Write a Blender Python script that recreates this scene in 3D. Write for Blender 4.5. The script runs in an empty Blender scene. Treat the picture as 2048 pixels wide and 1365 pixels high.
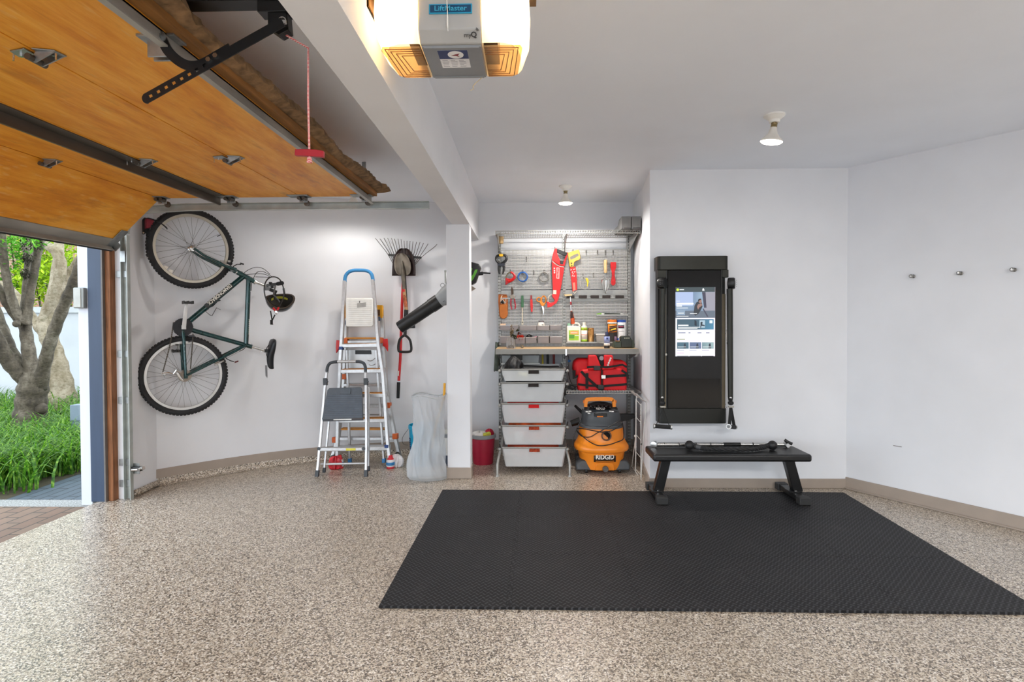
import bpy, bmesh, math, random
from mathutils import Vector, Matrix
V3 = Vector
rnd = random.Random(7)
sc = bpy.context.scene
COL = sc.collection

# ---------------------------------------------------------------- camera, world, exposure
F_PX, W_PX, H_PX = 1139.0, 2048.0, 1365.0
CAM_H = 1.345
YAW, TILT, ROLL = math.radians(1.4), math.radians(1.0), math.radians(0.25)
SHIFT_Y = -0.01105
cam_d = bpy.data.cameras.new('camera')
cam = bpy.data.objects.new('camera', cam_d)
COL.objects.link(cam)
cam_d.sensor_width = 36.0
cam_d.lens = 36.0 * F_PX / W_PX
cam_d.shift_y = SHIFT_Y
cam_d.clip_start = 0.05
cam_d.clip_end = 200
cam_m = Matrix.Rotation(YAW, 4, 'Z') @ Matrix.Rotation(math.pi / 2 - TILT, 4, 'X') @ Matrix.Rotation(-ROLL, 4, 'Z')
cam_m.translation = V3((0, 0, CAM_H))
cam.matrix_world = cam_m
sc.camera = cam

sc.view_settings.view_transform = 'Standard'
sc.view_settings.look = 'None'
sc.view_settings.gamma = 1
sc.view_settings.use_curve_mapping = False
sc.view_settings.exposure = 0.66
sc.cycles.use_denoising = True
sc.cycles.max_bounces = 12
sc.cycles.diffuse_bounces = 7
sc.cycles.transparent_max_bounces = 12
sc.cycles.sample_clamp_indirect = 6.0
sc.cycles.caustics_reflective = False
sc.cycles.caustics_refractive = False

world = bpy.data.worlds.new('overcast_sky')
sc.world = world
world.use_nodes = True
wb = world.node_tree.nodes['Background']
wb.inputs['Color'].default_value = (0.84, 0.92, 1.0, 1)
wb.inputs['Strength'].default_value = 2.7


def area(name, loc, rot, sx, sy, power, col=(1, 1, 1), portal=False):
    d = bpy.data.lights.new(name, 'AREA')
    d.shape = 'RECTANGLE'
    d.size, d.size_y, d.energy, d.color = sx, sy, power, col
    d.cycles.is_portal = portal
    o = bpy.data.objects.new(name, d)
    o.location, o.rotation_euler = loc, rot
    COL.objects.link(o)
    return o


# daylight portals in the open garage door and in the added rear opening (sampling only, the light is the sky's)
area('garage_opening_daylight', (-3.25, 0.0, 1.1), (0, -math.pi / 2, 0), 2.2, 8.4, 1, portal=True)
area('added_opening_daylight', (-0.35, -4.1, 1.4), (math.pi / 2, 0, 0), 5.2, 1.9, 1, portal=True)


# ---------------------------------------------------------------- pixel helpers
def ray(px, py):
    d = V3(((px - W_PX / 2) / F_PX, (H_PX / 2 - py) / F_PX + SHIFT_Y * W_PX / F_PX, -1))
    return (cam_m.to_3x3() @ d)


def at(px, py, Y):
    d = ray(px, py)
    return V3((0, 0, CAM_H)) + d * (Y / d.y)


def atz(px, py, z):
    d = ray(px, py)
    return V3((0, 0, CAM_H)) + d * ((z - CAM_H) / d.z)


def atx(px, py, X):
    d = ray(px, py)
    return V3((0, 0, CAM_H)) + d * (X / d.x)


def onplane(px, py, p0, n):
    d = ray(px, py)
    o = V3((0, 0, CAM_H))
    return o + d * ((p0 - o).dot(n) / d.dot(n))


# ---------------------------------------------------------------- materials
def lin(c):
    if isinstance(c, str):
        c = c.lstrip('#')
        c = [int(c[i:i + 2], 16) / 255 for i in (0, 2, 4)]
    return tuple(x / 12.92 if x <= 0.04045 else ((x + 0.055) / 1.055) ** 2.4 for x in c)


class NT:
    def __init__(self, name):
        self.m = bpy.data.materials.new(name)
        self.m.use_nodes = True
        self.t = self.m.node_tree
        self.n = self.t.nodes
        self.b = self.n['Principled BSDF']
        self.out = self.n['Material Output']
        self._tc = None

    def node(self, ty, **kw):
        nd = self.n.new(ty)
        for k, v in kw.items():
            if k in nd.inputs:
                nd.inputs[k].default_value = v
            else:
                setattr(nd, k, v)
        return nd

    def link(self, a, b):
        self.t.links.new(a, b)

    def co(self, scale=(1, 1, 1), rot=(0, 0, 0), loc=(0, 0, 0)):
        if self._tc is None:
            self._tc = self.node('ShaderNodeTexCoord')
        mp = self.node('ShaderNodeMapping')
        mp.inputs['Scale'].default_value = scale
        mp.inputs['Rotation'].default_value = rot
        mp.inputs['Location'].default_value = loc
        self.link(self._tc.outputs['Object'], mp.inputs['Vector'])
        return mp.outputs['Vector']

    def noise(self, vec, scale, detail=3, rough=0.5):
        nd = self.node('ShaderNodeTexNoise')
        nd.inputs['Scale'].default_value = scale
        nd.inputs['Detail'].default_value = detail
        nd.inputs['Roughness'].default_value = rough
        self.link(vec, nd.inputs['Vector'])
        return nd.outputs['Fac']

    def ramp(self, fac, stops, const=False):
        r = self.node('ShaderNodeValToRGB')
        cr = r.color_ramp
        if const:
            cr.interpolation = 'CONSTANT'
        while len(cr.elements) < len(stops):
            cr.elements.new(0.5)
        for e, (p, c) in zip(cr.elements, stops):
            e.position = p
            e.color = (*c, 1) if len(c) == 3 else c
        self.link(fac, r.inputs['Fac'])
        return r.outputs['Color']

    def mix(self, fac, a, b, mode='MIX'):
        x = self.node('ShaderNodeMix', data_type='RGBA', blend_type=mode)
        for i, v in ((0, fac), (6, a), (7, b)):
            if hasattr(v, 'links'):
                self.link(v, x.inputs[i])
            elif i == 0:
                x.inputs[0].default_value = v
            else:
                x.inputs[i].default_value = (*v, 1)
        return x.outputs[2]

    def math(self, op, a, b=0.0):
        x = self.node('ShaderNodeMath', operation=op)
        for i, v in enumerate((a, b)):
            if hasattr(v, 'links'):
                self.link(v, x.inputs[i])
            else:
                x.inputs[i].default_value = v
        return x.outputs[0]

    def bump(self, h, strength=0.3, dist=0.01):
        bp = self.node('ShaderNodeBump')
        bp.inputs['Strength'].default_value = strength
        bp.inputs['Distance'].default_value = dist
        self.link(h, bp.inputs['Height'])
        self.link(bp.outputs['Normal'], self.b.inputs['Normal'])

    def set(self, **kw):
        names = dict(color='Base Color', rough='Roughness', metal='Metallic', trans='Transmission Weight', ior='IOR', alpha='Alpha',
                     coat='Coat Weight', spec='Specular IOR Level', emit='Emission Color', estr='Emission Strength', sheen='Sheen Weight',
                     sub='Subsurface Weight')
        for k, v in kw.items():
            i = self.b.inputs[names[k]]
            if hasattr(v, 'links'):
                self.link(v, i)
            elif i.type == 'RGBA':
                i.default_value = (*v, 1)
            else:
                i.default_value = v
        return self


MATS = {}


def pm(name, col='#808080', rough=0.5, metal=0.0, var=0.10, scale=18, bump=0.0, bscale=120, stretch=(1, 1, 1), **kw):
    """A plain procedural material: colour broken by noise, with an optional fine bump."""
    if name in MATS:
        return MATS[name]
    t = NT(name)
    c = lin(col)
    v = t.co(stretch)
    f = t.noise(v, scale, 4)
    lo = tuple(max(0, x * (1 - var)) for x in c)
    hi = tuple(min(1, x * (1 + var)) for x in c)
    t.set(color=t.ramp(f, [(0.3, lo), (0.7, hi)]), rough=rough, metal=metal, **kw)
    if bump:
        t.bump(t.noise(v, bscale, 2), bump, 0.004)
    MATS[name] = t.m
    return t.m


# ---------------------------------------------------------------- mesh builder
def perp(d):
    d = d.normalized()
    a = V3((0, 0, 1)) if abs(d.z) < 0.9 else V3((1, 0, 0))
    u = d.cross(a).normalized()
    return u, d.cross(u).normalized()


ORG = {}


class MB:
    def __init__(self):
        self.v, self.f = [], []

    def add(self, vs, fs):
        k = len(self.v)
        self.v += [V3(p) for p in vs]
        self.f += [tuple(i + k for i in q) for q in fs]
        return self

    def obox(self, c, a, b, d):
        """box with centre c and half-axis vectors a, b, d"""
        c, a, b, d = V3(c), V3(a), V3(b), V3(d)
        if a.cross(b).dot(d) < 0:
            a = -a
        vs = [c + a * x + b * y + d * z for z in (-1, 1) for y in (-1, 1) for x in (-1, 1)]
        return self.add(vs, [(0, 2, 3, 1), (4, 5, 7, 6), (0, 1, 5, 4), (2, 6, 7, 3), (0, 4, 6, 2), (1, 3, 7, 5)])

    def box(self, x0, x1, y0, y1, z0, z1):
        return self.obox(((x0 + x1) / 2, (y0 + y1) / 2, (z0 + z1) / 2), ((x1 - x0) / 2, 0, 0), (0, (y1 - y0) / 2, 0), (0, 0, (z1 - z0) / 2))

    def bar(self, p, q, w, h, up=(0, 0, 1)):
        """rectangular bar from p to q; h is measured along up, w across"""
        p, q, up = V3(p), V3(q), V3(up)
        d = q - p
        s = d.cross(up).normalized()
        u = s.cross(d).normalized()
        return self.obox((p + q) / 2, d / 2, s * w / 2, u * h / 2)

    def prism(self, poly, vec):
        poly = [V3(p) for p in poly]
        vec = V3(vec)
        nrm = V3((0, 0, 0))
        for i, p in enumerate(poly):
            nrm += p.cross(poly[(i + 1) % len(poly)])
        if nrm.dot(vec) > 0:
            poly = poly[::-1]
        n = len(poly)
        fs = [tuple(range(n)), tuple(range(2 * n - 1, n - 1, -1))]
        fs += [(i, n + i, n + (i + 1) % n, (i + 1) % n) for i in range(n)]
        return self.add(poly + [p + vec for p in poly], fs)

    def tube(self, pts, r, n=8, closed=False, caps=True, flat=None):
        pts = [V3(p) for p in pts]
        m = len(pts)
        rs = r if isinstance(r, (list, tuple)) else [r] * m
        vs, fs = [], []
        pu = None
        for i, p in enumerate(pts):
            if closed:
                d = pts[(i + 1) % m] - pts[i - 1]
            else:
                d = pts[min(i + 1, m - 1)] - pts[max(i - 1, 0)]
            if d.length < 1e-9:
                d = V3((0, 0, 1))
            d.normalize()
            if pu is None:
                u, w = perp(d)
            else:
                u = pu - d * pu.dot(d)
                if u.length < 1e-6:
                    u, w = perp(d)
                u.normalize()
                w = d.cross(u)
            pu = u
            for k in range(n):
                a = 2 * math.pi * k / n
                vs.append(p + (u * math.cos(a) + w * math.sin(a)) * rs[i])
        for i in range(m if closed else m - 1):
            j = (i + 1) % m
            for k in range(n):
                l = (k + 1) % n
                fs.append((i * n + k, i * n + l, j * n + l, j * n + k))
        if caps and not closed:
            fs.append(tuple(range(n - 1, -1, -1)))
            fs.append(tuple(range((m - 1) * n, m * n)))
        return self.add(vs, fs)

    def lathe(self, prof, c=(0, 0, 0), axis=(0, 0, 1), n=24, caps=True):
        """profile [(radius, height)] turned about axis through c"""
        c, axis = V3(c), V3(axis).normalized()
        u, w = perp(axis)
        if u.cross(w).dot(axis) < 0:
            w = -w
        vs, fs = [], []
        for r, h in prof:
            for k in range(n):
                a = 2 * math.pi * k / n
                vs.append(c + axis * h + (u * math.cos(a) + w * math.sin(a)) * r)
        m = len(prof)
        for i in range(m - 1):
            for k in range(n):
                l = (k + 1) % n
                fs.append((i * n + k, i * n + l, (i + 1) * n + l, (i + 1) * n + k))
        if caps:
            fs.append(tuple(range(n - 1, -1, -1)))
            fs.append(tuple(range((m - 1) * n, m * n)))
        return self.add(vs, fs)

    def ball(self, c, r, nu=14, nv=9):
        c = V3(c)
        rx, ry, rz = (r, r, r) if not hasattr(r, '__len__') else r
        vs, fs = [c + V3((0, 0, -rz))], []
        for j in range(1, nv):
            t = -math.pi / 2 + math.pi * j / nv
            for k in range(nu):
                a = 2 * math.pi * k / nu
                vs.append(c + V3((rx * math.cos(t) * math.cos(a), ry * math.cos(t) * math.sin(a), rz * math.sin(t))))
        vs.append(c + V3((0, 0, rz)))
        top = len(vs) - 1
        for k in range(nu):
            l = (k + 1) % nu
            fs.append((0, 1 + l, 1 + k))
            for j in range(nv - 2):
                a = 1 + j * nu
                fs.append((a + k, a + l, a + nu + l, a + nu + k))
            a = 1 + (nv - 2) * nu
            fs.append((a + k, a + l, top))
        return self.add(vs, fs)

    def grid(self, nu, nv, fn, closed_u=False):
        vs = [fn(i / (nu if closed_u else nu - 1), j / (nv - 1)) for j in range(nv) for i in range(nu)]
        fs = []
        for j in range(nv - 1):
            for i in range(nu if closed_u else nu - 1):
                k = (i + 1) % nu
                fs.append((j * nu + i, j * nu + k, (j + 1) * nu + k, (j + 1) * nu + i))
        return self.add(vs, fs)

    def shell(self, poly_rings):
        """loft closed rings of equal point count, capped at both ends"""
        n = len(poly_rings[0])
        vs = [p for r in poly_rings for p in r]
        fs = []
        for i in range(len(poly_rings) - 1):
            for k in range(n):
                l = (k + 1) % n
                fs.append((i * n + k, i * n + l, (i + 1) * n + l, (i + 1) * n + k))
        fs.append(tuple(range(n - 1, -1, -1)))
        fs.append(tuple(range((len(poly_rings) - 1) * n, len(poly_rings) * n)))
        return self.add(vs, fs)

    def text(self, s, origin, right, up, size, depth=0.001, bold=0.0, center=False, squeeze=1.0):
        cu = bpy.data.curves.new('t', 'FONT')
        cu.body = s
        cu.size = 1.0
        cu.extrude = 0.0
        cu.offset = bold
        cu.resolution_u = 3
        if center:
            cu.align_x = 'CENTER'
        ob = bpy.data.objects.new('t', cu)
        COL.objects.link(ob)
        dg = bpy.context.evaluated_depsgraph_get()
        me = bpy.data.meshes.new_from_object(ob.evaluated_get(dg))
        right, up = V3(right).normalized(), V3(up).normalized()
        nrm = right.cross(up)
        vs = [V3(origin) + right * (v.co.x * size * squeeze) + up * (v.co.y * size) + nrm * depth for v in me.vertices]
        self.add(vs, [tuple(p.vertices) for p in me.polygons])
        bpy.data.objects.remove(ob)
        bpy.data.curves.remove(cu)
        bpy.data.meshes.remove(me)
        return self

    def build(self, name, mat, parent=None, bevel=0.0, smooth=True, angle=38, label=None, segs=2, solid=0.0, sub=0, kind=None):
        if parent is not None:
            org = ORG[parent.name]
        else:
            lo = V3([min(v[i] for v in self.v) for i in range(3)])
            hi = V3([max(v[i] for v in self.v) for i in range(3)])
            org = V3(((lo.x + hi.x) / 2, (lo.y + hi.y) / 2, lo.z))
        me = bpy.data.meshes.new(name)
        me.from_pydata([v - org for v in self.v], [], self.f)
        if smooth:
            me.polygons.foreach_set('use_smooth', [True] * len(me.polygons))
            if not sub:
                me.set_sharp_from_angle(angle=math.radians(angle))
        me.materials.append(mat)
        o = bpy.data.objects.new(name, me)
        COL.objects.link(o)
        if parent is not None:
            o.parent = parent
        else:
            o.location = org
        ORG[o.name] = org
        if solid:
            md = o.modifiers.new('solid', 'SOLIDIFY')
            md.thickness = solid
            md.offset = 0
        if bevel:
            md = o.modifiers.new('bevel', 'BEVEL')
            md.width = bevel
            md.segments = segs
            md.limit_method = 'ANGLE'
            md.angle_limit = math.radians(35)
        if sub:
            md = o.modifiers.new('sub', 'SUBSURF')
            md.levels = md.render_levels = sub
        if label:
            o['label'] = label
        if kind:
            o['kind'] = kind
        return o


def tag(o, label, cat, group=None, kind=None):
    o['label'] = label
    o['category'] = cat
    if group:
        o['group'] = group
    if kind:
        o['kind'] = kind
    return o


def thing(name, label, cat, loc, group=None):
    o = bpy.data.objects.new(name, None)
    o.empty_display_size = 0.05
    COL.objects.link(o)
    o.location = loc
    ORG[o.name] = V3(loc)
    return tag(o, label, cat, group)


def copy_tree(o, delta=(0, 0, 0), parent=None):
    c = o.copy()
    COL.objects.link(c)
    c.parent = parent
    if parent is None:
        c.location = o.location + V3(delta)
    ORG[c.name] = ORG[o.name] + V3(delta)
    for ch in list(o.children):
        copy_tree(ch, delta, c)
    return c


def struct(o, label=None):
    o['kind'] = 'structure'
    if label:
        o['label'] = label
    return o


def arc(c, u, w, r, a0, a1, n):
    c, u, w = V3(c), V3(u), V3(w)
    return [c + u * (r * math.cos(a0 + (a1 - a0) * i / (n - 1))) + w * (r * math.sin(a0 + (a1 - a0) * i / (n - 1))) for i in range(n)]


def circle(c, u, w, r, n):
    return [V3(c) + V3(u) * (r * math.cos(2 * math.pi * i / n)) + V3(w) * (r * math.sin(2 * math.pi * i / n)) for i in range(n)]


def smooth_path(pts, n=6):
    """Catmull-Rom through pts"""
    pts = [V3(p) for p in pts]
    out = []
    for i in range(len(pts) - 1):
        p0, p1, p2, p3 = pts[max(i - 1, 0)], pts[i], pts[i + 1], pts[min(i + 2, len(pts) - 1)]
        for k in range(n):
            t = k / n
            out.append(0.5 * ((2 * p1) + (p2 - p0) * t + (2 * p0 - 5 * p1 + 4 * p2 - p3) * t * t + (3 * p1 - p0 - 3 * p2 + p3) * t ** 3))
    out.append(pts[-1])
    return out


X3, Y3, Z3 = V3((1, 0, 0)), V3((0, 1, 0)), V3((0, 0, 1))
# ---------------------------------------------------------------- common materials
white_paint = pm('white wall paint', '#e6e8ec', 0.75, var=0.025, scale=3, bump=0.05, bscale=260)
ceil_paint = pm('ceiling paint', '#eef3fb', 0.85, var=0.02, scale=2)
base_paint = pm('taupe baseboard paint', '#a3968a', 0.45, var=0.05, scale=8)
steel = pm('galvanised steel', '#9fa3a3', 0.38, 0.85, var=0.18, scale=30)
alu = pm('brushed aluminium', '#c9cacb', 0.38, 0.75, var=0.08, scale=40)
black_plastic = pm('black plastic', '#161616', 0.45, var=0.25)
black_metal = pm('black painted steel', '#1a1a1b', 0.35, 0.3, var=0.2)
dark_grey = pm('dark grey plastic', '#3b4045', 0.5, var=0.12)
rubber = pm('black rubber', '#1d1d1e', 0.8, var=0.25, bump=0.3, bscale=300)
chrome = pm('polished metal', '#d4d4d2', 0.2, 1.0, var=0.05)
white_plastic = pm('white plastic', '#ecebe6', 0.45, var=0.04)
red_plastic = pm('red plastic', '#cf1416', 0.4, var=0.12)
orange_plastic = pm('orange plastic', '#f0821b', 0.4, var=0.07)
blue_plastic = pm('blue plastic', '#2f7fbc', 0.4, var=0.12)


def floor_material():
    t = NT('flaked epoxy floor')
    v = t.co()
    vo = t.node('ShaderNodeTexVoronoi')
    vo.inputs['Scale'].default_value = 175
    t.link(v, vo.inputs['Vector'])
    sp = t.node('ShaderNodeSeparateColor')
    t.link(vo.outputs['Color'], sp.inputs['Color'])
    c1 = t.ramp(sp.outputs[0], [(0, lin('#3d332a')), (0.2, lin('#847564')), (0.38, lin('#c0b19d')), (0.6, lin('#d9cdba')), (0.84, lin('#f0e9df'))], True)
    n = t.noise(v, 110, 3, 0.7)
    c2 = t.mix(t.ramp(n, [(0.45, (0, 0, 0)), (0.62, (1, 1, 1))]), c1, lin('#5d4e40'))
    c3 = t.mix(0.5, c1, c2)
    big = t.noise(v, 1.3, 4)
    c4 = t.mix(t.ramp(big, [(0.35, (0, 0, 0)), (0.75, (0.28, 0.28, 0.28))]), c3, lin('#a39582'))
    t.set(color=c4, rough=0.32, spec=0.6, coat=0.35)
    t.b.inputs['Coat Roughness'].default_value = 0.2
    t.bump(vo.outputs['Distance'], 0.25, 0.003)
    return t.m


floor_mat = floor_material()

CEIL = 2.525
# ---------------------------------------------------------------- floor and ceiling
m = MB().prism([(-3.2, -4.2, 0), (8.5, -4.2, 0), (8.5, 6.0, 0), (-3.2, 6.0, 0)], (0, 0, -0.12))
struct(m.build('floor', floor_mat, smooth=False), 'speckled beige epoxy garage floor')
m = MB().prism([(-3.3, -4.2, CEIL), (8.5, -4.2, CEIL), (8.5, 6.0, CEIL), (-3.3, 6.0, CEIL)], (0, 0, 0.12))
struct(m.build('ceiling', ceil_paint, smooth=False), 'flat white painted ceiling')

# ---------------------------------------------------------------- walls
wall_curve = smooth_path([(-3.03, 4.58, 0), (-2.83, 4.79, 0), (-2.63, 4.98, 0), (-2.34, 5.21, 0), (-2.02, 5.39, 0), (-1.65, 5.54, 0), (-1.245, 5.65, 0), (-0.6, 5.74, 0)], 5)


def strip_wall(path, z0, z1, t, closed_tail=None):
    """wall of thickness t behind an inner path; room lies to the right of the path's direction"""
    m = MB()
    n = len(path)
    nr = []
    for i in range(n):
        d = (path[min(i + 1, n - 1)] - path[max(i - 1, 0)])
        d.z = 0
        d.normalize()
        nr.append(V3((-d.y, d.x, 0)))
    ring = []
    for z in (z0, z1):
        ring.append([V3((p.x, p.y, z)) for p in path])
        ring.append([V3((p.x + q.x * t, p.y + q.y * t, z)) for p, q in zip(path, nr)])
    vs = ring[0] + ring[1] + ring[2] + ring[3]
    fs = []
    for i in range(n - 1):
        a, b, c, d = i, n + i, 2 * n + i, 3 * n + i
        fs += [(a, a + 1, c + 1, c), (b + 1, b, d, d + 1), (a + 1, a, b, b + 1), (c, c + 1, d + 1, d)]
    fs += [(0, 2 * n, 3 * n, n), (n - 1, 2 * n - 1, 4 * n - 1, 3 * n - 1)]
    return m.add(vs, fs)


back_path = wall_curve + [V3((0.2, 5.77, 0)), V3((1.18, 5.77, 0))]
struct(strip_wall(back_path, 0, CEIL, 0.12).build('wall_back', white_paint, angle=25), 'curved white back wall')
m = MB().prism([(0.985, 4.55, 0), (1.05, 5.15, 0), (1.082, 5.77, 0), (1.2, 5.77, 0), (1.2, 4.65, 0), (1.6, 4.65, 0), (1.6, 4.55, 0)], (0, 0, CEIL))
m.prism([(1.6, 4.55, 0), (2.53, 4.55, 0), (2.6, 4.65, 0), (1.6, 4.65, 0)], (0, 0, CEIL))
struct(m.build('wall_front', white_paint, smooth=False), 'white wall that carries the wall mounted gym')
RW0, RW1 = V3((2.53, 4.55, 0)), V3((2.53 + 0.665 * 8.7, 4.55 - 8.7, 0))
RWD = (RW1 - RW0).normalized()
RWN = V3((-RWD.y, RWD.x, 0)) * -1
RWN = RWN if RWN.x < 0 else -RWN
struct(MB().prism([RW0, RW1, RW1 - RWN * 0.1, RW0 - RWN * 0.1], (0, 0, CEIL)).build('wall_right', white_paint, smooth=False), 'white wall on the right with three pegs')
m = MB().box(-3.15, -3.03, 4.26, 4.58, 0, CEIL)
m.box(-3.15, -3.03, -0.9, 4.26, 2.14, CEIL).box(-3.15, -3.03, -1.1, -0.9, 0, CEIL).box(-3.15, -3.03, -4.2, -4.0, 0, CEIL).box(-3.15, -3.03, -4.0, -1.1, 2.3, CEIL)  # the second opening, out of view, is added to let in more daylight
struct(m.build('wall_left', white_paint, smooth=False), 'white wall around the open garage doorway and an added opening for light')
m = MB().box(-3.15, 8.4, -4.2, -4.08, 0, 0.5).box(-3.15, 8.4, -4.2, -4.08, 2.35, CEIL).box(-3.15, -2.9, -4.2, -4.08, 0.5, 2.35)
m.box(2.1, 8.4, -4.2, -4.08, 0.5, 2.35).box(0.9, 1.0, -4.2, -4.08, 0.5, 2.35)  # unseen long gap, added and placed for the daylight it lets in
struct(m.build('wall_rear', white_paint, smooth=False), 'white wall behind the viewer with a long opening added to light the room')

# beam with a slot that lets the opener rail through, and the pillar under it
BX0, BX1, BZ = -0.618, -0.470, 2.15
m = MB().box(BX0, BX1, -4.1, 1.70, BZ, CEIL).box(BX0, BX1, 1.88, 5.73, BZ, CEIL)
m.box(BX0, BX1, 1.70, 1.88, BZ, 2.28).box(BX0, BX1, 1.70, 1.88, 2.44, CEIL)
struct(m.build('ceiling_beam', white_paint, smooth=False), 'white boxed beam across the ceiling')
m = MB().box(-0.668, -0.472, 4.79, 4.95, 0, BZ)
struct(m.build('pillar', white_paint, bevel=0.004), 'square white pillar under the beam')
m = MB().box(-0.678, -0.464, 4.782, 4.958, 0.0, 0.095)
struct(m.build('baseboard_pillar', base_paint, bevel=0.003), 'taupe base around the white pillar')

# baseboards
struct(strip_wall([p + V3((0.0, -0.012, 0)) for p in wall_curve] + [V3((0.2, 5.757, 0)), V3((1.08, 5.757, 0))], 0.055, 0.13, 0.012).build('baseboard_back', base_paint, angle=25))
cove = MB()
n = len(back_path) - 1


def cove_pt(i, k):
    p = back_path[i]
    d = back_path[min(i + 1, n)] - back_path[max(i - 1, 0)]
    d.normalize()
    q = V3((d.y, -d.x, 0))
    a = k / 4 * math.pi / 2
    return p + q * (0.002 + 0.05 * (1 - math.sin(a))) + Z3 * (0.055 * (1 - math.cos(a)) + 0.001)


cove.add([cove_pt(i, k) for i in range(n + 1) for k in range(5)], [(i * 5 + k, (i + 1) * 5 + k, (i + 1) * 5 + k + 1, i * 5 + k + 1) for i in range(n) for k in range(4)])
struct(cove.build('trim_1', floor_mat, smooth=True), 'speckled floor coving along the curved wall')
m = MB().prism([(-3.03, 4.27, 0.0), (-3.03, 4.58, 0.0), (-2.985, 4.56, 0.0), (-2.985, 4.27, 0.0)], (0, 0, 0.05))
struct(m.build('trim_2', floor_mat, bevel=0.02), 'speckled floor coving beside the door track')
m = MB().box(0.985, 2.535, 4.538, 4.55, 0, 0.075)
struct(m.build('baseboard_front', base_paint, bevel=0.002))
m = MB().prism([(0.985, 4.538, 0), (1.05, 5.15, 0), (1.082, 5.75, 0), (1.07, 5.75, 0), (1.038, 5.15, 0), (0.973, 4.538, 0)], (0, 0, 0.075))
struct(m.build('baseboard_alcove', base_paint, bevel=0.002))
m = MB().prism([RW0 + RWN * 0.0, RW1, RW1 + RWN * 0.014, RW0 + RWN * 0.014], (0, 0, 0.09))
m.prism([RW0 + RWN * 0.014, RW1 + RWN * 0.014, RW1 + RWN * 0.03, RW0 + RWN * 0.03], (0, 0, 0.012))
struct(m.build('baseboard_right', base_paint, bevel=0.003))

# door jamb boards at the far side of the doorway
jy = 4.16
trim_white = pm('exterior white trim paint', '#d3d9e2', 0.5, var=0.03, scale=5, stretch=(6, 6, 0.6))
trim_blue = pm('slate blue trim paint', '#36475f', 0.5, var=0.07, scale=7, stretch=(4, 4, 0.5), bump=0.1)
bare_wood = pm('weathered jamb wood', '#8a5a38', 0.7, var=0.35, scale=14, stretch=(6, 6, 0.4), bump=0.2)


def xat(px, y=jy):
    return at(px, 1000, y).x


struct(MB().box(xat(163), xat(185), jy, jy + 0.3, -0.03, 2.14).build('trim_3', trim_white, bevel=0.002), 'white exterior casing board of the garage doorway')
struct(MB().box(xat(185), xat(213), jy - 0.012, jy + 0.11, 0, 2.14).build('trim_4', trim_blue, bevel=0.002), 'slate blue casing board of the garage doorway')
m = MB().box(xat(213), xat(216), jy - 0.02, jy + 0.1, 0, 2.14)
struct(m.build('trim_5', pm('grey weather strip', '#6e6a66', 0.6)), 'thin grey weather strip on the door jamb')
struct(MB().box(xat(216), xat(226), jy + 0.005, jy + 0.1, 0, 2.14).build('trim_6', bare_wood, bevel=0.002), 'bare brown wood strip of the door jamb')
struct(MB().box(xat(226), -3.03, jy + 0.06, jy + 0.1, 0, 2.14).build('trim_7', white_paint), 'white painted strip of the door jamb')

# ---------------------------------------------------------------- outside ground
def paver_material(name, cols, bw, bh, mortar, rot=0.0, rough=0.8):
    t = NT(name)
    br = t.node('ShaderNodeTexBrick')
    br.offset = 0.5
    t.link(t.co((1, 1, 1), (0, 0, rot)), br.inputs['Vector'])
    br.inputs['Scale'].default_value = 1
    br.inputs['Brick Width'].default_value = bw
    br.inputs['Row Height'].default_value = bh
    br.inputs['Mortar Size'].default_value = 0.006
    br.inputs['Color1'].default_value = (*lin(cols[0]), 1)
    br.inputs['Color2'].default_value = (*lin(cols[1]), 1)
    br.inputs['Mortar'].default_value = (*lin(mortar), 1)
    n = t.noise(t.co(), 9, 5, 0.6)
    t.set(color=t.mix(0.55, br.outputs['Color'], t.ramp(n, [(0.3, lin(cols[0])), (0.7, lin(cols[2]))])), rough=rough)
    c = t.mix(t.math('MULTIPLY', br.outputs['Fac'], 0.9), t.mix(0.5, br.outputs['Color'], t.ramp(n, [(0.3, lin(cols[0])), (0.7, lin(cols[2]))])), lin(mortar))
    t.set(color=c)
    t.bump(br.outputs['Fac'], -0.5, 0.01)
    return t.m


brown_paver = paver_material('brown clay pavers', ('#72594a', '#86705f', '#5a4d45'), 0.21, 0.105, '#3d372f', math.radians(90))
stone_paver = paver_material('blue grey stone pavers', ('#424d57', '#4f5c68', '#353f48'), 0.42, 0.085, '#20262b', math.radians(90))
struct(MB().box(-14, -3.2, -6, 4.12, -0.15, -0.03).build('driveway_pavement', brown_paver, smooth=False), 'brown brick paved driveway')
gravel_mat = pm('grey gravel', '#8b8d8c', 0.9, var=0.55, scale=90, bump=0.8, bscale=110)
struct(MB().box(-14, -3.2, 4.12, 4.28, -0.15, -0.028).build('gravel_strip', gravel_mat, smooth=False), 'strip of grey gravel along the driveway')
struct(MB().box(-4.02, -3.0, 4.28, 12, -0.15, -0.026).build('path', stone_paver, smooth=False), 'blue grey stone path beside the house')
soil = pm('garden soil', '#3a3322', 0.95, var=0.4, scale=25)
struct(MB().box(-20, -4.02, 4.28, 30, -0.15, -0.03).build('garden_ground', soil, smooth=False), 'planted garden ground')
struct(MB().box(-60, 60, -60, -4.2, -0.2, -0.1).build('rear_bounce_ground', pm('brightened concrete', '#d3d8df', 0.9), smooth=False), 'brightened concrete ground behind the house, to bounce light upward')  # unseen ground made pale to bounce skylight onto the ceiling
m = MB().box(-20, -3.6, 9.6, 9.75, -0.03, 1.50).box(-20, -3.6, 9.56, 9.79, 1.50, 1.60)
struct(m.build('garden_wall', pm('white rendered garden wall', '#bcc0c5', 0.8, var=0.04, scale=4, bump=0.2, bscale=60), smooth=False), 'white rendered garden wall with a flat cap')
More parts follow.
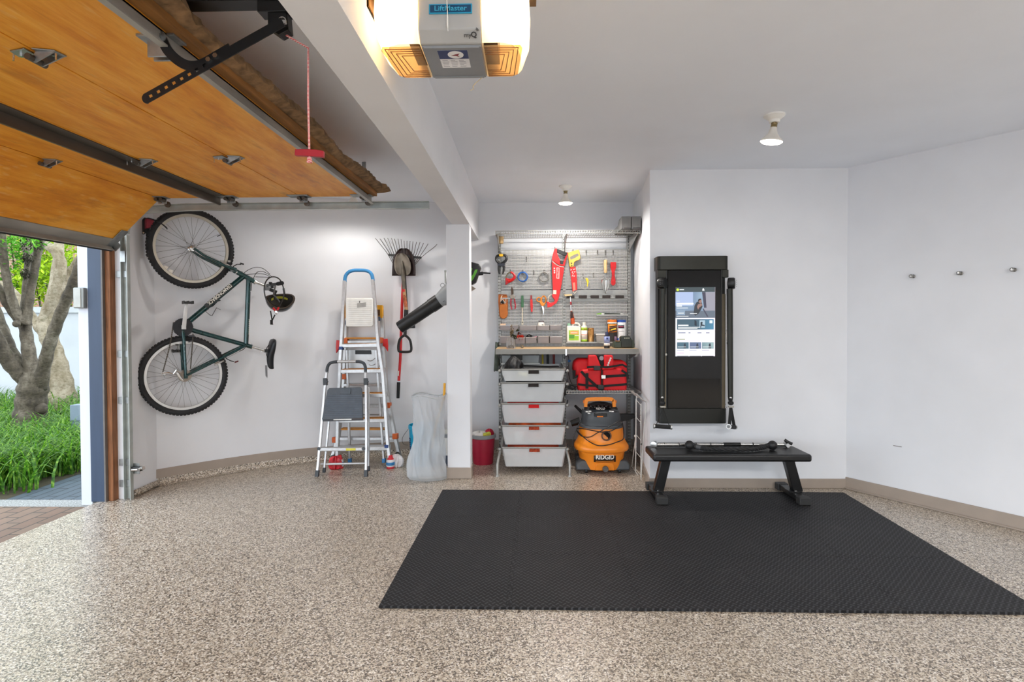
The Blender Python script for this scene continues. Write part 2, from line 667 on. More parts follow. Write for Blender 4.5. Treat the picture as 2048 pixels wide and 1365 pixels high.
# ---------------------------------------------------------------- lamps that hang in the room, and added fill panels
def bulb_lamp(X, Y, label, watts, tilt=(0, 0), col=(1.0, 0.95, 0.89)):
    t = thing('ceiling_lamp', label, 'lamp', (X, Y, CEIL - 0.2), 'bare reflector bulbs on the ceiling')
    c = V3((X, Y, CEIL))
    MB().lathe([(0.001, 0), (0.058, 0), (0.058, -0.008), (0.052, -0.014), (0.03, -0.03), (0.028, -0.045), (0.001, -0.045)], c, Z3, 28, False).build('lamp_holder', white_plastic, t)
    d = V3((tilt[0], tilt[1], -1)).normalized()
    p = c + V3((0, 0, -0.045))
    MB().lathe([(0.017, 0), (0.018, 0.006), (0.016, 0.01), (0.018, 0.014), (0.016, 0.018), (0.018, 0.022), (0.017, 0.028)], p, d, 20).build('screw_base', pm('aged brass', '#8d7d5a', 0.4, 0.8), t)
    MB().lathe([(0.018, 0.026), (0.02, 0.04), (0.026, 0.06), (0.04, 0.08), (0.056, 0.095), (0.061, 0.105), (0.061, 0.108)], p, d, 28, False).build('reflector', pm('frosted white bulb glass', '#e8e4dc', 0.35, var=0.03), t)
    MB().lathe([(0.0605, 0.107), (0.052, 0.115), (0.03, 0.121), (0.001, 0.123)], p, d, 28, False).build('bulb_face', lamp_glow, t)
    l = bpy.data.lights.new('bulb_light', 'SPOT')
    l.energy, l.color, l.spot_size, l.spot_blend, l.shadow_soft_size = watts, col, math.radians(177), 0.45, 0.05
    o = bpy.data.objects.new('bulb_light', l)
    o.location = p + d * 0.13
    o.rotation_euler = d.to_track_quat('-Z', 'Y').to_euler()
    COL.objects.link(o)
    return t


def glow(name, col, s):
    t = NT(name)
    t.set(color=lin('#ffffff'), emit=lin(col), estr=s, rough=0.4)
    return t.m


lamp_glow = glow('lit bulb face', '#fff3e0', 9)
a1 = atz(1549, 230, CEIL)
a2 = atz(1131, 372, CEIL)
bulb_lamp(a1.x, a1.y, 'lit reflector bulb on the ceiling in front of the wall mounted gym', 6, (-0.12, 0.1))
bulb_lamp(a2.x, a2.y, 'lit reflector bulb on the ceiling above the tool pegboard', 50)
bulb_lamp(-1.52, 5.02, 'lit reflector bulb half hidden behind the open garage door track', 14)


def fill_panel_lamp(X, Y, label, watts):  # added fill light, out of view, that brightens the room
    t = thing('added_fill_panel', label, 'lamp', (X, Y, CEIL - 0.06), 'added fill lights on the ceiling behind the viewer')
    m = MB().box(X - 0.62, X + 0.62, Y - 0.32, Y - 0.30, CEIL - 0.06, CEIL).box(X - 0.62, X + 0.62, Y + 0.30, Y + 0.32, CEIL - 0.06, CEIL)
    m.box(X - 0.62, X - 0.60, Y - 0.3, Y + 0.3, CEIL - 0.06, CEIL).box(X + 0.60, X + 0.62, Y - 0.3, Y + 0.3, CEIL - 0.06, CEIL)
    m.build('frame', white_plastic, t)
    MB().box(X - 0.6, X + 0.6, Y - 0.3, Y + 0.3, CEIL - 0.05, CEIL - 0.03).build('diffuser', fill_panel_glow, t)
    area('fill_panel_light', (X, Y, CEIL - 0.065), (0, 0, 0), 1.2, 0.6, watts, (1.0, 0.99, 0.98))


fill_panel_glow = glow('glowing fill panel diffuser', '#fff4e4', 4)
fill_panel_lamp(1.3, -0.9, 'added flat white fill panel above and behind the mat', 60)
fill_panel_lamp(4.4, -1.3, 'added flat white fill panel near the wall with pegs', 55)

# ---------------------------------------------------------------- overhead garage door
def plywood():
    t = NT('honey varnished plywood')
    v = t.co((1, 1, 1))
    vs = t.co((2.2, 0.4, 2.2))
    g1 = t.noise(vs, 5, 6, 0.62)
    g2 = t.noise(t.co((26, 1.1, 26)), 6, 3, 0.6)
    base = t.ramp(g1, [(0.28, lin('#cf7d1c')), (0.45, lin('#e59828')), (0.58, lin('#f0aa3c')), (0.75, lin('#f8c260'))])
    streak = t.ramp(g2, [(0.30, (0.62, 0.5, 0.4)), (0.5, (1, 1, 1))])
    c = t.mix(0.25, base, streak, 'MULTIPLY')
    blot = t.noise(t.co((3.0, 0.9, 3.0), loc=(3, 1, 0)), 2.4, 5, 0.65)
    c = t.mix(t.ramp(blot, [(0.57, (0, 0, 0)), (0.74, (0.55, 0.55, 0.55))]), c, lin('#a5652a'))
    fig = t.noise(t.co((14, 3, 14)), 3, 2)
    c = t.mix(t.ramp(fig, [(0.62, (0, 0, 0)), (0.7, (0.22, 0.22, 0.22))]), c, lin('#f2cd8c'))
    t.set(color=c, rough=0.45, spec=0.25)
    t.bump(g2, 0.06, 0.003)
    return t.m


ply = plywood()
edge_wood = pm('weathered brown cladding', '#876a4a', 0.85, var=0.5, scale=22, bump=0.8, bscale=60)
channel_steel = pm('dull grey steel channel', '#a19f98', 0.45, 0.3, var=0.2, scale=12, stretch=(1, 0.3, 1))
channel_dark = pm('dark bronze steel channel', '#5b544c', 0.45, 0.5, var=0.2, scale=10, stretch=(1, 0.3, 1))
DY0, DY1 = -0.75, 4.12
DZ = 2.245
seams = [-1.115, -1.628, -2.14, -2.668]
fold_end = V3((-3.035, 0, 1.895))
door = thing('garage_door', 'raised wooden sectional garage door hanging overhead under its track', 'garage door', (-2.0, 1.7, DZ), None)
for k in range(3):
    x1, x0 = seams[k] - 0.003, seams[k + 1] + 0.003
    MB().box(x0, x1, DY0, DY1, DZ, DZ + 0.035).build('door_panel', ply, door, bevel=0.002)
fd = (fold_end - V3((seams[3], 0, DZ)))
fd.y = 0
fl = fd.length
fd.normalize()
fn = V3((-fd.z, 0, fd.x))
fn = fn if fn.z > 0 else -fn


def fold(s, h, y):
    return V3((seams[3] - 0.003, y, DZ)) + fd * s + fn * h


m = MB().prism([fold(0.0, 0, DY0), fold(fl, 0, DY0), fold(fl, 0.035, DY0), fold(0.0, 0.035, DY0)], (0, DY1 - DY0, 0))
m.build('door_panel', ply, door, bevel=0.002)
# bottom channel along the folded panel
m = MB()
m.prism([fold(fl - 0.075, -0.006, DY0), fold(fl, -0.006, DY0), fold(fl, 0, DY0), fold(fl - 0.075, 0, DY0)], (0, DY1 - DY0 - 0.06, 0))
m.prism([fold(fl - 0.006, -0.045, DY0), fold(fl, -0.045, DY0), fold(fl, 0, DY0), fold(fl - 0.006, 0, DY0)], (0, DY1 - DY0 - 0.02, 0))
m.build('bottom_channel', channel_steel, door)
m = MB().prism([fold(fl, -0.03, DY0), fold(fl + 0.028, -0.024, DY0), fold(fl + 0.03, 0.02, DY0), fold(fl, 0.034, DY0)], (0, DY1 - DY0, 0))
m.build('bottom_seal', rubber, door)
# strut under the middle of the door and the channel at its leading edge
m = MB()
m.box(-2.225, -2.219, DY0, DY1 - 0.01, DZ - 0.052, DZ - 0.001).box(-2.225, -2.15, DY0, DY1 - 0.01, DZ - 0.006, DZ - 0.001).box(-2.232, -2.219, DY0, DY1 - 0.01, DZ - 0.056, DZ - 0.051)
m.build('strut', channel_dark, door)
m = MB()
m.box(-1.185, -1.118, DY0, DY1, DZ - 0.007, DZ - 0.001).box(-1.124, -1.118, DY0, DY1 + 0.01, DZ - 0.05, DZ - 0.001).box(-1.124, -1.10, DY0, DY1 + 0.01, DZ - 0.054, DZ - 0.048)
m.build('leading_edge_channel', channel_steel, door)
# ragged outer cladding visible beyond the leading edge
m = MB()
m.box(-1.114, -1.075, DY0, DY1, DZ + 0.0, DZ + 0.03)
m.build('edge_rail', pm('edge rail wood', '#9a6a35', 0.6, var=0.3, scale=12, stretch=(4, 0.4, 4)), door)
ny = 190
vs = []
for j in range(ny):
    y = DY0 + (DY1 + 0.03 - DY0) * j / (ny - 1)
    w = 0.058 + 0.018 * math.sin(y * 7.3) * math.sin(y * 2.1 + 1) + rnd.uniform(-0.009, 0.009) + (0.03 if j > ny - 5 else 0)
    z = DZ + 0.036 + 0.008 * math.sin(y * 5.1 + 0.5)
    vs += [V3((-1.10, y, z - 0.012)), V3((-1.08 + w * 0.5, y, z - 0.004 + rnd.uniform(-0.006, 0.006))), V3((-1.08 + w, y, z + rnd.uniform(0, 0.015))), V3((-1.08 + w * 0.85, y, z + 0.035)), V3((-1.10, y, z + 0.045))]
fs = []
for j in range(ny - 1):
    for k in range(5):
        l = (k + 1) % 5
        fs.append((j * 5 + k, j * 5 + l, (j + 1) * 5 + l, (j + 1) * 5 + k))
fs += [(4, 3, 2, 1, 0), tuple((ny - 1) * 5 + k for k in range(5))]
MB().add(vs, fs).build('ragged_cladding', edge_wood, door)


def hinge(px, y, edge=False, folded=False):
    """plate hinge on the seam x = px at distance y"""
    z = DZ - 0.001
    m = MB()
    for s in (-1, 1):
        m.prism([(px + s * 0.012, y - 0.038, z), (px + s * 0.075, y - 0.022, z), (px + s * 0.082, y + 0.022, z), (px + s * 0.012, y + 0.038, z)], (0, 0, -0.004))
    h = m.build('hinge', steel, door, bevel=0.001)
    m = MB()
    m.prism([(px + 0.075, y - 0.02, z - 0.004), (px + 0.005, y - 0.016, z - 0.038), (px - 0.012, y - 0.016, z - 0.034), (px + 0.01, y - 0.02, z - 0.004)], (0, 0.005, 0))
    m.prism([(px + 0.075, y + 0.018, z - 0.004), (px + 0.005, y + 0.014, z - 0.038), (px - 0.012, y + 0.014, z - 0.034), (px + 0.01, y + 0.018, z - 0.004)], (0, 0.005, 0))
    m.build('knuckle_plate', steel, h)
    MB().tube([(px - 0.004, y - 0.036, z - 0.026), (px - 0.004, y + 0.036, z - 0.026)], 0.011, 12).build('pivot_pin', channel_dark, h)
    m = MB()
    for s in (-1, 1):
        m.lathe([(0.006, 0), (0.006, 0.008)], (px + s * 0.055, y, z - 0.004), (0, 0, -1), 6).lathe([(0.003, 0.008), (0.003, 0.03)], (px + s * 0.072, y - 0.012, z - 0.0), (0, 0, -1), 6)
    m.build('hinge_bolt', chrome, h)


for px, ys in ((seams[1], (0.66, 1.88, 3.1)), (seams[2], (0.66, 1.9, 3.14)), (seams[3], (0.66, 1.9, 3.12))):
    for y in ys:
        hinge(px, y)


def end_hinge(px, tilt):
    y = DY1 - 0.045
    m = MB().obox((px, y, DZ - 0.004), (0.075, 0, 0), (0, 0.042, 0), (0, 0, 0.003))
    m.obox((px + 0.02, y + 0.034, DZ - 0.022), (0.03, 0, 0), (0, 0.003, 0), (0, 0, 0.02))
    e = m.build('end_hinge', steel, door, bevel=0.001)
    m = MB()
    for s in (-1, 1):
        m.lathe([(0.012, 0), (0.012, 0.05)], (px + 0.02 + s * 0.018, y - 0.02, DZ - 0.02), (0, 1, 0), 10)
    m.build('pivot_pin', channel_dark, e)
    MB().lathe([(0.005, 0), (0.005, 0.07)], (px + 0.02, y + 0.02, DZ - 0.035), (0, 1, 0), 8).build('roller_stem', chrome, e)
    MB().lathe([(0.008, 0), (0.022, 0.002), (0.022, 0.01), (0.008, 0.012)], (px + 0.02, y + 0.088, DZ - 0.035), (0, 1, 0), 16).build('roller', channel_dark, e)


for x in (seams[0] - 0.06, seams[1], seams[2] - 0.02, seams[3] + 0.0):
    end_hinge(x, 0)
# bottom corner bracket on the folded panel
c = fold(fl - 0.075, -0.005, DY1 - 0.03)
m = MB().obox(c, fd * 0.09, (0, 0.036, 0), fn * 0.003)
m.obox(c + fd * 0.05 + fn * -0.02 + Y3 * 0.03, fd * 0.03, (0, 0.003, 0), fn * 0.02)
m.build('corner_bracket', steel, door, bevel=0.001)
m = MB().obox((-1.155, 1.8, DZ - 0.004), (0.06, 0, 0), (0, 0.035, 0), (0, 0, 0.004))
m.obox((-1.16, 1.785, DZ - 0.035), (0.03, 0, 0), (0, 0.003, 0), (0, 0, 0.03)).obox((-1.16, 1.815, DZ - 0.035), (0.03, 0, 0), (0, 0.003, 0), (0, 0, 0.03))
m.build('arm_bracket', steel, door, bevel=0.001)

# ---------------------------------------------------------------- door track
tr = thing('door_track', 'galvanised door track running up the jamb and along below the ceiling', 'door track', (-2.99, 4.18, 0))
TX, TY = -3.0, 4.20


track_steel = pm('pale galvanised track steel', '#b4bab6', 0.45, 0.4, var=0.15, scale=10)


def c_section(path, side, name):
    """C shaped rail: path points with the open side towards -y, side = inward normal per point"""
    prof = [(-0.026, -0.016), (-0.026, 0.02), (0.026, 0.02), (0.026, -0.016), (0.022, -0.016), (0.022, 0.016), (-0.022, 0.016), (-0.022, -0.016)]
    rings = []
    for p, s in zip(path, side):
        rings.append([p + s * a + Y3 * b for a, b in prof])
    return MB().shell(rings).build(name, track_steel, tr)


c_section([V3((TX, TY, 0.003)), V3((TX, TY, 1.99))], [X3, X3], 'vertical_rail')
bend = [V3((TX + 0.18 - 0.18 * math.cos(a), TY, 2.0 + 0.18 * math.sin(a))) for a in [i * math.pi / 2 / 9 for i in range(10)]]
bside = [V3((math.cos(a), 0, -math.sin(a))) for a in [i * math.pi / 2 / 9 for i in range(10)]]
c_section(bend, bside, 'curved_rail')
TZ = 2.195
hx0, hx1 = TX + 0.18, -0.712
c_section([V3((hx0, TY, 2.18)), V3((hx0 + 0.3, TY, TZ)), V3((hx1, TY, TZ))], [V3((0, 0, -1))] * 3, 'horizontal_rail')
for z in (0.12, 0.28, 0.75, 1.1, 1.7):
    m = MB().obox((TX - 0.035, TY + 0.01, z), (0.04, 0, 0), (0, 0.003, 0), (0, 0, 0.025))
    m.build('track_bracket', steel, tr, bevel=0.001)
m = MB().bar((-1.2, TY + 0.03, TZ), (-1.2, TY + 0.03, CEIL), 0.03, 0.004, (0, 1, 0))
m.build('hanger', steel, tr)
m = MB().obox((TX - 0.002, TY - 0.018, 1.83), (0.018, 0, 0), (0, 0.003, 0), (0, 0, 0.04))
m.build('splice_plate', steel, tr)
# photo eye on its bracket
t = thing('safety_sensor', 'small chrome and black safety sensor on a bracket low beside the door track', 'sensor', (-2.95, 4.24, 0.2))
m = MB().box(-3.028, -2.93, 4.225, 4.229, 0.19, 0.27).box(-3.028, -3.024, 4.2, 4.25, 0.18, 0.28)
m.build('bracket', steel, t, bevel=0.001)
m = MB().box(-2.975, -2.90, 4.195, 4.225, 0.215, 0.25)
m.build('sensor_body', black_plastic, t, bevel=0.005)
m = MB().tube([(-2.96, 4.19, 0.228), (-2.90, 4.17, 0.235)], 0.013, 12)
m.tube([(-2.90, 4.2, 0.24), (-2.875, 4.19, 0.242)], 0.014, 12)
m.build('lens_tube', chrome, t)

# ---------------------------------------------------------------- opener
RY = 1.79
op = thing('garage_door_opener', 'grey ceiling mounted garage door opener with two glowing white light lenses', 'door opener', (-0.2, RY, 2.2))
m = MB().box(-2.9, -0.42, RY - 0.018, RY + 0.018, 2.345, 2.385).box(-2.9, -0.42, RY - 0.03, RY + 0.03, 2.338, 2.346)
m.build('rail', black_metal, op)
m = MB().box(-0.83, -0.735, RY - 0.026, RY + 0.026, 2.305, 2.345)
m.prism([(-0.80, RY - 0.02, 2.31), (-0.74, RY - 0.02, 2.31), (-0.735, RY - 0.02, 2.25), (-0.765, RY - 0.02, 2.235), (-0.80, RY - 0.02, 2.26)], (0, 0.04, 0))
trol = m.build('trolley', black_metal, op, bevel=0.002)
P = at(566, 44, RY - 0.03)
m = MB().lathe([(0.009, 0), (0.009, 0.05)], P + V3((0, -0.0, 0)), (0, 1, 0), 12)
m.tube(circle(P + V3((0, -0.006, 0)), X3, Z3, 0.012, 14), 0.002, 5, True)
m.build('pivot_pin', chrome, trol)


def holed_bar(pts2, w, holes, y, th, name, mat):
    """flat strap along pts2 (x,z) with round through holes cut out of its face"""
    m = MB()
    p, q = V3((pts2[0][0], y, pts2[0][1])), V3((pts2[1][0], y, pts2[1][1]))
    d = (q - p).normalized()
    s = V3((-d.z, 0, d.x))
    L = (q - p).length
    cuts = [-w / 2] + [h - 0.011 for h in holes] + []
    m2 = MB()
    prev = -w / 2
    r = 0.0055
    for h in holes:
        m2.obox(p + d * ((prev + h - r) / 2) + Y3 * 0, d * ((h - r - prev) / 2), Y3 * th / 2, s * w / 2)
        for sg in (-1, 1):
            m2.obox(p + d * h + s * (sg * (w / 2 + r) / 2), d * r, Y3 * th / 2, s * ((w / 2 - r) / 2))
        prev = h + r
    m2.obox(p + d * ((prev + L) / 2), d * ((L - prev) / 2), Y3 * th / 2, s * w / 2)
    m2.prism([p + d * -w / 2 + s * (w / 2 * math.cos(a)) + d * (-w * 0.4 * math.sin(a)) for a in [math.pi * i / 8 for i in range(9)]], Y3 * th)
    return m2.build(name, mat, op)


A0, A1 = at(300, 193, RY - 0.05), at(566, 44, RY - 0.05)
L = (A1 - A0).length
holed_bar([(A0.x, A0.z), (A1.x, A1.z)], 0.030, [0.003 + 0.0275 * i for i in range(8)], RY - 0.05, 0.004, 'straight_arm', black_metal)
cp = [at(*q, RY - 0.043) for q in ((324, 78), (335, 100), (352, 118), (372, 130), (392, 132), (410, 126), (436, 111), (462, 96))]
cp = smooth_path(cp, 4)
rings = []
for i, p in enumerate(cp):
    d = (cp[min(i + 1, len(cp) - 1)] - cp[max(i - 1, 0)]).normalized()
    s = V3((-d.z, 0, d.x))
    rings.append([p + s * 0.015 - Y3 * 0.003, p + s * 0.015 + Y3 * 0.003, p - s * 0.015 + Y3 * 0.003, p - s * 0.015 - Y3 * 0.003])
ca = MB().shell(rings).build('curved_arm', black_metal, op)
m = MB()
for q in ((419, 121), (433, 113)):
    m.lathe([(0.008, 0), (0.008, 0.01)], at(*q, RY - 0.048), (0, -1, 0), 6)
m.build('arm_bolt', chrome, ca)
m = MB().lathe([(0.017, 0), (0.017, 0.004), (0.007, 0.006), (0.007, 0.012)], at(322, 74, RY - 0.046), (0, -1, 0), 14)
m.build('washer', steel, ca)

# motor head: chassis along the rail, a light lens at each end
HX0, HX1 = -0.452, 0.016
CX0, CX1 = at(843, 95, 1.70).x, at(966, 95, 1.70).x
YN, YF = 1.675, 1.90
HZ0, HZ1 = at(900, 96, 1.70).z, 2.42
housing_grey = pm('opener grey enamel', '#a9a9a7', 0.45, var=0.03)
m = MB().prism([(CX0, YN - 0.03, HZ0 + 0.028), (CX0, YN, HZ0 + 0.0), (CX0, YF, HZ0), (CX0, YF + 0.02, HZ1), (CX0, YN - 0.034, HZ1)], (CX1 - CX0, 0, 0))
m.build('motor_housing', housing_grey, op, bevel=0.004)
m = MB().box(CX0 + 0.004, CX1 - 0.004, YN + 0.008, YF - 0.004, HZ0 - 0.005, HZ0 + 0.001).box(CX0 + 0.01, CX1 - 0.01, YN + 0.008, YN + 0.014, HZ0 - 0.008, HZ0 - 0.004)
m.box(CX0 + 0.01, CX1 - 0.01, YF - 0.016, YF - 0.006, HZ0 - 0.008, HZ0 - 0.004)
cover = m.build('bottom_cover', pm('opener cover grey', '#8f9193', 0.4, 0.3, var=0.04), op, bevel=0.001)
def translucent(name, col, trans=0.75, clear=0.0):
    t = NT(name)
    n = t.noise(t.co(), 12, 2)
    c = t.ramp(n, [(0.3, tuple(x * 0.96 for x in lin(col))), (0.7, lin(col))])
    tb = t.node('ShaderNodeBsdfTranslucent')
    t.link(c, tb.inputs['Color'])
    t.link(c, t.b.inputs['Base Color'])
    t.b.inputs['Roughness'].default_value = 0.3
    mx = t.node('ShaderNodeMixShader')
    mx.inputs[0].default_value = trans
    t.link(t.b.outputs[0], mx.inputs[1])
    t.link(tb.outputs[0], mx.inputs[2])
    last = mx.outputs[0]
    if clear:
        tp = t.node('ShaderNodeBsdfTransparent')
        t.link(c, tp.inputs['Color'])
        m2 = t.node('ShaderNodeMixShader')
        m2.inputs[0].default_value = clear
        t.link(last, m2.inputs[1])
        t.link(tp.outputs[0], m2.inputs[2])
        last = m2.outputs[0]
    t.link(last, t.out.inputs['Surface'])
    return t.m


lens_mat = translucent('milky lamp lens', '#fff3dc', 0.5)
lens_window = translucent('amber clear lamp window', '#e3cfae', 0.12, 0.8)
for sgn, xi, xo in ((-1, CX0, HX0), (1, CX1, HX1)):
    w = abs(xo - xi)
    # outline in plan (distance from chassis, depth), lofted over height and bulging near the middle
    def ring(z, k, bot=0.0):
        pts = []
        for (a, b) in ((0.0, -0.045), (0.55, -0.045), (0.8, -0.03), (0.95, 0.01), (1.0, 0.06), (1.0, 0.16), (0.93, 0.215), (0.75, 0.235), (0.0, 0.235)):
            pts.append(V3((xi + sgn * w * a * k, YN + b + (0.04 if b < 0.1 else -0.01) * bot, z)))
        return pts if sgn > 0 else pts[::-1]
    lm = MB().shell([ring(HZ0 - 0.001, 0.80, 1.0), ring(HZ0 + 0.012, 0.88, 0.7), ring(HZ0 + 0.05, 0.98, 0.2), ring(HZ0 + 0.10, 1.0), ring(HZ0 + 0.17, 0.97), ring(HZ0 + 0.23, 0.88)])
    lm.f.pop(-2)
    lens = lm.build('light_lens', lens_mat, op, bevel=0.004)
    m = MB()
    x0, x1 = xi + sgn * 0.004, xi + sgn * w * 0.79
    zb = HZ0 - 0.004
    m.prism([(x0, YN + 0.012, zb), (x1, YN + 0.012, zb), (x1 + sgn * 0.006, YN + 0.03, zb), (x1 - sgn * 0.01, YF - 0.02, zb), (x1 - sgn * 0.03, YF - 0.006, zb), (x0, YF - 0.006, zb)], (0, 0, 0.004))
    wn = m.build('lens_window', lens_window, lens)
    m = MB()
    for q in range(4):
        e = q * 0.014
        m.tube([(x0, YN + 0.02 + e, zb), (x1 - sgn * (0.006 + e), YN + 0.02 + e, zb), (x1 - sgn * (0.022 + e), YF - 0.014 - e, zb), (x0, YF - 0.014 - e, zb)], 0.0014, 5)
    m.build('lens_groove', pm('brown lens groove', '#6b4417', 0.5), lens)
    MB().ball((xi + sgn * w * 0.5, YN + 0.10, HZ0 + 0.12), (0.028, 0.028, 0.04)).build('lamp_bulb', glow('lit opener bulb', '#ffe6c0', 14), lens)
    MB().box(min(xi, xi + sgn * w * 0.3), max(xi, xi + sgn * w * 0.3), YN + 0.03, YF - 0.02, HZ0 + 0.03, HZ0 + 0.2).build('dark_lens_block', pm('dark brown lens block', '#2b1c10', 0.5), lens)  # dark block added to imitate the dim lens interior near the chassis
    l = bpy.data.lights.new('opener_bulb_light', 'POINT')
    l.energy, l.color, l.shadow_soft_size = (2.4, 2.0)[sgn > 0], (1.0, 0.72, 0.42), 0.03
    o = bpy.data.objects.new('opener_bulb_light', l)
    o.location = (xi + sgn * w * 0.55, YN + 0.06, HZ0 + 0.09)
    COL.objects.link(o)
# lettering and stickers on the chassis
yf = YN - 0.0335
pa, pb = at(858, 9, yf), at(944, 26.5, yf)
m = MB().box(pa.x, pb.x, yf - 0.0015, yf + 0.002, pb.z, pa.z)
pl = m.build('name_plate', pm('cyan plate edge', '#1796bd', 0.3), op)
m = MB().box(pa.x + 0.003, pb.x - 0.003, yf - 0.002, yf, pb.z + 0.003, pa.z - 0.003)
m.build('plate_field', pm('dark blue plate field', '#063d63', 0.25), pl)
m = MB().text('LiftMaster', ((pa.x + pb.x) / 2, yf - 0.002, pb.z + 0.0075), X3, Z3, 0.0205, 0.0006, 0.012, True, 1.12)
m.build('plate_lettering', pm('pale cyan lettering', '#2aa2c6', 0.3), pl)
c0, c1 = V3((0, YN - 0.03, HZ0 + 0.028)), V3((0, YN, HZ0))
ups = (c0 - c1).normalized()
q = at(928, 81, YN - 0.016)
m = MB().text('my', (q.x, YN - 0.0165, HZ0 + 0.011), X3, ups, 0.018, 0.0015, 0.01)
m.text('Q', (q.x + 0.0205, YN - 0.0165, HZ0 + 0.011), X3, ups, 0.021, 0.0015, 0.03)
for r in (0.006, 0.009, 0.012):
    cc = V3((q.x + 0.034, YN - 0.0165, HZ0 + 0.011)) + ups * 0.016 - V3((0, ups.z, -ups.y)) * 0.0012
    m.tube(arc(cc, X3, ups, r * 0.8, 0.1, 1.3, 6), 0.0009, 4)
m.build('logo_lettering', pm('dark grey lettering', '#333333', 0.5), op)
zs = HZ0 - 0.0056
sx = [at(p, 120, 1.76).x for p in (880, 938)]
sy0, sy1 = YN + 0.028, YN + 0.145
m = MB().box(sx[0], sx[1], sy0, sy1, zs, zs + 0.001)
st = m.build('sticker', pm('white sticker', '#e9eaee', 0.5), cover)
MB().box(sx[0], sx[1], sy0, sy0 + 0.055, zs - 0.0004, zs).build('sticker_band', pm('navy sticker band', '#2d3a66', 0.5), st)
cx, cy = sx[0] * 0.42 + sx[1] * 0.58, sy0 + 0.028
MB().lathe([(0.001, 0), (0.024, 0), (0.024, 0.0004), (0.001, 0.0004)], (cx, cy, zs - 0.0004), (0, 0, -1), 24, False).build('sticker_seal', pm('white seal', '#f2f2f4', 0.5), st)
m = MB().prism([(cx - 0.014, cy + 0.004, zs - 0.001), (cx, cy - 0.004, zs - 0.001), (cx + 0.013, cy - 0.009, zs - 0.001), (cx + 0.006, cy + 0.003, zs - 0.001), (cx + 0.011, cy + 0.013, zs - 0.001), (cx, cy + 0.006, zs - 0.001)], (0, 0, -0.0003))
m.build('seal_emblem', pm('dark red emblem', '#8a2430', 0.5), st)
m = MB()
for r in range(5):
    for k in range(3):
        xx = sx[0] + 0.006 + k * (sx[1] - sx[0] - 0.012) / 3
        m.box(xx, xx + rnd.uniform(0.012, 0.021), sy0 + 0.064 + r * 0.010, sy0 + 0.067 + r * 0.010, zs - 0.0003, zs)
m.build('sticker_print', pm('grey sticker print', '#9a9aa2', 0.5), st)
# white antenna wire in front of the chassis, thin wire from the corner below
ant = [at(*p, YN - 0.04) for p in ((893, -30), (894, 8), (895, 28), (895, 45), (896, 62))]
MB().tube(smooth_path(ant, 3), [0.0014] * 7 + [0.0022] * 4 + [0.001] * 2, 6).build('antenna_wire', white_plastic, op)
w = [at(970, 147, YF - 0.01) + V3((0, -0.002, 0.004))] + [at(*p, YF - 0.01) for p in ((966, 153), (952, 166), (946, 173), (947, 178), (941, 181))]
MB().tube(smooth_path(w, 3), 0.0012, 5).build('thin_wire', pm('yellowed wire', '#cbb98c', 0.5), op)
MB().box(HX1 + 0.0, HX1 + 0.02, RY - 0.02, RY + 0.02, 2.33, 2.42).bar((0.0, RY, 2.40), (0.08, RY - 0.1, CEIL), 0.03, 0.004).build('hanger_strap', pm('dark strap steel', '#5d4a35', 0.4, 0.6), op)
# bracket plate where the rail leaves the beam
m = MB().box(BX1, BX1 + 0.004, RY - 0.075, RY + 0.075, 2.29, 2.44)
m.build('beam_plate', pm('bronzed plate', '#6a4a22', 0.4, 0.5), op)

# ---------------------------------------------------------------- emergency release cord
RYC = 1.79
t = thing('release_cord', 'red and white cord with a red pull handle hanging below the opener arm', 'pull cord', at(618, 310, RYC))
top = V3((at(566, 44, RY).x + 0.0, RYC, 2.25))
ct, cb = at(616.5, 96, RYC), at(618.5, 298, RYC)
m = MB()
cord_mat = NT('red and white twisted cord')
wv = cord_mat.node('ShaderNodeTexWave')
wv.bands_direction = 'Z'
wv.inputs['Scale'].default_value = 75
wv.inputs['Distortion'].default_value = 1.0
cord_mat.link(cord_mat.co(), wv.inputs['Vector'])
cord_mat.set(color=cord_mat.ramp(wv.outputs['Fac'], [(0.4, lin('#d6343b')), (0.6, lin('#efd9d2'))]), rough=0.8)
m.tube([top, ct + V3((-0.0, 0, 0.0)), (ct + cb) / 2 + V3((-0.002, 0, 0)), cb, at(619, 316, RYC)], 0.0034, 8)
m.build('cord', cord_mat.m, t)
h0, h1 = at(591, 306, RYC), at(648, 309, RYC)
hz = (h1 - h0).normalized()
m = MB()
prof = [(-1, 0.0), (-1, 0.0095), (-0.5, 0.012), (0, 0.0125), (0.5, 0.012), (1, 0.0095), (1, -0.0095), (0, -0.009), (-1, -0.0095)]
cc = (h0 + h1) / 2
up = hz.cross(V3((0, -1, 0)))
up = up if up.z > 0 else -up
m.prism([cc + hz * (a * (h1 - h0).length / 2) + up * b - Y3 * 0.008 for a, b in prof[1:]], (0, 0.016, 0))
m.build('pull_handle', pm('red pull handle', '#a50f20', 0.45), t, bevel=0.002)
kn = at(619, 318, RYC)
MB().ball(kn, (0.008, 0.008, 0.007)).tube([kn, kn + V3((0.006, 0, -0.012))], [0.003, 0.005], 6).tube([kn, kn + V3((-0.006, 0, -0.012))], [0.003, 0.005], 6).build('knot', cord_mat.m, t)

# ---------------------------------------------------------------- keypad on the jamb
q0, q1 = at(153, 576, jy), at(175, 617, jy)
t = thing('door_keypad', 'grey plastic wireless keypad box on the white doorway casing', 'keypad', ((q0.x + q1.x) / 2, jy - 0.02, q1.z))
MB().box(q0.x, q1.x, jy - 0.035, jy, q1.z, q0.z).build('keypad_body', pm('grey keypad plastic', '#8d9290', 0.45), t, bevel=0.006)
MB().box(q0.x + 0.006, q1.x - 0.02, jy - 0.04, jy - 0.034, q1.z + 0.006, q0.z - 0.006).build('keypad_cover', pm('light grey keypad cover', '#b9bdb8', 0.4), t, bevel=0.004)
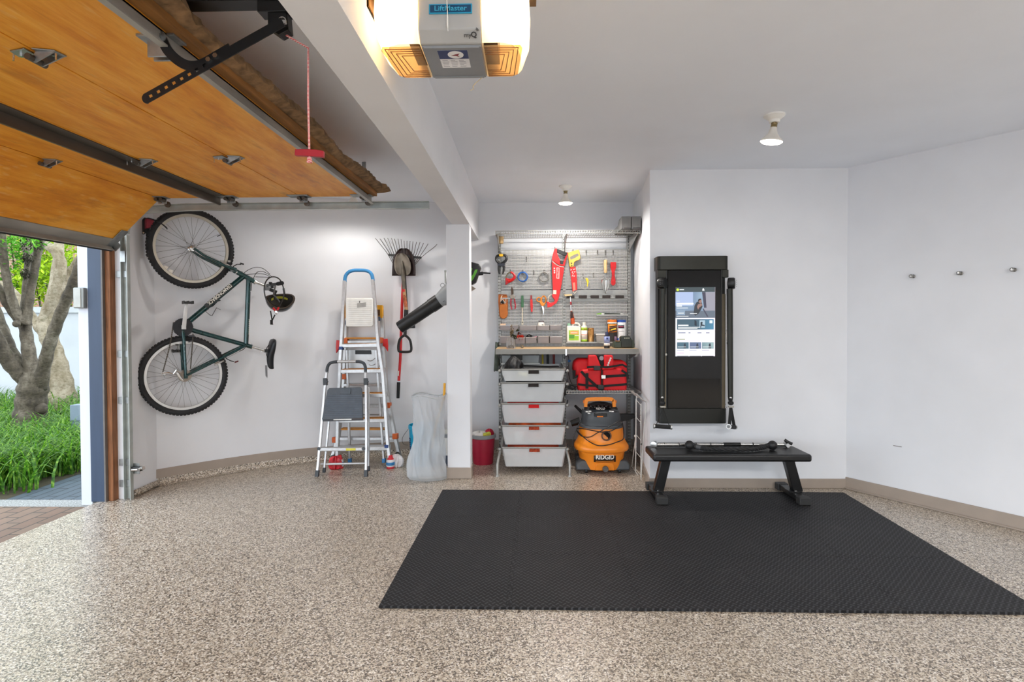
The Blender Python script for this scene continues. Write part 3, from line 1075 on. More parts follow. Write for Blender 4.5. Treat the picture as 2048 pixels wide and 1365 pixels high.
# ---------------------------------------------------------------- bicycle hung on the curved wall
BA = math.radians(41)
BU = V3((math.cos(BA), math.sin(BA), 0))
BN = V3((math.sin(BA), -math.cos(BA), 0))          # towards the viewer
BP = V3((-2.83, 4.79, 0)) + BN * 0.17


def bp(px, py, off=0.0):
    return onplane(px, py, BP + BN * off, BN)


frame_green = pm('dark green bike enamel', '#123f3f', 0.22, 0.35, var=0.15, coat=0.6)
tyre_mat = pm('black tyre rubber', '#232325', 0.75, var=0.25, bump=0.5, bscale=160)
rim_mat = pm('silver bike rim', '#cfcfcd', 0.3, 0.6, var=0.05)
rim_tan = pm('tan tyre sidewall rim', '#c9c3b4', 0.35, 0.4, var=0.05)
spoke_mat = pm('dull spoke steel', '#6e6c68', 0.35, 0.7)
bike = thing('bicycle', 'dark green mountain bike hung nose up on the white wall by its front wheel', 'bicycle', bp(400, 620))


def wheel(cpx, R, u, w, n, rimm, knob, rear):
    c = cpx
    tw = MB().tube(circle(c, u, w, R - 0.024, 72), 0.024, 10, True)
    m = tw
    nk = 76
    for i in range(nk):
        a = 2 * math.pi * i / nk
        rd = u * math.cos(a) + w * math.sin(a)
        tg = -u * math.sin(a) + w * math.cos(a)
        for s in ((-1, 1) if i % 2 else (-1.9, 0, 1.9)):
            ph = s * 0.42
            nd = (rd * math.cos(ph) + n * math.sin(ph)).normalized()
            m.obox(c + rd * (R - 0.024) + nd * 0.0245, tg * 0.0085, nd.cross(tg) * 0.006, nd * 0.0035)
    wl = m.build('tire', tyre_mat, bike)
    rr = R - 0.05
    rings = []
    for i in range(72):
        a = 2 * math.pi * i / 72
        rd = u * math.cos(a) + w * math.sin(a)
        rings.append([c + rd * (rr + 0.008) + n * 0.012, c + rd * (rr - 0.012) + n * 0.012, c + rd * (rr - 0.016), c + rd * (rr - 0.012) - n * 0.012, c + rd * (rr + 0.008) - n * 0.012])
    m = MB()
    vs = [p for r in rings for p in r]
    fs = []
    for i in range(72):
        j = (i + 1) % 72
        for k in range(5):
            l = (k + 1) % 5
            fs.append((i * 5 + k, j * 5 + k, j * 5 + l, i * 5 + l))
    m.add(vs, fs)
    m.build('rim', rimm, wl)
    m = MB()
    for i in range(32):
        a = 2 * math.pi * i / 32
        rd = u * math.cos(a) + w * math.sin(a)
        s = 1 if i % 2 else -1
        b = a + (0.95 if (i // 2) % 2 else -0.95)
        hb = c + (u * math.cos(b) + w * math.sin(b)) * 0.021 + n * (0.03 * s)
        m.tube([hb, c + rd * (rr - 0.013)], 0.0011, 4, caps=False)
    m.build('spokes', spoke_mat, wl)
    m = MB().lathe([(0.006, -0.055), (0.009, -0.05), (0.009, -0.036), (0.024, -0.034), (0.024, -0.029), (0.012, -0.024), (0.012, 0.024), (0.024, 0.029), (0.024, 0.034), (0.009, 0.036), (0.009, 0.05), (0.006, 0.06)], c, n, 18)
    m.build('hub', chrome, wl)
    return wl


RC, FC = bp(368.5, 751.5), bp(383, 498)
FC = FC + BN * 0.015
R1 = 0.325
wheel(RC, R1, BU, Z3, BN, rim_mat, 1, True)
fa = math.radians(46)
FU, FN = V3((math.cos(fa), math.sin(fa), 0)), V3((math.sin(fa), -math.cos(fa), 0))
fw = wheel(FC, R1, FU, Z3, FN, rim_tan, 1, False)
# reflector and valve of the front wheel
m = MB()
for px in (331, 341):
    c = onplane(px, 536 + (px - 331) * 0.75, FC, FN)
    m.obox(c, FU * 0.014 + Z3 * -0.006, FN * 0.004, (Z3 * 0.014 + FU * 0.006))
m.build('reflector', pm('clear white reflector', '#e2ddd2', 0.2, var=0.05), fw)
c = onplane(441, 470, FC, FN)
MB().tube([c, c + (FC - c).normalized() * 0.03], 0.004, 6).build('valve', black_plastic, fw)

# frame tubes
bb = bp(364, 655)
ht0, ht1 = bp(477, 547, 0.0), bp(508, 563)          # lower (crown) and upper end of the head tube
st0, seat = bb, bp(492, 690)
dt = bp(487, 553)
tt = bp(497, 560)
m = MB()
m.tube([bp(468, 541), ht1], 0.022, 16)
m.tube([bb, dt], 0.0225, 16)
m.tube([bb, bp(503, 694)], 0.019, 16)
m.tube([seat + (tt - seat).normalized() * 0.01, tt], 0.0195, 16)
m.tube([bb - BN * 0.035, bb + BN * 0.035], 0.021, 16)
fr = m.build('frame', frame_green, bike)
m = MB()
for s in (-1, 1):
    e = RC + BN * (0.062 * s)
    a = bb + BN * (0.025 * s)
    m.tube([a, a * 0.75 + e * 0.25 + BN * (0.02 * s), e], [0.015, 0.013, 0.010], 10)
fr2 = m.build('chain_stays', frame_green, bike)
m = MB()
for s in (-1, 1):
    e = RC + BN * (0.062 * s)
    a = seat + BN * (0.016 * s)
    m.tube([a, a * 0.8 + e * 0.2 + BN * (0.028 * s), e], [0.011, 0.011, 0.009], 10)
m.obox(RC + BN * 0.062, BU * 0.014, BN * 0.003, Z3 * 0.02).obox(RC - BN * 0.062, BU * 0.014, BN * 0.003, Z3 * 0.02)
m.build('seat_stays', frame_green, bike)
# fork: crown at the head tube, two curved blades to the front hub
crown = bp(466, 540)
m = MB()
mid = bp(426, 523)
for s in (-1, 1):
    off = FN * (0.052 * s)
    pts = smooth_path([crown + off * 0.9, bp(447, 533) + off, mid + off, bp(404, 512) + off, FC + FN * (0.055 * s)], 4)
    m.tube(pts, [0.016 - 0.007 * i / (len(pts) - 1) for i in range(len(pts))], 10)
m.tube([crown - FN * 0.055, crown + FN * 0.055], 0.016, 12)
m.tube([crown, bp(476, 546)], 0.019, 12)
m.build('fork', frame_green, bike)
MB().tube([bp(472, 543), bp(474, 545)], 0.022, 14).build('headset', chrome, bike)
MB().tube([bp(507, 562), bp(512, 566)], 0.021, 14).build('headset', chrome, bike)
# lettering on down tube and seat tube
d1 = (bb - dt).normalized()
upd = BN.cross(d1)
p0 = bp(461, 571) + BN * 0.0235
p1 = bp(412, 613) + BN * 0.0235
tl = (p1 - p0).length
m = MB().obox((p0 + p1) / 2 - BN * 0.003, d1 * (tl / 2 + 0.008), upd * 0.019, BN * 0.003)
band = m.build('down_tube_band', pm('black decal band', '#151a18', 0.3), fr)
m = MB().text('DIAMONDBACK', p0 - upd * 0.0145 + BN * 0.001, d1, upd, 0.040, 0.0005, 0.02, False, tl / (0.040 * 8.0))
m.build('frame_lettering', pm('white decal lettering', '#eceae0', 0.4), band)
m = MB()
for i in range(9):
    c = bp(497.5 - 0.5 * i / 8, 640 + i * 3.8) + BN * 0.019
    m.obox(c, BU * 0.004, Z3 * 0.0045, BN * 0.001)
m.build('seat_tube_lettering', pm('white decal lettering'), fr)
# crank, chainrings, pedals, chain
m = MB()
for r, o in ((0.076, 0.0), (0.064, 0.008), (0.05, 0.016)):
    cc = bb + BN * (0.042 - o)
    poly = []
    nt = 36
    for i in range(nt * 2):
        a = math.pi * i / nt
        poly.append(cc + (BU * math.cos(a) + Z3 * math.sin(a)) * (r if i % 2 else r - 0.005))
    m.prism(poly, BN * 0.003)
cr = m.build('chainring', pm('black chainring steel', '#26262a', 0.4, 0.5), bike)
ped1 = bp(374, 606, 0.10)
m = MB().shell([[bb + BN * 0.075 + BU * a + Z3 * b for a, b in ((-0.016, -0.012), (0.014, -0.016), (0.018, 0.01), (-0.014, 0.014))],
                [ped1 - BN * 0.02 + BU * a + Z3 * b for a, b in ((-0.011, -0.008), (0.011, -0.008), (0.011, 0.008), (-0.011, 0.008))]])
m.obox(bb + BN * 0.068, BU * 0.016, BN * 0.014, Z3 * 0.016)
crk = m.build('crank_arm', pm('worn silver crank', '#bdbcba', 0.35, 0.7), bike, bevel=0.003)
ped2 = bb - (ped1 - bb) + BN * 0.04
m = MB().bar(bb - BN * 0.055, ped2 - BN * 0.02, 0.014, 0.02, BN)
m.build('crank_arm', pm('worn silver crank', '#bdbcba'), bike, bevel=0.003)


def pedal(c, s):
    m = MB()
    for a in (-0.036, 0.036):
        m.obox(c + BN * (0.035 * s) + BU * a * 0.9, BU * 0.004, BN * 0.042, Z3 * 0.011)
    for b in (-0.005, 0.04, 0.078):
        m.obox(c + BN * (b * s), BU * 0.034, BN * 0.003, Z3 * 0.009)
    for a in (-0.036, 0.0, 0.036):
        m.obox(c + BN * (0.035 * s) + BU * a * 0.9 + Z3 * 0.012, BU * 0.003, BN * 0.04, Z3 * 0.003)
    m.tube([c - BN * (0.02 * s), c + BN * (0.075 * s)], 0.007, 8)
    m.build('pedal', black_plastic, bike, bevel=0.0015)


pedal(ped1, 1)
pedal(ped2, -1)
co = RC + BN * 0.03
m = MB()
for i, r in enumerate((0.05, 0.044, 0.038, 0.032, 0.026)):
    poly = []
    for k in range(48):
        a = math.pi * k / 24
        poly.append(co + BN * (i * 0.005) + (BU * math.cos(a) + Z3 * math.sin(a)) * (r if k % 2 else r - 0.003))
    m.prism(poly, BN * 0.0022)
m.build('cassette', pm('brownish sprocket steel', '#8d8378', 0.35, 0.8), bike)
m = MB().lathe([(0.05, 0), (0.05, 0.003), (0.044, 0.003), (0.044, 0)], RC + BN * 0.022, BN, 36, False)
m.build('spoke_guard', chrome, bike)
ch0 = [bp(347, 645, 0.04), bp(340, 690, 0.045), bp(325, 747, 0.05)]
ch1 = [bp(386, 668, 0.035), bp(384, 700, 0.04), bp(381, 738, 0.045)]
for seg in (ch0, ch1):
    m = MB()
    q = smooth_path(seg, 14)
    for i in range(len(q) - 1):
        d = (q[i + 1] - q[i])
        m.obox((q[i] + q[i + 1]) / 2, d * 0.46, BN * (0.004 if i % 2 else 0.0028), d.normalized().cross(BN) * 0.0042)
    m.build('chain', pm('dark oily chain', '#4b4640', 0.4, 0.8), bike)
m = MB()
dq = [bp(346, 740, 0.07), bp(356, 752, 0.085), bp(351, 742, 0.08)]
m.tube([bp(362, 745, 0.075), bp(352, 741, 0.085), bp(347, 748, 0.08)], [0.009, 0.012, 0.008], 8)
m.tube([bp(354, 746, 0.08), bp(360, 756, 0.08), bp(366, 762, 0.075)], [0.01, 0.011, 0.008], 8)
m.tube([bp(347, 748, 0.075), bp(336, 746, 0.07), bp(325, 747, 0.06), bp(331, 756, 0.06)], [0.005, 0.004, 0.006, 0.004], 6)
m.lathe([(0.014, 0), (0.014, 0.008)], bp(327, 748, 0.05), BN, 12)
m.build('rear_derailleur', chrome, bike)
MB().obox(bp(354, 690, 0.05), BU * 0.010, BN * 0.010, Z3 * 0.006).build('cable_guide', black_plastic, bike)
m = MB().obox(bp(383, 672, 0.045), BU * 0.02, BN * 0.01, Z3 * 0.006)
m.obox(bp(381, 683, 0.05), BU * 0.014 + Z3 * 0.006, BN * 0.008, Z3 * 0.005)
m.build('front_derailleur', pm('black and silver derailleur', '#45464a', 0.4, 0.6), bike)
# seat post and saddle
m = MB().tube([bp(498, 692), bp(531, 702)], 0.0125, 12)
m.build('seat_post', chrome, bike)
m = MB().tube([bp(501, 685), bp(505, 692), bp(502, 699)], 0.004, 6)
m.build('seat_clamp', chrome, bike)
MB().tube([bp(524, 698), bp(522, 706)], 0.006, 6).build('seat_bolt', chrome, bike)
sad = pm('black saddle vinyl', '#15171c', 0.4, var=0.15, bump=0.1)
# saddle outline in the bike plane: nose at the bottom, tail at the top
spx = [(547, 677, 0.075), (545, 690, 0.07), (544, 700, 0.06), (541, 712, 0.04), (541, 724, 0.022), (542, 735, 0.018), (545, 739, 0.012)]
rings = []
for i, (x, y, hw) in enumerate(spx):
    th = (0.03, 0.05, 0.052, 0.055, 0.053, 0.046, 0.03)[i]
    c = bp(x, y)
    ring = []
    for k in range(14):
        a = 2 * math.pi * k / 14
        ca, sa = math.cos(a), math.sin(a)
        ring.append(c + BN * (hw * math.copysign(abs(ca) ** 0.7, ca)) + BU * (th * (0.62 * sa if sa < 0 else 0.5 * sa)))
    rings.append(ring)
MB().shell(rings).build('saddle', sad, bike, sub=1)
m = MB()
for s in (-1, 1):
    m.tube(smooth_path([bp(538, 690, 0.022 * s), bp(533, 698, 0.022 * s), bp(533, 710, 0.018 * s), bp(540, 730, 0.008 * s)], 3), 0.0035, 6)
m.obox(bp(532, 702), BU * 0.014, BN * 0.024, Z3 * 0.014)
sr = m.build('saddle_rail', black_metal, bike)
m = MB()
for dx in (0, 2.5):
    m.prism([bp(530 + dx, 731, 0.01), bp(532 + dx, 731, 0.014), bp(533.5 + dx * 0.6, 757, 0.012), bp(531 + dx * 0.8, 752, 0.008)], BN * 0.002)
m.build('hanging_strap', pm('grey webbing', '#77787a', 0.8), bike)
# stem, handlebar, brake levers
m = MB().tube([bp(508, 563), bp(514, 566), bp(533, 573)], [0.013, 0.013, 0.012], 12)
m.lathe([(0.018, -0.018), (0.018, 0.018)], bp(535, 572), BN, 14)
m.build('stem', chrome, bike)
hb = bp(537, 571)
m = MB().tube([hb - BN * 0.085, hb + BN * 0.26], 0.0125, 12)
m.build('handlebar', pm('black handlebar', '#222', 0.3, 0.4) if False else black_metal, bike)
m = MB().tube([hb + BN * 0.26, hb + BN * 0.37], 0.017, 12)
m.build('grip', rubber, bike)
m = MB().tube([hb + BN * 0.2, bp(547, 590, 0.2), bp(556, 600, 0.24), bp(559, 604, 0.30)], [0.008, 0.007, 0.006, 0.006], 8)
m.obox(bp(534, 578, 0.16), BU * 0.018, BN * 0.02, Z3 * 0.014)
m.build('brake_lever', pm('grey brake lever', '#6b6b6c', 0.35, 0.7), bike)
m = MB().obox(bp(546, 582, 0.12), BU * 0.03 - Z3 * 0.012, BN * 0.016, Z3 * 0.012 + BU * 0.005).obox(bp(544, 573, 0.1), BU * 0.01, BN * 0.018, Z3 * 0.016)
m.obox(bp(541, 567, 0.09), BU * 0.012, BN * 0.014, Z3 * 0.012)
m.build('shifter', black_plastic, bike, bevel=0.004)
# cantilever brakes
m = MB()
m.tube([bp(441, 523, 0.05), bp(452, 529, 0.06), bp(460, 533, 0.05)], [0.008, 0.009, 0.006], 8)
m.obox(bp(444, 523, 0.055), BU * 0.012, BN * 0.01, Z3 * 0.007).obox(bp(458, 523, 0.05), BU * 0.01, BN * 0.008, Z3 * 0.008)
m.build('brake', pm('brake alloy', '#a8a6a1', 0.35, 0.8), bike)
m = MB().tube([bp(464, 540, 0.03), bp(467, 533, 0.04), bp(474, 529, 0.05), bp(482, 529, 0.05)], [0.004, 0.004, 0.004, 0.005], 6)
m.obox(bp(484, 528, 0.05), BU * 0.014 + Z3 * -0.003, BN * 0.006, Z3 * 0.006)
m.build('brake_arm', black_metal, bike)
m = MB().tube([bp(429, 728, 0.05), bp(438, 726, 0.055), bp(448, 722, 0.05)], [0.007, 0.009, 0.006], 8)
m.obox(bp(437, 727, 0.06), BU * 0.03 + Z3 * 0.014, BN * 0.006, Z3 * 0.006)
m.build('brake', pm('brake alloy'), bike)
m = MB().tube([bp(450, 712, 0.03), bp(453, 718, 0.04), bp(461, 722, 0.05), bp(468, 724, 0.05)], 0.004, 6)
m.build('brake_arm', black_metal, bike)
MB().obox(bp(473, 724, 0.05), BU * 0.014 + Z3 * 0.004, BN * 0.006, Z3 * 0.006).build('brake_pad', pm('dark red brake pad', '#5d2226', 0.7), bike)
# cables
for pts, r in (([(459, 533), (472, 540), (486, 544)], 0.0012), ([(486, 548), (497, 540), (512, 535), (527, 538), (540, 549)], 0.0026), ([(507, 557), (513, 546), (524, 543), (537, 549), (545, 555)], 0.0026),
               ([(490, 550), (512, 548), (530, 549), (541, 555)], 0.0026), ([(511, 554), (538, 555)], 0.003), ([(503, 566), (502, 582)], 0.0035), ([(501, 584), (499, 640)], 0.0012), ([(497, 670), (496, 686)], 0.003),
               ([(437, 726), (470, 708), (480, 703)], 0.0012), ([(479, 703), (487, 699), (493, 692)], 0.003)):
    MB().tube(smooth_path([bp(x, y, 0.03) for x, y in pts], 5), r, 6).build('cable', black_plastic, bike)
# bottle cage
m = MB()
cg = lambda x, y, o: bp(x, y, o)
for o in (-0.028, 0.028):
    m.tube([cg(418, 618, o), cg(411, 623, o), cg(420, 631, o), cg(424, 632, o), cg(433, 616, o), cg(441, 620, o * 0.6)], 0.0024, 6)
m.tube([cg(420, 630, -0.028), cg(420, 630, 0.028)], 0.0024, 6)
m.tube([cg(424, 632, -0.028), cg(424, 632, 0.028)], 0.0024, 6)
m.tube([cg(433, 616, -0.028), cg(433, 616, 0.028)], 0.0024, 6)
m.tube([cg(416, 617, 0.0), cg(426, 612, 0.0), cg(435, 603, 0.0), cg(441, 601, 0.0)], 0.0045, 6)
m.build('bottle_cage', black_metal, bike)

# ---------------------------------------------------------------- wall mount that holds the front wheel
wp = V3((-2.95, 4.68, 0))
wm = thing('bike_wall_mount', 'black and red bike wall mount gripping the front wheel of the hanging bicycle', 'wall mount', onplane(292, 515, BP - BN * 0.10, BN))


def wp_(px, py, off):
    return onplane(px, py, BP + BN * (off + 0.085), BN)


m = MB().prism([wp_(280, 444, -0.155), wp_(288, 436, -0.155), wp_(292, 437, -0.155), wp_(292, 466, -0.155), wp_(288, 470, -0.155), wp_(283, 470, -0.155), wp_(280, 462, -0.155)], BN * 0.03)
m.build('back_plate', black_plastic, wm, bevel=0.004)
MB().prism([wp_(289, 440, -0.13), wp_(305, 441, -0.13), wp_(305, 459, -0.13), wp_(289, 459, -0.13)], BN * 0.09).build('clamp_block', pm('dark red clamp', '#8c1c30', 0.45), wm, bevel=0.004)
m = MB().prism([wp_(291, 459, -0.13), wp_(300, 459, -0.13), wp_(300, 515, -0.13), wp_(293, 515, -0.13)], BN * 0.05)
for k in range(9):
    y = 464 + k * 5.6
    m.prism([wp_(291.2, y, -0.08), wp_(299.8, y, -0.08), wp_(299.8, y + 3, -0.08), wp_(291.4, y + 3, -0.08)], BN * 0.008)
m.build('tire_tray', black_plastic, wm)
m = MB().tube(smooth_path([wp_(290, 438, -0.1), wp_(298, 437, -0.03), wp_(310, 441, 0.05), wp_(322, 447, 0.07), wp_(332, 455, 0.06), wp_(334, 458, 0.02)], 4), 0.0055, 8)
m.build('hook_rod', black_metal, wm)
MB().lathe([(0.006, 0), (0.006, 0.004)], wp_(287, 466, -0.124), BN, 10).build('screw', chrome, wm)

# ---------------------------------------------------------------- helmet and cable lock hanging from the handlebar
hc = bp(560, 602, 0.18)
hel = thing('bike_helmet', 'black bike helmet hanging upside down from the handlebar, its padded inside showing', 'helmet', hc)
ax = (V3((0, 0, -1)) * 0.80 + V3((-0.40, 0.92, 0.15)) * 0.62 + BU * -0.05).normalized()         # crown points down and away: the inside faces the viewer
sx_ = (BU - ax * BU.dot(ax)).normalized()
sy_ = ax.cross(sx_)
hcc = bp(560.5, 600, 0.18)


def dome(a, b, h, inset, t0, t1, nu=28, nv=8):
    def fn(i, j):
        ph = 2 * math.pi * i
        th = t0 + (t1 - t0) * j
        wav = 0.018 * math.cos(2 * ph) * (1 - math.sin(min(th, math.pi / 2))) if th < 1 else 0
        return hcc + sx_ * ((a - inset) * math.cos(ph) * math.cos(th)) + sy_ * ((b - inset) * math.sin(ph) * math.cos(th)) + ax * ((h - inset) * math.sin(th) - wav)
    return MB().grid(nu, nv, fn, True)


md = dome(0.122, 0.105, 0.105, 0.0, 0.0, math.pi / 2 - 0.02)
md.build('shell', pm('glossy black helmet shell', '#121214', 0.18, var=0.15, coat=0.5), hel)
md = dome(0.118, 0.101, 0.10, 0.018, 0.0, math.pi / 2 - 0.02)
md.f = [q[::-1] for q in md.f]
md.build('liner', pm('dark foam liner', '#2b2722', 0.9, var=0.2), hel)


def rim_pt(i, k):
    ph = 2 * math.pi * i
    wav = 0.018 * math.cos(2 * ph)
    r = (0.0, 0.018)[k]
    return hcc + sx_ * ((0.122 - r) * math.cos(ph)) + sy_ * ((0.105 - r) * math.sin(ph)) - ax * wav


MB().grid(28, 2, lambda i, j: rim_pt(i, int(j)), True).build('rim_edge', pm('brown foam edge', '#3a3026', 0.8), hel)
m = MB()
for k in range(7):
    pass
pts = [hcc + sx_ * (0.09 * math.cos(a)) + sy_ * (0.082 * math.sin(a)) + ax * 0.036 for a in [0.5 + 1.9 * k / 8 for k in range(9)]]
pts2 = [hcc - V3((0, 0, 0)) + sx_ * (0.085 * math.cos(a)) - sy_ * (0.078 * math.sin(a)) + ax * 0.036 for a in [0.5 + 1.9 * k / 8 for k in range(9)]]
far = pts if (pts[4] - hcc).dot(BN) < 0 else pts2
m.shell([[p + ax * 0.012, p - ax * 0.012, p - ax * 0.012 + (hcc - p) * 0.06, p + ax * 0.012 + (hcc - p) * 0.06] for p in far])
m.build('pad', pm('lime yellow pad', '#b8b53a', 0.8, var=0.2), hel)
m = MB()
for (a, b) in (((551, 583, 0.2), (549, 600, 0.2)), ((567, 577, 0.19), (569, 590, 0.17))):
    m.bar(bp(*a), bp(*b), 0.016, 0.004, BN)
m.bar(bp(541, 622, 0.25), bp(544, 640, 0.25), 0.01, 0.003, BN).bar(bp(550, 630, 0.25), bp(544, 642, 0.25), 0.01, 0.003, BN)
m.bar(bp(543, 640, 0.25), bp(543, 649, 0.25), 0.02, 0.01, BN).bar(bp(541, 649, 0.25), bp(546, 649, 0.25), 0.008, 0.012, BN)
m.build('chin_strap', pm('black webbing', '#1b1b1b', 0.85), hel)
# cable lock
lk = thing('cable_lock', 'black cable bike lock with red ends looped over the handlebar in front of the helmet', 'lock', bp(548, 590, 0.3))
ctl = [(547, 617), (538, 609), (530, 592), (529, 572), (536, 558), (548, 554), (560, 560), (567, 577), (567, 595), (561, 609), (556, 617)]
MB().tube(smooth_path([bp(x, y, 0.30) for x, y in ctl], 5), 0.0055, 8).build('cable', pm('translucent black cable sleeve', '#2a2624', 0.3, var=0.3), lk)
m = MB()
for a, b in (((546, 616), (551, 622)), ((557.5, 615), (554.5, 621))):
    m.tube([bp(*a, 0.30), bp(*b, 0.30)], 0.0085, 10)
m.build('red_ferrule', red_plastic, lk)
MB().tube([bp(550, 622, 0.30), bp(555, 628, 0.30)], 0.012, 12).tube([bp(552, 624, 0.298), bp(552, 624, 0.315)], 0.009, 10).build('lock_barrel', chrome, lk)
# ---------------------------------------------------------------- step stool in front of the ladders
grey_tread = pm('dark grey ribbed tread', '#50575f', 0.6, var=0.12)
orange_tread = pm('orange tread tape', '#c8842f', 0.6, var=0.15)


def leaning(y0, y1, h):
    """plane through (0,y0,0) that leans back to y1 at height h"""
    n = V3((0, -h, (y1 - y0))).normalized()
    p = V3((0, y0, 0))
    return lambda px, py, off=0.0: onplane(px, py, p + n * off, n), n


sp, SN = leaning(4.85, 5.06, 0.98)
st = thing('step_stool', 'small folding aluminium step stool with a dark grey ribbed platform, in front of the ladders', 'step stool', sp(684, 955))


def stool_rail(pts, name, w, d, mat, o):
    rings = []
    pts = smooth_path(pts, 1)
    for i, p in enumerate(pts):
        t = (pts[min(i + 1, len(pts) - 1)] - pts[max(i - 1, 0)]).normalized()
        s = t.cross(SN).normalized()
        rings.append([p + s * w - SN * d, p + s * w + SN * d, p - s * w + SN * d, p - s * w - SN * d])
    return MB().shell(rings).build(name, mat, o, bevel=0.003)


L0 = [sp(634, 953), sp(641, 880), sp(650, 775), sp(653.5, 744)]
R0 = [sp(732, 952), sp(733, 880), sp(732, 775), sp(731, 744)]
stool_rail(L0, 'front_leg', 0.011, 0.012, alu, st)
stool_rail(R0, 'front_leg', 0.011, 0.012, alu, st)
top = smooth_path([sp(653.5, 746), sp(655, 735), sp(659, 728), sp(666, 725), sp(675, 724)], 3)
top2 = smooth_path([sp(712, 723.5), sp(720, 724), sp(727, 727), sp(730.5, 734), sp(731, 746)], 3)
MB().tube(top, 0.0135, 10).build('corner_grip', dark_grey, st)
MB().tube(top2, 0.0135, 10).build('corner_grip', dark_grey, st)
MB().tube([sp(672, 724), sp(715, 723.5)], 0.012, 10).build('top_rail', alu, st)
for a, b, f in ((sp(648, 946, -0.06), sp(664, 780, -0.035), (648, 946)), (sp(737, 943, -0.06), sp(737, 775, -0.035), (737, 943))):
    MB().bar(a, b, 0.018, 0.02, SN).build('rear_leg', alu, st, bevel=0.003)
    MB().bar(a, a + (b - a) * 0.06, 0.024, 0.026, SN).build('rear_foot', dark_grey, st, bevel=0.003)
for p in (L0, R0):
    MB().bar(p[0] - (p[1] - p[0]) * 0.03, p[0] + (p[1] - p[0]) * 0.16, 0.03, 0.032, SN).build('foot_cap', dark_grey, st, bevel=0.003)
for px in (651, 732):
    MB().bar(sp(px, 771), sp(px - 0.4, 757), 0.034, 0.034, SN).lathe([(0.009, 0), (0.009, 0.012)], sp(px + 4, 764, 0.014), SN, 10).build('hinge_clamp', dark_grey, st, bevel=0.003)
pl = MB().prism([sp(660, 777, 0.0), sp(722, 775, 0.0), sp(725, 779, 0.0), sp(727, 838, 0.0), sp(645, 840, 0.0), sp(656, 781, 0.0)], SN * 0.02)
tread = pl.build('platform', grey_tread, st, bevel=0.004)
m = MB()
for i in range(11):
    y = 792 + i * 4.1
    x0 = 656 - (y - 781) * 0.187 + 2.5
    m.bar(sp(x0, y, 0.021), sp(724, y, 0.021), 0.004, 0.009, Z3)
for i in range(1, 4):
    m.bar(sp(657 + i * 17, 786, 0.0205), sp(650 + i * 19.5, 834, 0.0205), 0.002, 0.002, X3)
m.build('tread_ribs', pm('slate rubber ribs', '#5b6470', 0.7, var=0.1), tread)
MB().prism([sp(681, 778, 0.02), sp(702, 778, 0.02), sp(701, 789, 0.02), sp(680, 789, 0.02)], SN * 0.008).build('platform_latch', grey_tread, tread, bevel=0.002)
MB().prism([sp(646, 840, 0.002), sp(727, 838.5, 0.002), sp(727, 841.5, 0.002), sp(646, 843.5, 0.002)], SN * 0.014).build('platform_edge', pm('dark tread edge', '#2a2d33'), tread)
m = MB().prism([sp(667, 838, 0.017), sp(703, 837.5, 0.017), sp(703, 840.5, 0.017), sp(667, 841, 0.017)], SN * 0.001)
m.build('warning_label', white_plastic, tread)
ml = MB().bar(sp(640, 899, -0.01), sp(729, 898, -0.01), 0.05, 0.03, Z3)
lt = ml.build('lower_step', alu, st, bevel=0.006)
MB().prism([sp(692, 897.5, 0.017), sp(711, 897.2, 0.017), sp(711, 901.5, 0.017), sp(692, 902, 0.017)], SN * 0.001).build('yellow_label', pm('yellow label', '#d8cf36', 0.5), lt)
for px in (638, 727):
    MB().lathe([(0.014, 0), (0.014, 0.01)], sp(px, 898, 0.012), SN, 12).build('step_pivot', dark_grey, st)
MB().tube([sp(642, 929, -0.06), sp(737, 927, -0.06)], 0.010, 10).build('rear_crossbar', alu, st)

# ---------------------------------------------------------------- tall step ladder behind it
lp, LN = leaning(5.12, 5.30, 1.80)
ld = thing('step_ladder', 'tall aluminium step ladder with a blue padded hand loop and white tray', 'ladder', lp(728, 938))


def rail(o, f, n_, pts, w, d, name, mat):
    rings = []
    for i, p in enumerate(pts):
        t = (pts[min(i + 1, len(pts) - 1)] - pts[max(i - 1, 0)]).normalized()
        s = t.cross(n_).normalized()
        rings.append([p + s * w - n_ * d, p + s * w + n_ * d, p - s * w + n_ * d, p - s * w - n_ * d])
    return MB().shell(rings).build(name, mat, o, bevel=0.003)


LR = [lp(674.5, 926), lp(676, 850), lp(681, 719), lp(686, 640), lp(689.5, 562)]
RR = [lp(780, 924), lp(775, 879), lp(766, 749), lp(757, 690), lp(745.5, 560)]
rail(ld, lp, LN, LR, 0.014, 0.022, 'side_rail', alu)
rail(ld, lp, LN, RR, 0.014, 0.022, 'side_rail', alu)
MB().tube(smooth_path([lp(689.5, 564), lp(691, 553), lp(697, 545), lp(706, 541.5), lp(718, 541), lp(731, 541.5), lp(739, 544.5), lp(744, 551), lp(746, 562)], 4), 0.0165, 10).build('hand_loop', pm('blue foam grip', '#3f8cc4', 0.7, var=0.1), ld)
wl = lp(692, 599)
wt = MB().prism([lp(694, 597, 0.03), lp(745, 597, 0.03), lp(747, 599, 0.03), lp(747.5, 651, 0.03), lp(744, 654, 0.03), lp(695, 654, 0.03), lp(692.5, 651, 0.03), lp(692.5, 599, 0.03)], LN * 0.018)
wtr = wt.build('white_tray', white_plastic, ld, bevel=0.006)
m = MB()
for i in range(13):
    m.bar(lp(697, 602 + i * 3.9, 0.0485), lp(743, 602 + i * 3.9, 0.0485), 0.002, 0.003, Z3)
m.build('tray_ribs', pm('off white ribs', '#d9d7d0', 0.6), wtr)
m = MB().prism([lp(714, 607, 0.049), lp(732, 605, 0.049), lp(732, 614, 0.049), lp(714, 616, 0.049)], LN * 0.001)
m.build('tray_cutout', pm('grey shadowed slot', '#a9a7a3', 0.8), wtr)
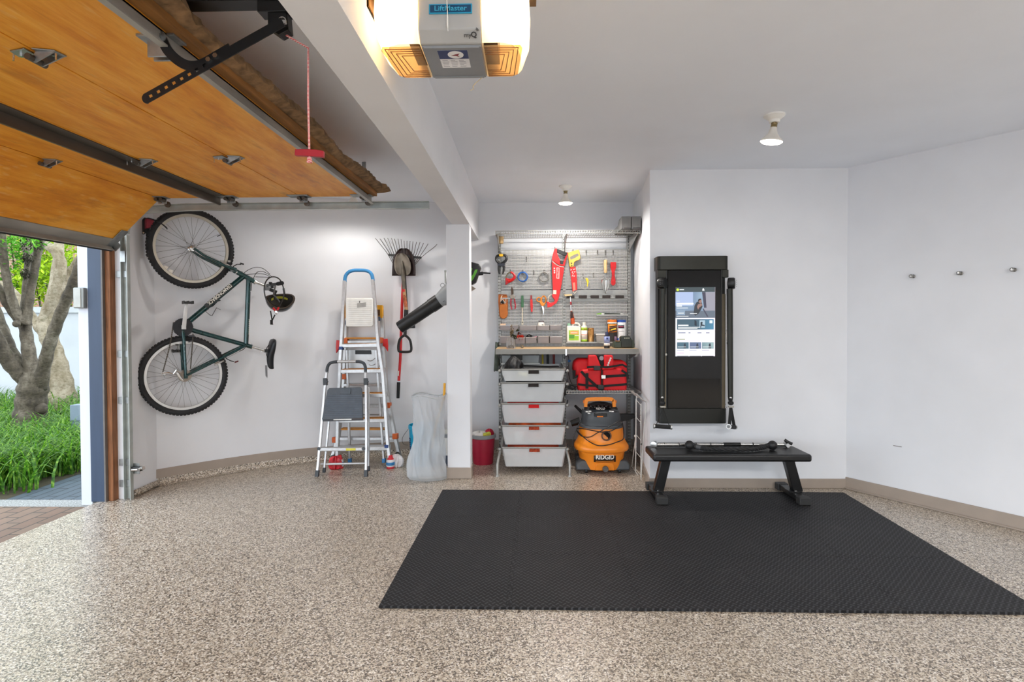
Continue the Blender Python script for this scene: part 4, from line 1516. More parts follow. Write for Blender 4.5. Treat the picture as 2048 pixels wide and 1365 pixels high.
MB().prism([lp(718.5, 602, 0.049), lp(720, 602, 0.049), lp(720, 606, 0.049), lp(718.5, 606, 0.049)], LN * 0.001).build('tray_hole', pm('dark tray hole', '#4a4644'), wtr)
for (xl, yl, xr, yr, tape) in ((684, 692, 757, 691, 1), (681, 743, 766, 742, 1), (679, 791, 770, 791, 1), (677, 842, 774, 841, 1), (676, 898, 778, 897, 0)):
    a, b = lp(xl, yl), lp(xr, yr)
    m = MB().obox((a + b) / 2 + V3((0, 0.03, 0)), (b - a) / 2, (0, 0.05, 0), (0, 0, 0.017))
    sx = m.build('step', alu, ld, bevel=0.004)
    if tape:
        m = MB().obox((a + b) / 2 + V3((0, 0.03, 0.0185)), (b - a) * 0.46, (0, 0.048, 0), (0, 0, 0.0016))
        m.build('step_tape', orange_tread if tape and yl > 700 else pm('tan worn tape', '#c6a183', 0.7), sx)
for (x0, y0, x1, y1) in ((700, 926, 694, 700), (768, 926, 752, 700)):
    MB().bar(lp(x0, y0, -0.13), lp(x1, y1, -0.05), 0.02, 0.03, LN).build('rear_leg', alu, ld, bevel=0.003)
    MB().bar(lp(x0, y0, -0.13), lp(x0 - 0.2, y0 - 9, -0.13), 0.03, 0.036, LN).build('rear_foot', blue_plastic, ld, bevel=0.003)
for (x, y) in ((683, 697), (774, 893)):
    MB().obox(lp(x, y, 0.0), (0.018, 0, 0), LN * 0.026, (0, 0, 0.014)).build('rail_joint', pm('navy joint plastic', '#2d4a86', 0.5), ld, bevel=0.003)
MB().tube([lp(697, 770, -0.08), lp(760, 770, -0.08)], 0.007, 8).build('rear_brace', alu, ld)
MB().tube([lp(697, 830, -0.1), lp(764, 830, -0.1)], 0.007, 8).build('rear_brace', alu, ld)
# feet: red boots with white tape, a blue band
for (x, y) in ((679, 938), (781, 934)):
    c = lp(x, y)
    c.z = 0
    m = MB().lathe([(0.03, 0.0), (0.036, 0.006), (0.034, 0.02), (0.028, 0.03), (0.03, 0.085), (0.022, 0.1), (0.018, 0.12)], c, Z3, 14)
    m.build('foot_boot', pm('red and white boot rubber', '#d02a34', 0.6), ld)
    MB().lathe([(0.034, 0.018), (0.038, 0.026), (0.035, 0.075), (0.030, 0.082)], c, Z3, 14).build('foot_wrap', pm('white plastic wrap', '#e4e2e6', 0.5), ld)
    MB().lathe([(0.0385, 0.032), (0.0395, 0.036), (0.038, 0.056), (0.0365, 0.060)], c, Z3, 14).build('foot_band', blue_plastic, ld)

# ---------------------------------------------------------------- articulated ladder leaning on the wall behind
mp_, MN = leaning(5.30, 5.47, 1.55)
ml_ = thing('articulated_ladder', 'folded aluminium multi position ladder with orange clips and red locks, against the curved wall', 'ladder', mp_(730, 928))
for pts in ([(661, 928), (676, 880), (688, 760), (691, 690), (693, 618)], [(802, 925), (790, 872), (773, 780), (768, 700), (763, 618)]):
    rail(ml_, mp_, MN, [mp_(*p) for p in pts], 0.015, 0.03, 'side_rail', pm('ladder aluminium', '#bcbdbd', 0.42, 0.7, var=0.08))
for (x, y) in ((661, 932), (801, 929)):
    MB().bar(mp_(x, y), mp_(x + (3 if x < 700 else -2), y - 9), 0.042, 0.07, MN).build('foot', pm('ochre rubber foot', '#c98a3c', 0.7), ml_, bevel=0.004)
yellow_label = pm('yellow warning label', '#eda91c', 0.5, var=0.06)
m = MB().obox(mp_(728, 624, 0.02), (mp_(766, 624) - mp_(690, 624)) / 2, MN * 0.022, (0, 0, 0.062))
tc = m.build('top_cap', yellow_label, ml_, bevel=0.005)
m = MB().prism([mp_(745, 616, 0.043), mp_(760, 616, 0.043), mp_(760, 632, 0.043), mp_(745, 632, 0.043)], MN * 0.001)
m.build('cap_print', pm('dark brown print', '#4c2f1a', 0.6), tc)
for (x, y) in ((757, 638), (694, 646)):
    MB().obox(mp_(x, y, 0.03), (0.02, 0, 0), MN * 0.02, (0, 0, 0.02)).build('cap_clip', pm('slate blue clip', '#54627a', 0.5), ml_)
for (y, xl, xr, c) in ((677, 692, 767, 1), (684, 692, 767, 0), (770, 689, 772, 0), (812, 686, 777, 0), (877, 678, 789, 0), (858, 684, 772, 1)):
    a, b = mp_(xl, y, 0.0), mp_(xr, y, 0.0)
    MB().obox((a + b) / 2 + V3((0, 0.0, 0)), (b - a) / 2, (0, 0.035, 0), (0, 0, 0.008 if c else 0.013)).build('rung', orange_tread if c else alu, ml_, bevel=0.002)
pa = MB().prism([mp_(694, 700, 0.035), mp_(763, 700, 0.035), mp_(766, 741, 0.035), mp_(692, 741, 0.035)], MN * 0.008)
pan = pa.build('tool_tray', pm('pressed aluminium sheet', '#c6c8c8', 0.4, 0.6, var=0.06), ml_, bevel=0.002)
for k in range(3):
    MB().tube([mp_(735 + 26 * t / 5 + 3 * k, 735 - 9 * t / 5 - 14 + 9 * k + 4 * math.sin(t), 0.044) for t in range(6)], 0.004, 6).build('tray_ridge', alu, pan)
MB().prism([mp_(711, 701, 0.044), mp_(742, 701, 0.044), mp_(743, 709, 0.044), mp_(711, 709, 0.044)], MN * 0.01).build('tray_latch', black_plastic, pan)
for (x, y, s) in ((679.5, 693, -1), (771, 690, 1)):
    m = MB().prism([mp_(x - 4 * s, y - 11, 0.03), mp_(x + 5 * s, y - 12, 0.03), mp_(x + 6 * s, y + 3, 0.03), mp_(x + 5.5 * s, y + 14, 0.03), mp_(x - 0.5 * s, y + 4, 0.03), mp_(x - 4 * s, y + 3, 0.03)], MN * 0.03)
    m.build('lock_knob', red_plastic, ml_, bevel=0.004)
for (x, y) in ((692, 683), (764, 682), (777, 811), (791, 873), (671, 880), (690, 754)):
    MB().obox(mp_(x, y, 0.01), (0.022, 0, 0), MN * 0.04, (0, 0, 0.026)).build('orange_clip', pm('burnt orange clip', '#cf5f22', 0.5), ml_, bevel=0.004)
for (x, y) in ((795, 909), (666, 915)):
    MB().lathe([(0.022, 0), (0.022, 0.012), (0.008, 0.016)], mp_(x, y, 0.035), MN, 14).build('levelling_knob', black_plastic, ml_)
# plastic bags at the ladder feet
for i, (x, y, Y, lab) in enumerate(((790, 924, 5.18, 'crumpled white plastic bag on the floor under the right leg of the tall ladder'), (672, 940, 5.1, 'crumpled red plastic wrapper on the floor at the left leg of the tall ladder'))):
    c = at(x, y, Y)
    c.z = 0.055

    def bag(i_, j_, c=c, i=i):
        th, ph = math.pi * (j_ - 0.5), 2 * math.pi * i_
        r = 0.052 * (1 + 0.28 * math.sin(3 * ph + 5 * j_) * math.cos(th) + 0.2 * math.sin(7 * ph - 3 * j_))
        return c + V3((r * math.cos(th) * math.cos(ph) + (0.022 if i == 0 else 0), r * math.cos(th) * math.sin(ph) * 0.7 - 0.02, max(-0.054, r * 1.1 * math.sin(th))))
    b = MB().grid(22, 12, bag, True).build('plastic_bag', pm('crumpled white plastic film', '#dedbdc', 0.35) if i == 0 else pm('red and clear film', '#c22b36', 0.35, var=0.5, scale=30), smooth=False)
    tag(b, lab, 'plastic bag')

# ---------------------------------------------------------------- garden tools on the wall
GY = 5.60
G = lambda x, y, o=0.0: at(x, y, GY - o)
rk = thing('leaf_rake', 'leaf rake with dark tines and a long red handle, hung head up behind the shovel', 'rake', G(797, 795))
MB().tube([G(807, 545, 0.015), G(804, 610, 0.015), G(800.5, 720, 0.015), G(797.5, 762, 0.015)], 0.0135, 10).build('handle', pm('red painted handle', '#cf1c20', 0.35, var=0.08), rk)
MB().tube([G(798, 742, 0.015), G(797.6, 752, 0.015)], 0.0145, 10).build('handle_sticker', white_plastic, rk)
MB().tube([G(797.2, 765, 0.015), G(796, 797, 0.015)], [0.017, 0.015], 10).build('grip', black_plastic, rk)
tines = [(751, 477), (760, 478), (768, 477), (775.5, 477), (783, 477), (789, 478), (796, 478), (802, 479), (808, 482), (814, 482), (820, 482.5), (826, 483.5), (833, 484.5), (840, 485), (847, 486.5), (856, 488), (874, 489)]
m = MB()
for i, (tx, ty) in enumerate(tines):
    u = i / (len(tines) - 1)
    bx, by = 777 + u * 65, 511 + u * 5
    rx = 806 + (u - 0.5) * 20
    kx = tx + (bx - tx) * 0.22
    m.tube(smooth_path([G(rx, 548, 0.02), G(bx, by, 0.03), G(kx, ty + 7, 0.045), G(tx, ty, 0.02 if i in (0, 16) else 0.012)], 3), 0.0028, 5)
m.build('tines', pm('dark tine steel', '#4a443f', 0.45, 0.7), rk)
m = MB().bar(G(777, 510, 0.034), G(843, 516, 0.034), 0.012, 0.022, Z3)
m.build('tine_bar', black_plastic, rk)
spd = thing('spade', 'black square shouldered spade hung on the wall, mostly hidden behind the steel shovel', 'spade', G(808, 550))


def blade(pts, zoff, curve, c0):
    return [G(x, y, zoff - curve * ((x - c0) / 22) ** 2) for x, y in pts]


def plate(rows, off, curve, name, mat, o, th=0.003):
    """blade from rows of (y, xl, xr), dished across"""
    def fn(i, j):
        k = j * (len(rows) - 1)
        a = min(int(k), len(rows) - 2)
        f = k - a
        y = rows[a][0] * (1 - f) + rows[a + 1][0] * f
        xl = rows[a][1] * (1 - f) + rows[a + 1][1] * f
        xr = rows[a][2] * (1 - f) + rows[a + 1][2] * f
        x = xl + (xr - xl) * i
        return G(x, y, off + curve * abs(2 * i - 1) ** 2)
    return MB().grid(13, 3 * len(rows), fn).build(name, mat, o, solid=th, angle=60)


plate([(497, 802, 812), (499, 798, 817), (504, 793, 822), (512, 788, 827), (522, 785.5, 830), (538, 784.5, 831), (552, 784, 831)], 0.03, 0.025, 'blade', pm('black enamel with worn red', '#2b1d1b', 0.4, 0.3, var=0.5, scale=9), spd)
MB().tube([G(809, 545, 0.045), G(815, 640, 0.045), G(824, 655, 0.045)], 0.012, 8).build('shaft', black_metal, spd)
MB().obox(G(824, 648, 0.045), (0.03, 0, 0), (0, 0.012, 0), (0, 0, 0.045)).build('grip', black_plastic, spd, bevel=0.006)
sh = thing('shovel', 'round pointed steel shovel with wooden shaft and black D grip, hung on the wall', 'shovel', G(812, 703))
plate([(507, 797, 806), (510, 793, 812), (516, 790, 817), (526, 788, 821), (538, 789, 822), (547, 793, 820), (551, 799, 815)], 0.055, 0.02, 'blade', pm('worn shovel steel', '#7d7468', 0.45, 0.6, var=0.25, scale=14), sh)
MB().tube([G(804, 522, 0.068), G(806, 545, 0.075), G(808, 580, 0.075)], [0.006, 0.02, 0.017], 10).build('socket', pm('socket steel', '#6e675c', 0.45, 0.6, var=0.25), sh)
MB().tube([G(808, 578, 0.075), G(810, 600, 0.075), G(813, 624, 0.075)], 0.0165, 10).build('shaft', pm('pale ash wood shaft', '#bd9468', 0.6, var=0.25, scale=20), sh)
MB().tube([G(807.6, 579, 0.075), G(807.9, 584, 0.075)], 0.0185, 10).build('red_collar', red_plastic, sh)
MB().tube([G(808.5, 590, 0.077), G(812, 614, 0.077)], [0.0165, 0.0168], 10).build('shaft_label', pm('red print on wood', '#b4643c', 0.6, var=0.5, scale=40), sh)
MB().tube([G(812.5, 620, 0.075), G(811, 640, 0.075), G(810, 672, 0.075)], [0.021, 0.018, 0.016], 10).build('grip_sleeve', black_plastic, sh)
dg = [G(x, y, 0.075) for x, y in ((809, 671), (803, 675), (799, 681), (797, 690), (796.8, 699), (799, 703.5), (810, 704.5), (820, 703.5), (822.5, 699), (822, 690), (820, 681), (815.5, 675), (810, 671))]
MB().tube(smooth_path(dg, 3), 0.0125, 8).build('grip', black_plastic, sh)
# ---------------------------------------------------------------- leaf blower hung behind the pillar
BY = 5.10
B = lambda x, y, o=0.0: at(x, y, BY - o)
lb = thing('leaf_blower', 'cordless leaf blower with a long black tube, hung behind the white pillar', 'leaf blower', B(860, 620))
ax0, ax1 = B(799, 656, 0.06), B(862, 613, 0.06)
ax2 = B(878, 602, 0.06)
MB().tube([ax0, ax0 + (ax1 - ax0) * 0.02, ax1, ax1 + (ax1 - ax0) * 0.005, ax2], [0.052, 0.055, 0.06, 0.064, 0.064], 20).build('blower_tube', black_plastic, lb)
dd = (ax1 - ax0).normalized()
MB().tube([ax2 - dd * 0.02, ax2 + dd * 0.01, ax2 + dd * 0.09, ax2 + dd * 0.16], [0.060, 0.062, 0.085, 0.09], 20).build('nozzle_cone', pm('light grey nozzle plastic', '#9a9ea0', 0.5, var=0.06), lb)
m = MB()
for k in range(4):
    p = ax2 + dd * 0.03 + (dd.cross(Y3)) * (0.02 - 0.018 * k) + V3((0, -0.062, 0))
    m.bar(p, p + dd * 0.06, 0.004, 0.004)
m.build('nozzle_slots', pm('dark slots', '#303234'), lb)
MB().tube([ax2 + dd * 0.15, B(915, 560, 0.0), B(930, 545, 0.0)], [0.085, 0.08, 0.06], 18).build('motor_body', pm('light grey nozzle plastic'), lb)
m = MB().prism([B(938, 523, 0.04), B(958, 528, 0.04), B(961, 535, 0.04), B(951, 565, 0.04), B(941, 571, 0.04), B(934, 560, 0.04)], Y3 * 0.1)
bt = m.build('battery', black_plastic, lb, bevel=0.008)
m = MB().prism([B(941, 555, 0.042), B(946, 549, 0.042), B(950, 540, 0.042), B(955, 539, 0.042), B(954, 544, 0.042), B(947, 558, 0.042), B(942, 564, 0.042)], Y3 * 0.01)
m.build('battery_accent', pm('lime green plastic', '#63b52f', 0.45), bt)
MB().prism([B(939, 541, 0.042), B(943, 536, 0.042), B(945, 538, 0.042), B(941, 547, 0.042)], Y3 * 0.01).build('battery_accent', pm('lime green plastic'), bt)
MB().tube([B(953, 549, 0.0), B(966, 547, 0.0)], 0.016, 10).tube([B(960, 546, 0.0), B(981, 547, 0.0)], 0.007, 8).build('hook_rod', black_metal, lb)
MB().prism([B(940, 570, 0.02), B(951, 577, 0.02), B(940, 584, 0.02)], Y3 * 0.05).build('guard', pm('taupe plastic', '#a09385', 0.6), lb)
m = MB().bar(B(891, 567, 0.05), B(890.5, 545, 0.05), 0.02, 0.012, X3).obox(B(891, 543, 0.05), (0.01, 0, 0), (0, 0.01, 0), (0, 0, 0.008))
m.build('hang_strap', pm('pale grey strap', '#bfc4bd', 0.6), lb)
MB().tube(circle(B(885, 571, 0.05), X3, Z3, 0.018, 14), 0.003, 5, True).build('hang_ring', pm('light grey nozzle plastic'), lb)

# ---------------------------------------------------------------- buckets and trash bag by the pillar
def bucket(name, label, c, r0, r1, h, mat, rim, lip=0.012, wall=0.004):
    t = thing(name, label, 'bucket', c)
    MB().lathe([(0.001, 0.002), (r0, 0.0), (r0 + 0.002, 0.004), (r1, h - 0.03), (r1, h), (r1 - wall, h), (r1 - wall - 0.002, h - 0.03), (r0 - wall, 0.01), (0.001, 0.01)], c, Z3, 36, False).build('bucket_body', mat, t)
    MB().lathe([(r1, h - 0.035), (r1 + lip, h - 0.03), (r1 + lip, h - 0.002), (r1, h + 0.002), (r1 - 0.004, h)], c, Z3, 36, False).build('rim', rim, t)
    return t


blue_m = pm('turquoise bucket plastic', '#159dc4', 0.4, var=0.05)
bc = V3((at(816, 880, 5.28).x + 0.152, 5.28, 0))
bb_ = bucket('blue_bucket', 'turquoise plastic bucket half hidden behind the trash bag', bc, 0.12, 0.14, 0.37, blue_m, blue_m, 0.006)
MB().tube(smooth_path([bc + V3((-0.145, -0.02, 0.33)), bc + V3((-0.19, -0.06, 0.26)), bc + V3((-0.175, -0.10, 0.21)), bc + V3((-0.13, -0.11, 0.2))], 4), 0.002, 6).build('bail', pm('dark bail wire', '#4c4a48', 0.4, 0.8), bb_)
m = MB()
for k, (dx, dz, w, h) in enumerate(((0, 0.25, 0.02, 0.012), (0.0, 0.232, 0.016, 0.01), (0.002, 0.214, 0.02, 0.010), (0.0, 0.196, 0.014, 0.012), (0.002, 0.176, 0.02, 0.01), (0.0, 0.158, 0.016, 0.012), (0.002, 0.138, 0.018, 0.01), (0, 0.09, 0.016, 0.01))):
    a = math.radians(202 + 4)
    r = 0.1215 + 0.0525 * dz / 1.0 + 0.0015
    p = bc + V3((r * math.cos(a), r * math.sin(a), dz))
    tg = V3((-math.sin(a), math.cos(a), 0))
    m.obox(p, tg * w, V3((math.cos(a), math.sin(a), 0)) * 0.002, Z3 * h * 0.55)
m.build('bucket_print', pm('navy bucket print', '#17406d', 0.5), bb_)
wc = V3((at(897, 880, 5.30).x - 0.0, 5.30, 0))
wbk = bucket('white_bucket', 'white bucket with a dark base standing behind the pillar', wc, 0.10, 0.118, 0.30, white_plastic, pm('grey bucket rim', '#8a8d8f', 0.5))
MB().lathe([(0.1, 0), (0.1045, 0.001), (0.112, 0.10), (0.108, 0.10)], wc, Z3, 30, False).build('dark_base', pm('slate bucket base', '#4a5262', 0.5), wbk)
rc = V3((at(966, 890, 5.32).x, 5.32, 0))
rb = bucket('red_bucket', 'crimson plastic pail with a grey rim, holding cleaning rags and sponges', rc, 0.092, 0.112, 0.275, pm('crimson bucket plastic', '#a81f3a', 0.4, var=0.05), pm('grey bucket rim'), 0.010)
tag(MB().obox(rc + V3((0.035, -0.04, 0.27)), (0.035, 0.01, 0.008), (-0.01, 0.025, 0), (0, 0, 0.022)).build('sponge', pm('yellow green sponge', '#c9c64a', 0.9, var=0.2, scale=40, bump=0.4), bevel=0.006), 'yellow green sponge on top of the crimson pail', 'sponge')


def rag(i, j):
    a = 2 * math.pi * i
    r = 0.075 * math.sin(math.pi * j * 0.5 + 0.02)
    return rc + V3((-0.03 + r * math.cos(a) * (1 + 0.2 * math.sin(3 * a)), -0.02 + r * math.sin(a) * 0.8, 0.245 + 0.055 * math.cos(math.pi * j * 0.5) + 0.008 * math.sin(5 * a)))


tag(MB().grid(20, 7, rag, True).build('cleaning_rag', pm('white rag', '#dcd8d2', 0.9, var=0.08), solid=0.003), 'bunched white rag in the crimson pail', 'rag')
rr_ = MB()


def brush(i, j):
    a = 2 * math.pi * i
    r = 0.05 * math.sin(math.pi * (0.02 + 0.48 * j))
    return rc + V3((0.055 + r * math.cos(a), 0.045 + r * math.sin(a), 0.25 + 0.06 * math.cos(math.pi * j * 0.5) + 0.005 * math.sin(4 * a)))


tag(MB().grid(16, 6, brush, True).build('red_cloth', pm('red cloth', '#b8203a', 0.9), solid=0.003), 'red cloth stuffed in the crimson pail behind the sponge', 'cloth')

# clear trash bag on its hoop
TB = V3((at(857, 900, 4.82).x, 4.82, 0))
bagm = translucent('thin grey plastic film', '#eef1f4', 0.35, 0.45)
sc_bag = thing('trash_bag_stand', 'tall clear grey trash bag standing open beside the white pillar', 'trash bag', TB)
rw = [(0.0, 0.158, 0.10, 0.00), (0.03, 0.172, 0.125, 0.0), (0.10, 0.162, 0.12, 0.0), (0.2, 0.146, 0.112, 0.0), (0.35, 0.134, 0.105, 0.006), (0.5, 0.13, 0.108, 0.008), (0.58, 0.136, 0.114, 0.01), (0.65, 0.138, 0.12, 0.012), (0.70, 0.146, 0.125, 0.012), (0.712, 0.147, 0.126, 0.012)]


def bagf(i, j):
    k = j * (len(rw) - 1)
    a = min(int(k), len(rw) - 2)
    f = k - a
    z, rx, ry, ox = [rw[a][q] * (1 - f) + rw[a + 1][q] * f for q in range(4)]
    ph = 2 * math.pi * i
    tw = ph + 1.5 * z
    env = min(1, max(0, (0.72 - z) * 9)) * min(1, 0.3 + z * 6)
    fz = lambda n_, p: 1 - 2 * abs(math.sin(0.5 * (n_ * tw + p)))
    fold_ = 1 + env * (0.055 * fz(5, 1 + 4 * z) + 0.07 * fz(7, 9 * z) + 0.055 * fz(11, -11 * z + 2 * math.sin(9 * z)) + 0.02 * fz(21, 9 * z + 3 * math.sin(14 * z)))
    x = TB.x + ox + rx * math.cos(ph) * fold_
    return V3((min(x, -0.674), TB.y - 0.03 + ry * math.sin(ph) * fold_, z + 0.004 + (0.012 * math.sin(3 * ph + 1) if z > 0.6 else 0)))


bgm = MB().grid(160, 46, bagf, True)
bgm.build('bag_film', bagm, sc_bag, angle=180)
hoop = [V3((TB.x + 0.012 + 0.143 * math.cos(a), TB.y - 0.03 + 0.122 * math.sin(a), 0.706 + 0.012 * math.sin(3 * a + 1))) for a in [2 * math.pi * k / 40 for k in range(40)]]
MB().tube(hoop, 0.005, 6, True).build('hoop', pm('grey hoop plastic', '#b4b8ba', 0.5), sc_bag)
for k in range(3):
    a = k * 2.1 + 0.5
    p = V3((TB.x + 0.012 + 0.12 * math.cos(a), TB.y - 0.03 + 0.1 * math.sin(a), 0.012))
    q = V3((TB.x + 0.012 + 0.10 * math.cos(a + 2.4), TB.y - 0.03 + 0.09 * math.sin(a + 2.4), 0.7))
    MB().tube([p, q], 0.004, 6).build('stand_rod', pm('grey hoop plastic'), sc_bag)
t = thing('yellow_stick', 'yellow handled tool standing in the open clear trash bag', 'tool', (TB.x + 0.09, TB.y, 0.1))
q0, q1, q2 = at(872, 850, 4.80), at(888, 797, 4.80), at(895, 767, 4.80)
for q in (q0, q1, q2):
    q.x = min(q.x, -0.69)
MB().tube([q0 + V3((-0.04, 0, -0.2)), q0, q1], 0.008, 8).build('shaft', pm('pale wood shaft', '#cdb592', 0.6), t)
MB().tube([q1 - (q2 - q1) * 0.1, q2], [0.011, 0.01], 8).build('grip', pm('yellow grip', '#e2a324', 0.5), t)
# ---------------------------------------------------------------- wall mounted shelving system in the alcove
TYB = 5.665                                  # front face of the perforated boards
T = lambda x, y, o=0.0: at(x, y, TYB - o)
silver = pm('silver grey coated steel', '#a3a39f', 0.42, 0.5, var=0.06)
shelf_grey = pm('warm grey steel shelf', '#8b8983', 0.45, 0.3, var=0.06)
slot_dark = pm('dark slot', '#3a3835', 0.8)


def perforated(name, col):
    t = NT(name)
    sx = t.node('ShaderNodeSeparateXYZ')
    t.link(t.co(), sx.inputs[0])
    fx = t.math('FRACT', t.math('MULTIPLY', sx.outputs[0], 1 / 0.0127))
    fz = t.math('FRACT', t.math('MULTIPLY', sx.outputs[2], 1 / 0.032))
    hole = t.math('MULTIPLY', t.math('LESS_THAN', t.math('ABSOLUTE', t.math('SUBTRACT', fx, 0.5)), 0.17), t.math('LESS_THAN', t.math('ABSOLUTE', t.math('SUBTRACT', fz, 0.5)), 0.34))
    n = t.noise(t.co(), 20, 2)
    t.set(color=t.ramp(n, [(0.3, tuple(c * 0.95 for c in lin(col))), (0.7, lin(col))]), rough=0.42, metal=0.35)
    tp = t.node('ShaderNodeBsdfTransparent')
    mx = t.node('ShaderNodeMixShader')
    t.link(hole, mx.inputs[0])
    t.link(t.b.outputs[0], mx.inputs[1])
    t.link(tp.outputs[0], mx.inputs[2])
    t.link(mx.outputs[0], t.out.inputs['Surface'])
    return t.m


perf = perforated('perforated silver steel', '#adaba7')
shv = thing('tool_rack', 'silver wall mounted shelving rack with perforated tool boards, uprights and wire shelves', 'shelving unit', T(1128, 905))
shv['kind'] = 'thing'
ups = []
for px, yb in ((998.5, 900), (1128, 900), (1258, 925)):
    a, b = T(px, 466, -0.005), T(px, yb, -0.005)
    u = MB().box(a.x - 0.014, a.x + 0.014, TYB - 0.005, TYB + 0.09, max(0.1, b.z), a.z).build('upright', silver, shv)
    m = MB()
    z = max(0.12, b.z)
    while z < a.z - 0.03:
        for s in (-1, 1):
            m.box(a.x + s * 0.006 - 0.0028, a.x + s * 0.006 + 0.0028, TYB - 0.0062, TYB - 0.004, z, z + 0.014)
        z += 0.03
    m.build('upright_slots', slot_dark, u)
    ups.append(a.x)
xs = [ups[0] + 0.016, ups[1] - 0.016, ups[1] + 0.016, ups[2] - 0.016]
for k in (0, 2):
    for (ya, yb) in ((500, 579), (604, 697)):
        za, zb = T(1100, ya).z, T(1100, yb).z
        MB().box(xs[k], xs[k + 1], TYB + 0.001, TYB + 0.004, zb, za).build('perforated_board', perf, shv)
        MB().box(xs[k], xs[k + 1], TYB - 0.004, TYB + 0.012, za - 0.004, za + 0.002).build('board_lip', silver, shv)
    za, zb = T(1100, 580.5).z, T(1100, 603).z
    MB().box(xs[k], xs[k + 1], TYB + 0.003, TYB + 0.008, zb, za).build('plain_board', silver, shv)
    za, zb = T(1100, 590).z, T(1100, 598).z
    MB().box(xs[k], xs[k + 1], TYB - 0.03, TYB + 0.003, zb, zb + 0.004).box(xs[k], xs[k + 1], TYB - 0.032, TYB - 0.028, zb, zb + 0.012).box(xs[k], xs[k + 1], TYB - 0.03, TYB - 0.026, za - 0.004, za).build('tool_rail', silver, shv)
# small accessory ledges on the boards
for (x0, x1, y, d) in ((1131, 1194, 685, 0.10), (1193, 1225, 685, 0.10), (1192, 1255, 631, 0.05)):
    a, b = T(x0, y), T(x1, y)
    MB().box(a.x, b.x, TYB - d, TYB, a.z - 0.006, a.z).box(a.x, b.x, TYB - d - 0.002, TYB - d, a.z - 0.006, a.z + 0.008).build('ledge', silver, shv)
# hooks
for (x, y) in ((1053, 521), (1067.5, 548), (1172.5, 508), (1195, 508), (1187, 553), (1211, 508), (1226.5, 508), (1020.5, 546), (1045.5, 547), (1088, 547), (1166.5, 555), (1109, 501), (1146, 506), (1001.5, 512)):
    m = MB().tube(smooth_path([T(x, y - 7, 0.0), T(x, y - 5, 0.012), T(x + 0.3, y, 0.022), T(x + 0.4, y + 3, 0.04), T(x + 0.3, y - 0.5, 0.052)], 3), 0.0028, 6)
    m.obox(T(x, y - 4, 0.002), (0.006, 0, 0), (0, 0.003, 0), (0, 0, 0.014))
    m.build('hook', pm('dull hook steel', '#7b7874', 0.4, 0.7), shv)
# top wire shelf on brackets
SYF, SYB, SZ = 5.20, 5.66, 2.155
SX0, SX1 = at(991, 462, SYF).x, at(1281, 462, SYF).x
m = MB()
for y in (SYF, SYF + 0.012, 5.36, 5.52, SYB):
    m.tube([(SX0, y, SZ if y != SYF else SZ - 0.028), (SX1, y, SZ if y != SYF else SZ - 0.028)], 0.0042, 6)
nx = 58
for i in range(nx):
    x = SX0 + (SX1 - SX0) * i / (nx - 1)
    m.tube([(x, SYF, SZ - 0.028), (x, SYF + 0.004, SZ + 0.003), (x, SYB, SZ + 0.003)], 0.002, 5)
m.build('wire_shelf', silver, shv)
for i, x in enumerate(ups):
    xf = (SX0 + 0.004, x, SX1 - 0.004)[i] if i != 1 else x
    m = MB().prism([(x - 0.003, SYB + 0.01, SZ - 0.005), (x - 0.003, SYF + 0.02, SZ - 0.006), (x - 0.003, SYF + 0.02, SZ - 0.022), (x - 0.003, SYB - 0.04, SZ - 0.13), (x - 0.003, SYB + 0.01, SZ - 0.16)], (0.006, 0, 0))
    m.build('shelf_bracket', silver, shv)
m = MB().bar((SX1 - 0.003, SYF, SZ - 0.02), (SX1 - 0.003, SYB, SZ - 0.01), 0.006, 0.03).bar((SX0 + 0.003, SYF, SZ - 0.02), (SX0 + 0.003, SYB, SZ - 0.01), 0.006, 0.03)
m.build('shelf_end', silver, shv)
# work shelf
WZ = 1.078
WX0, WX1 = at(991, 705, SYF).x, at(1277, 705, SYF).x
MB().box(WX0 + 0.002, WX1 - 0.002, SYF + 0.004, TYB - 0.01, WZ - 0.02, WZ).build('worktop', pm('pale birch worktop', '#cfae82', 0.5, var=0.12, scale=10, stretch=(0.5, 6, 6)), shv)
wm_ = MB().box(WX0, at(1131, 705, SYF).x, SYF - 0.012, SYF + 0.004, WZ - 0.05, WZ - 0.002).build('shelf_front', shelf_grey, shv, bevel=0.002)
MB().box(at(1133, 705, SYF).x, WX1, SYF - 0.012, SYF + 0.004, WZ - 0.05, WZ - 0.002).build('shelf_front', shelf_grey, shv, bevel=0.002)
MB().box(at(1131, 705, SYF).x - 0.002, at(1133, 705, SYF).x + 0.002, SYF - 0.014, SYF + 0.004, WZ - 0.06, WZ - 0.002).build('joint_clip', chrome, shv)
for x in ups:
    MB().prism([(x - 0.003, SYB, WZ - 0.021), (x - 0.003, SYF + 0.03, WZ - 0.021), (x - 0.003, SYF + 0.03, WZ - 0.045), (x - 0.003, SYB, WZ - 0.13)], (0.006, 0, 0)).build('shelf_bracket', silver, shv)
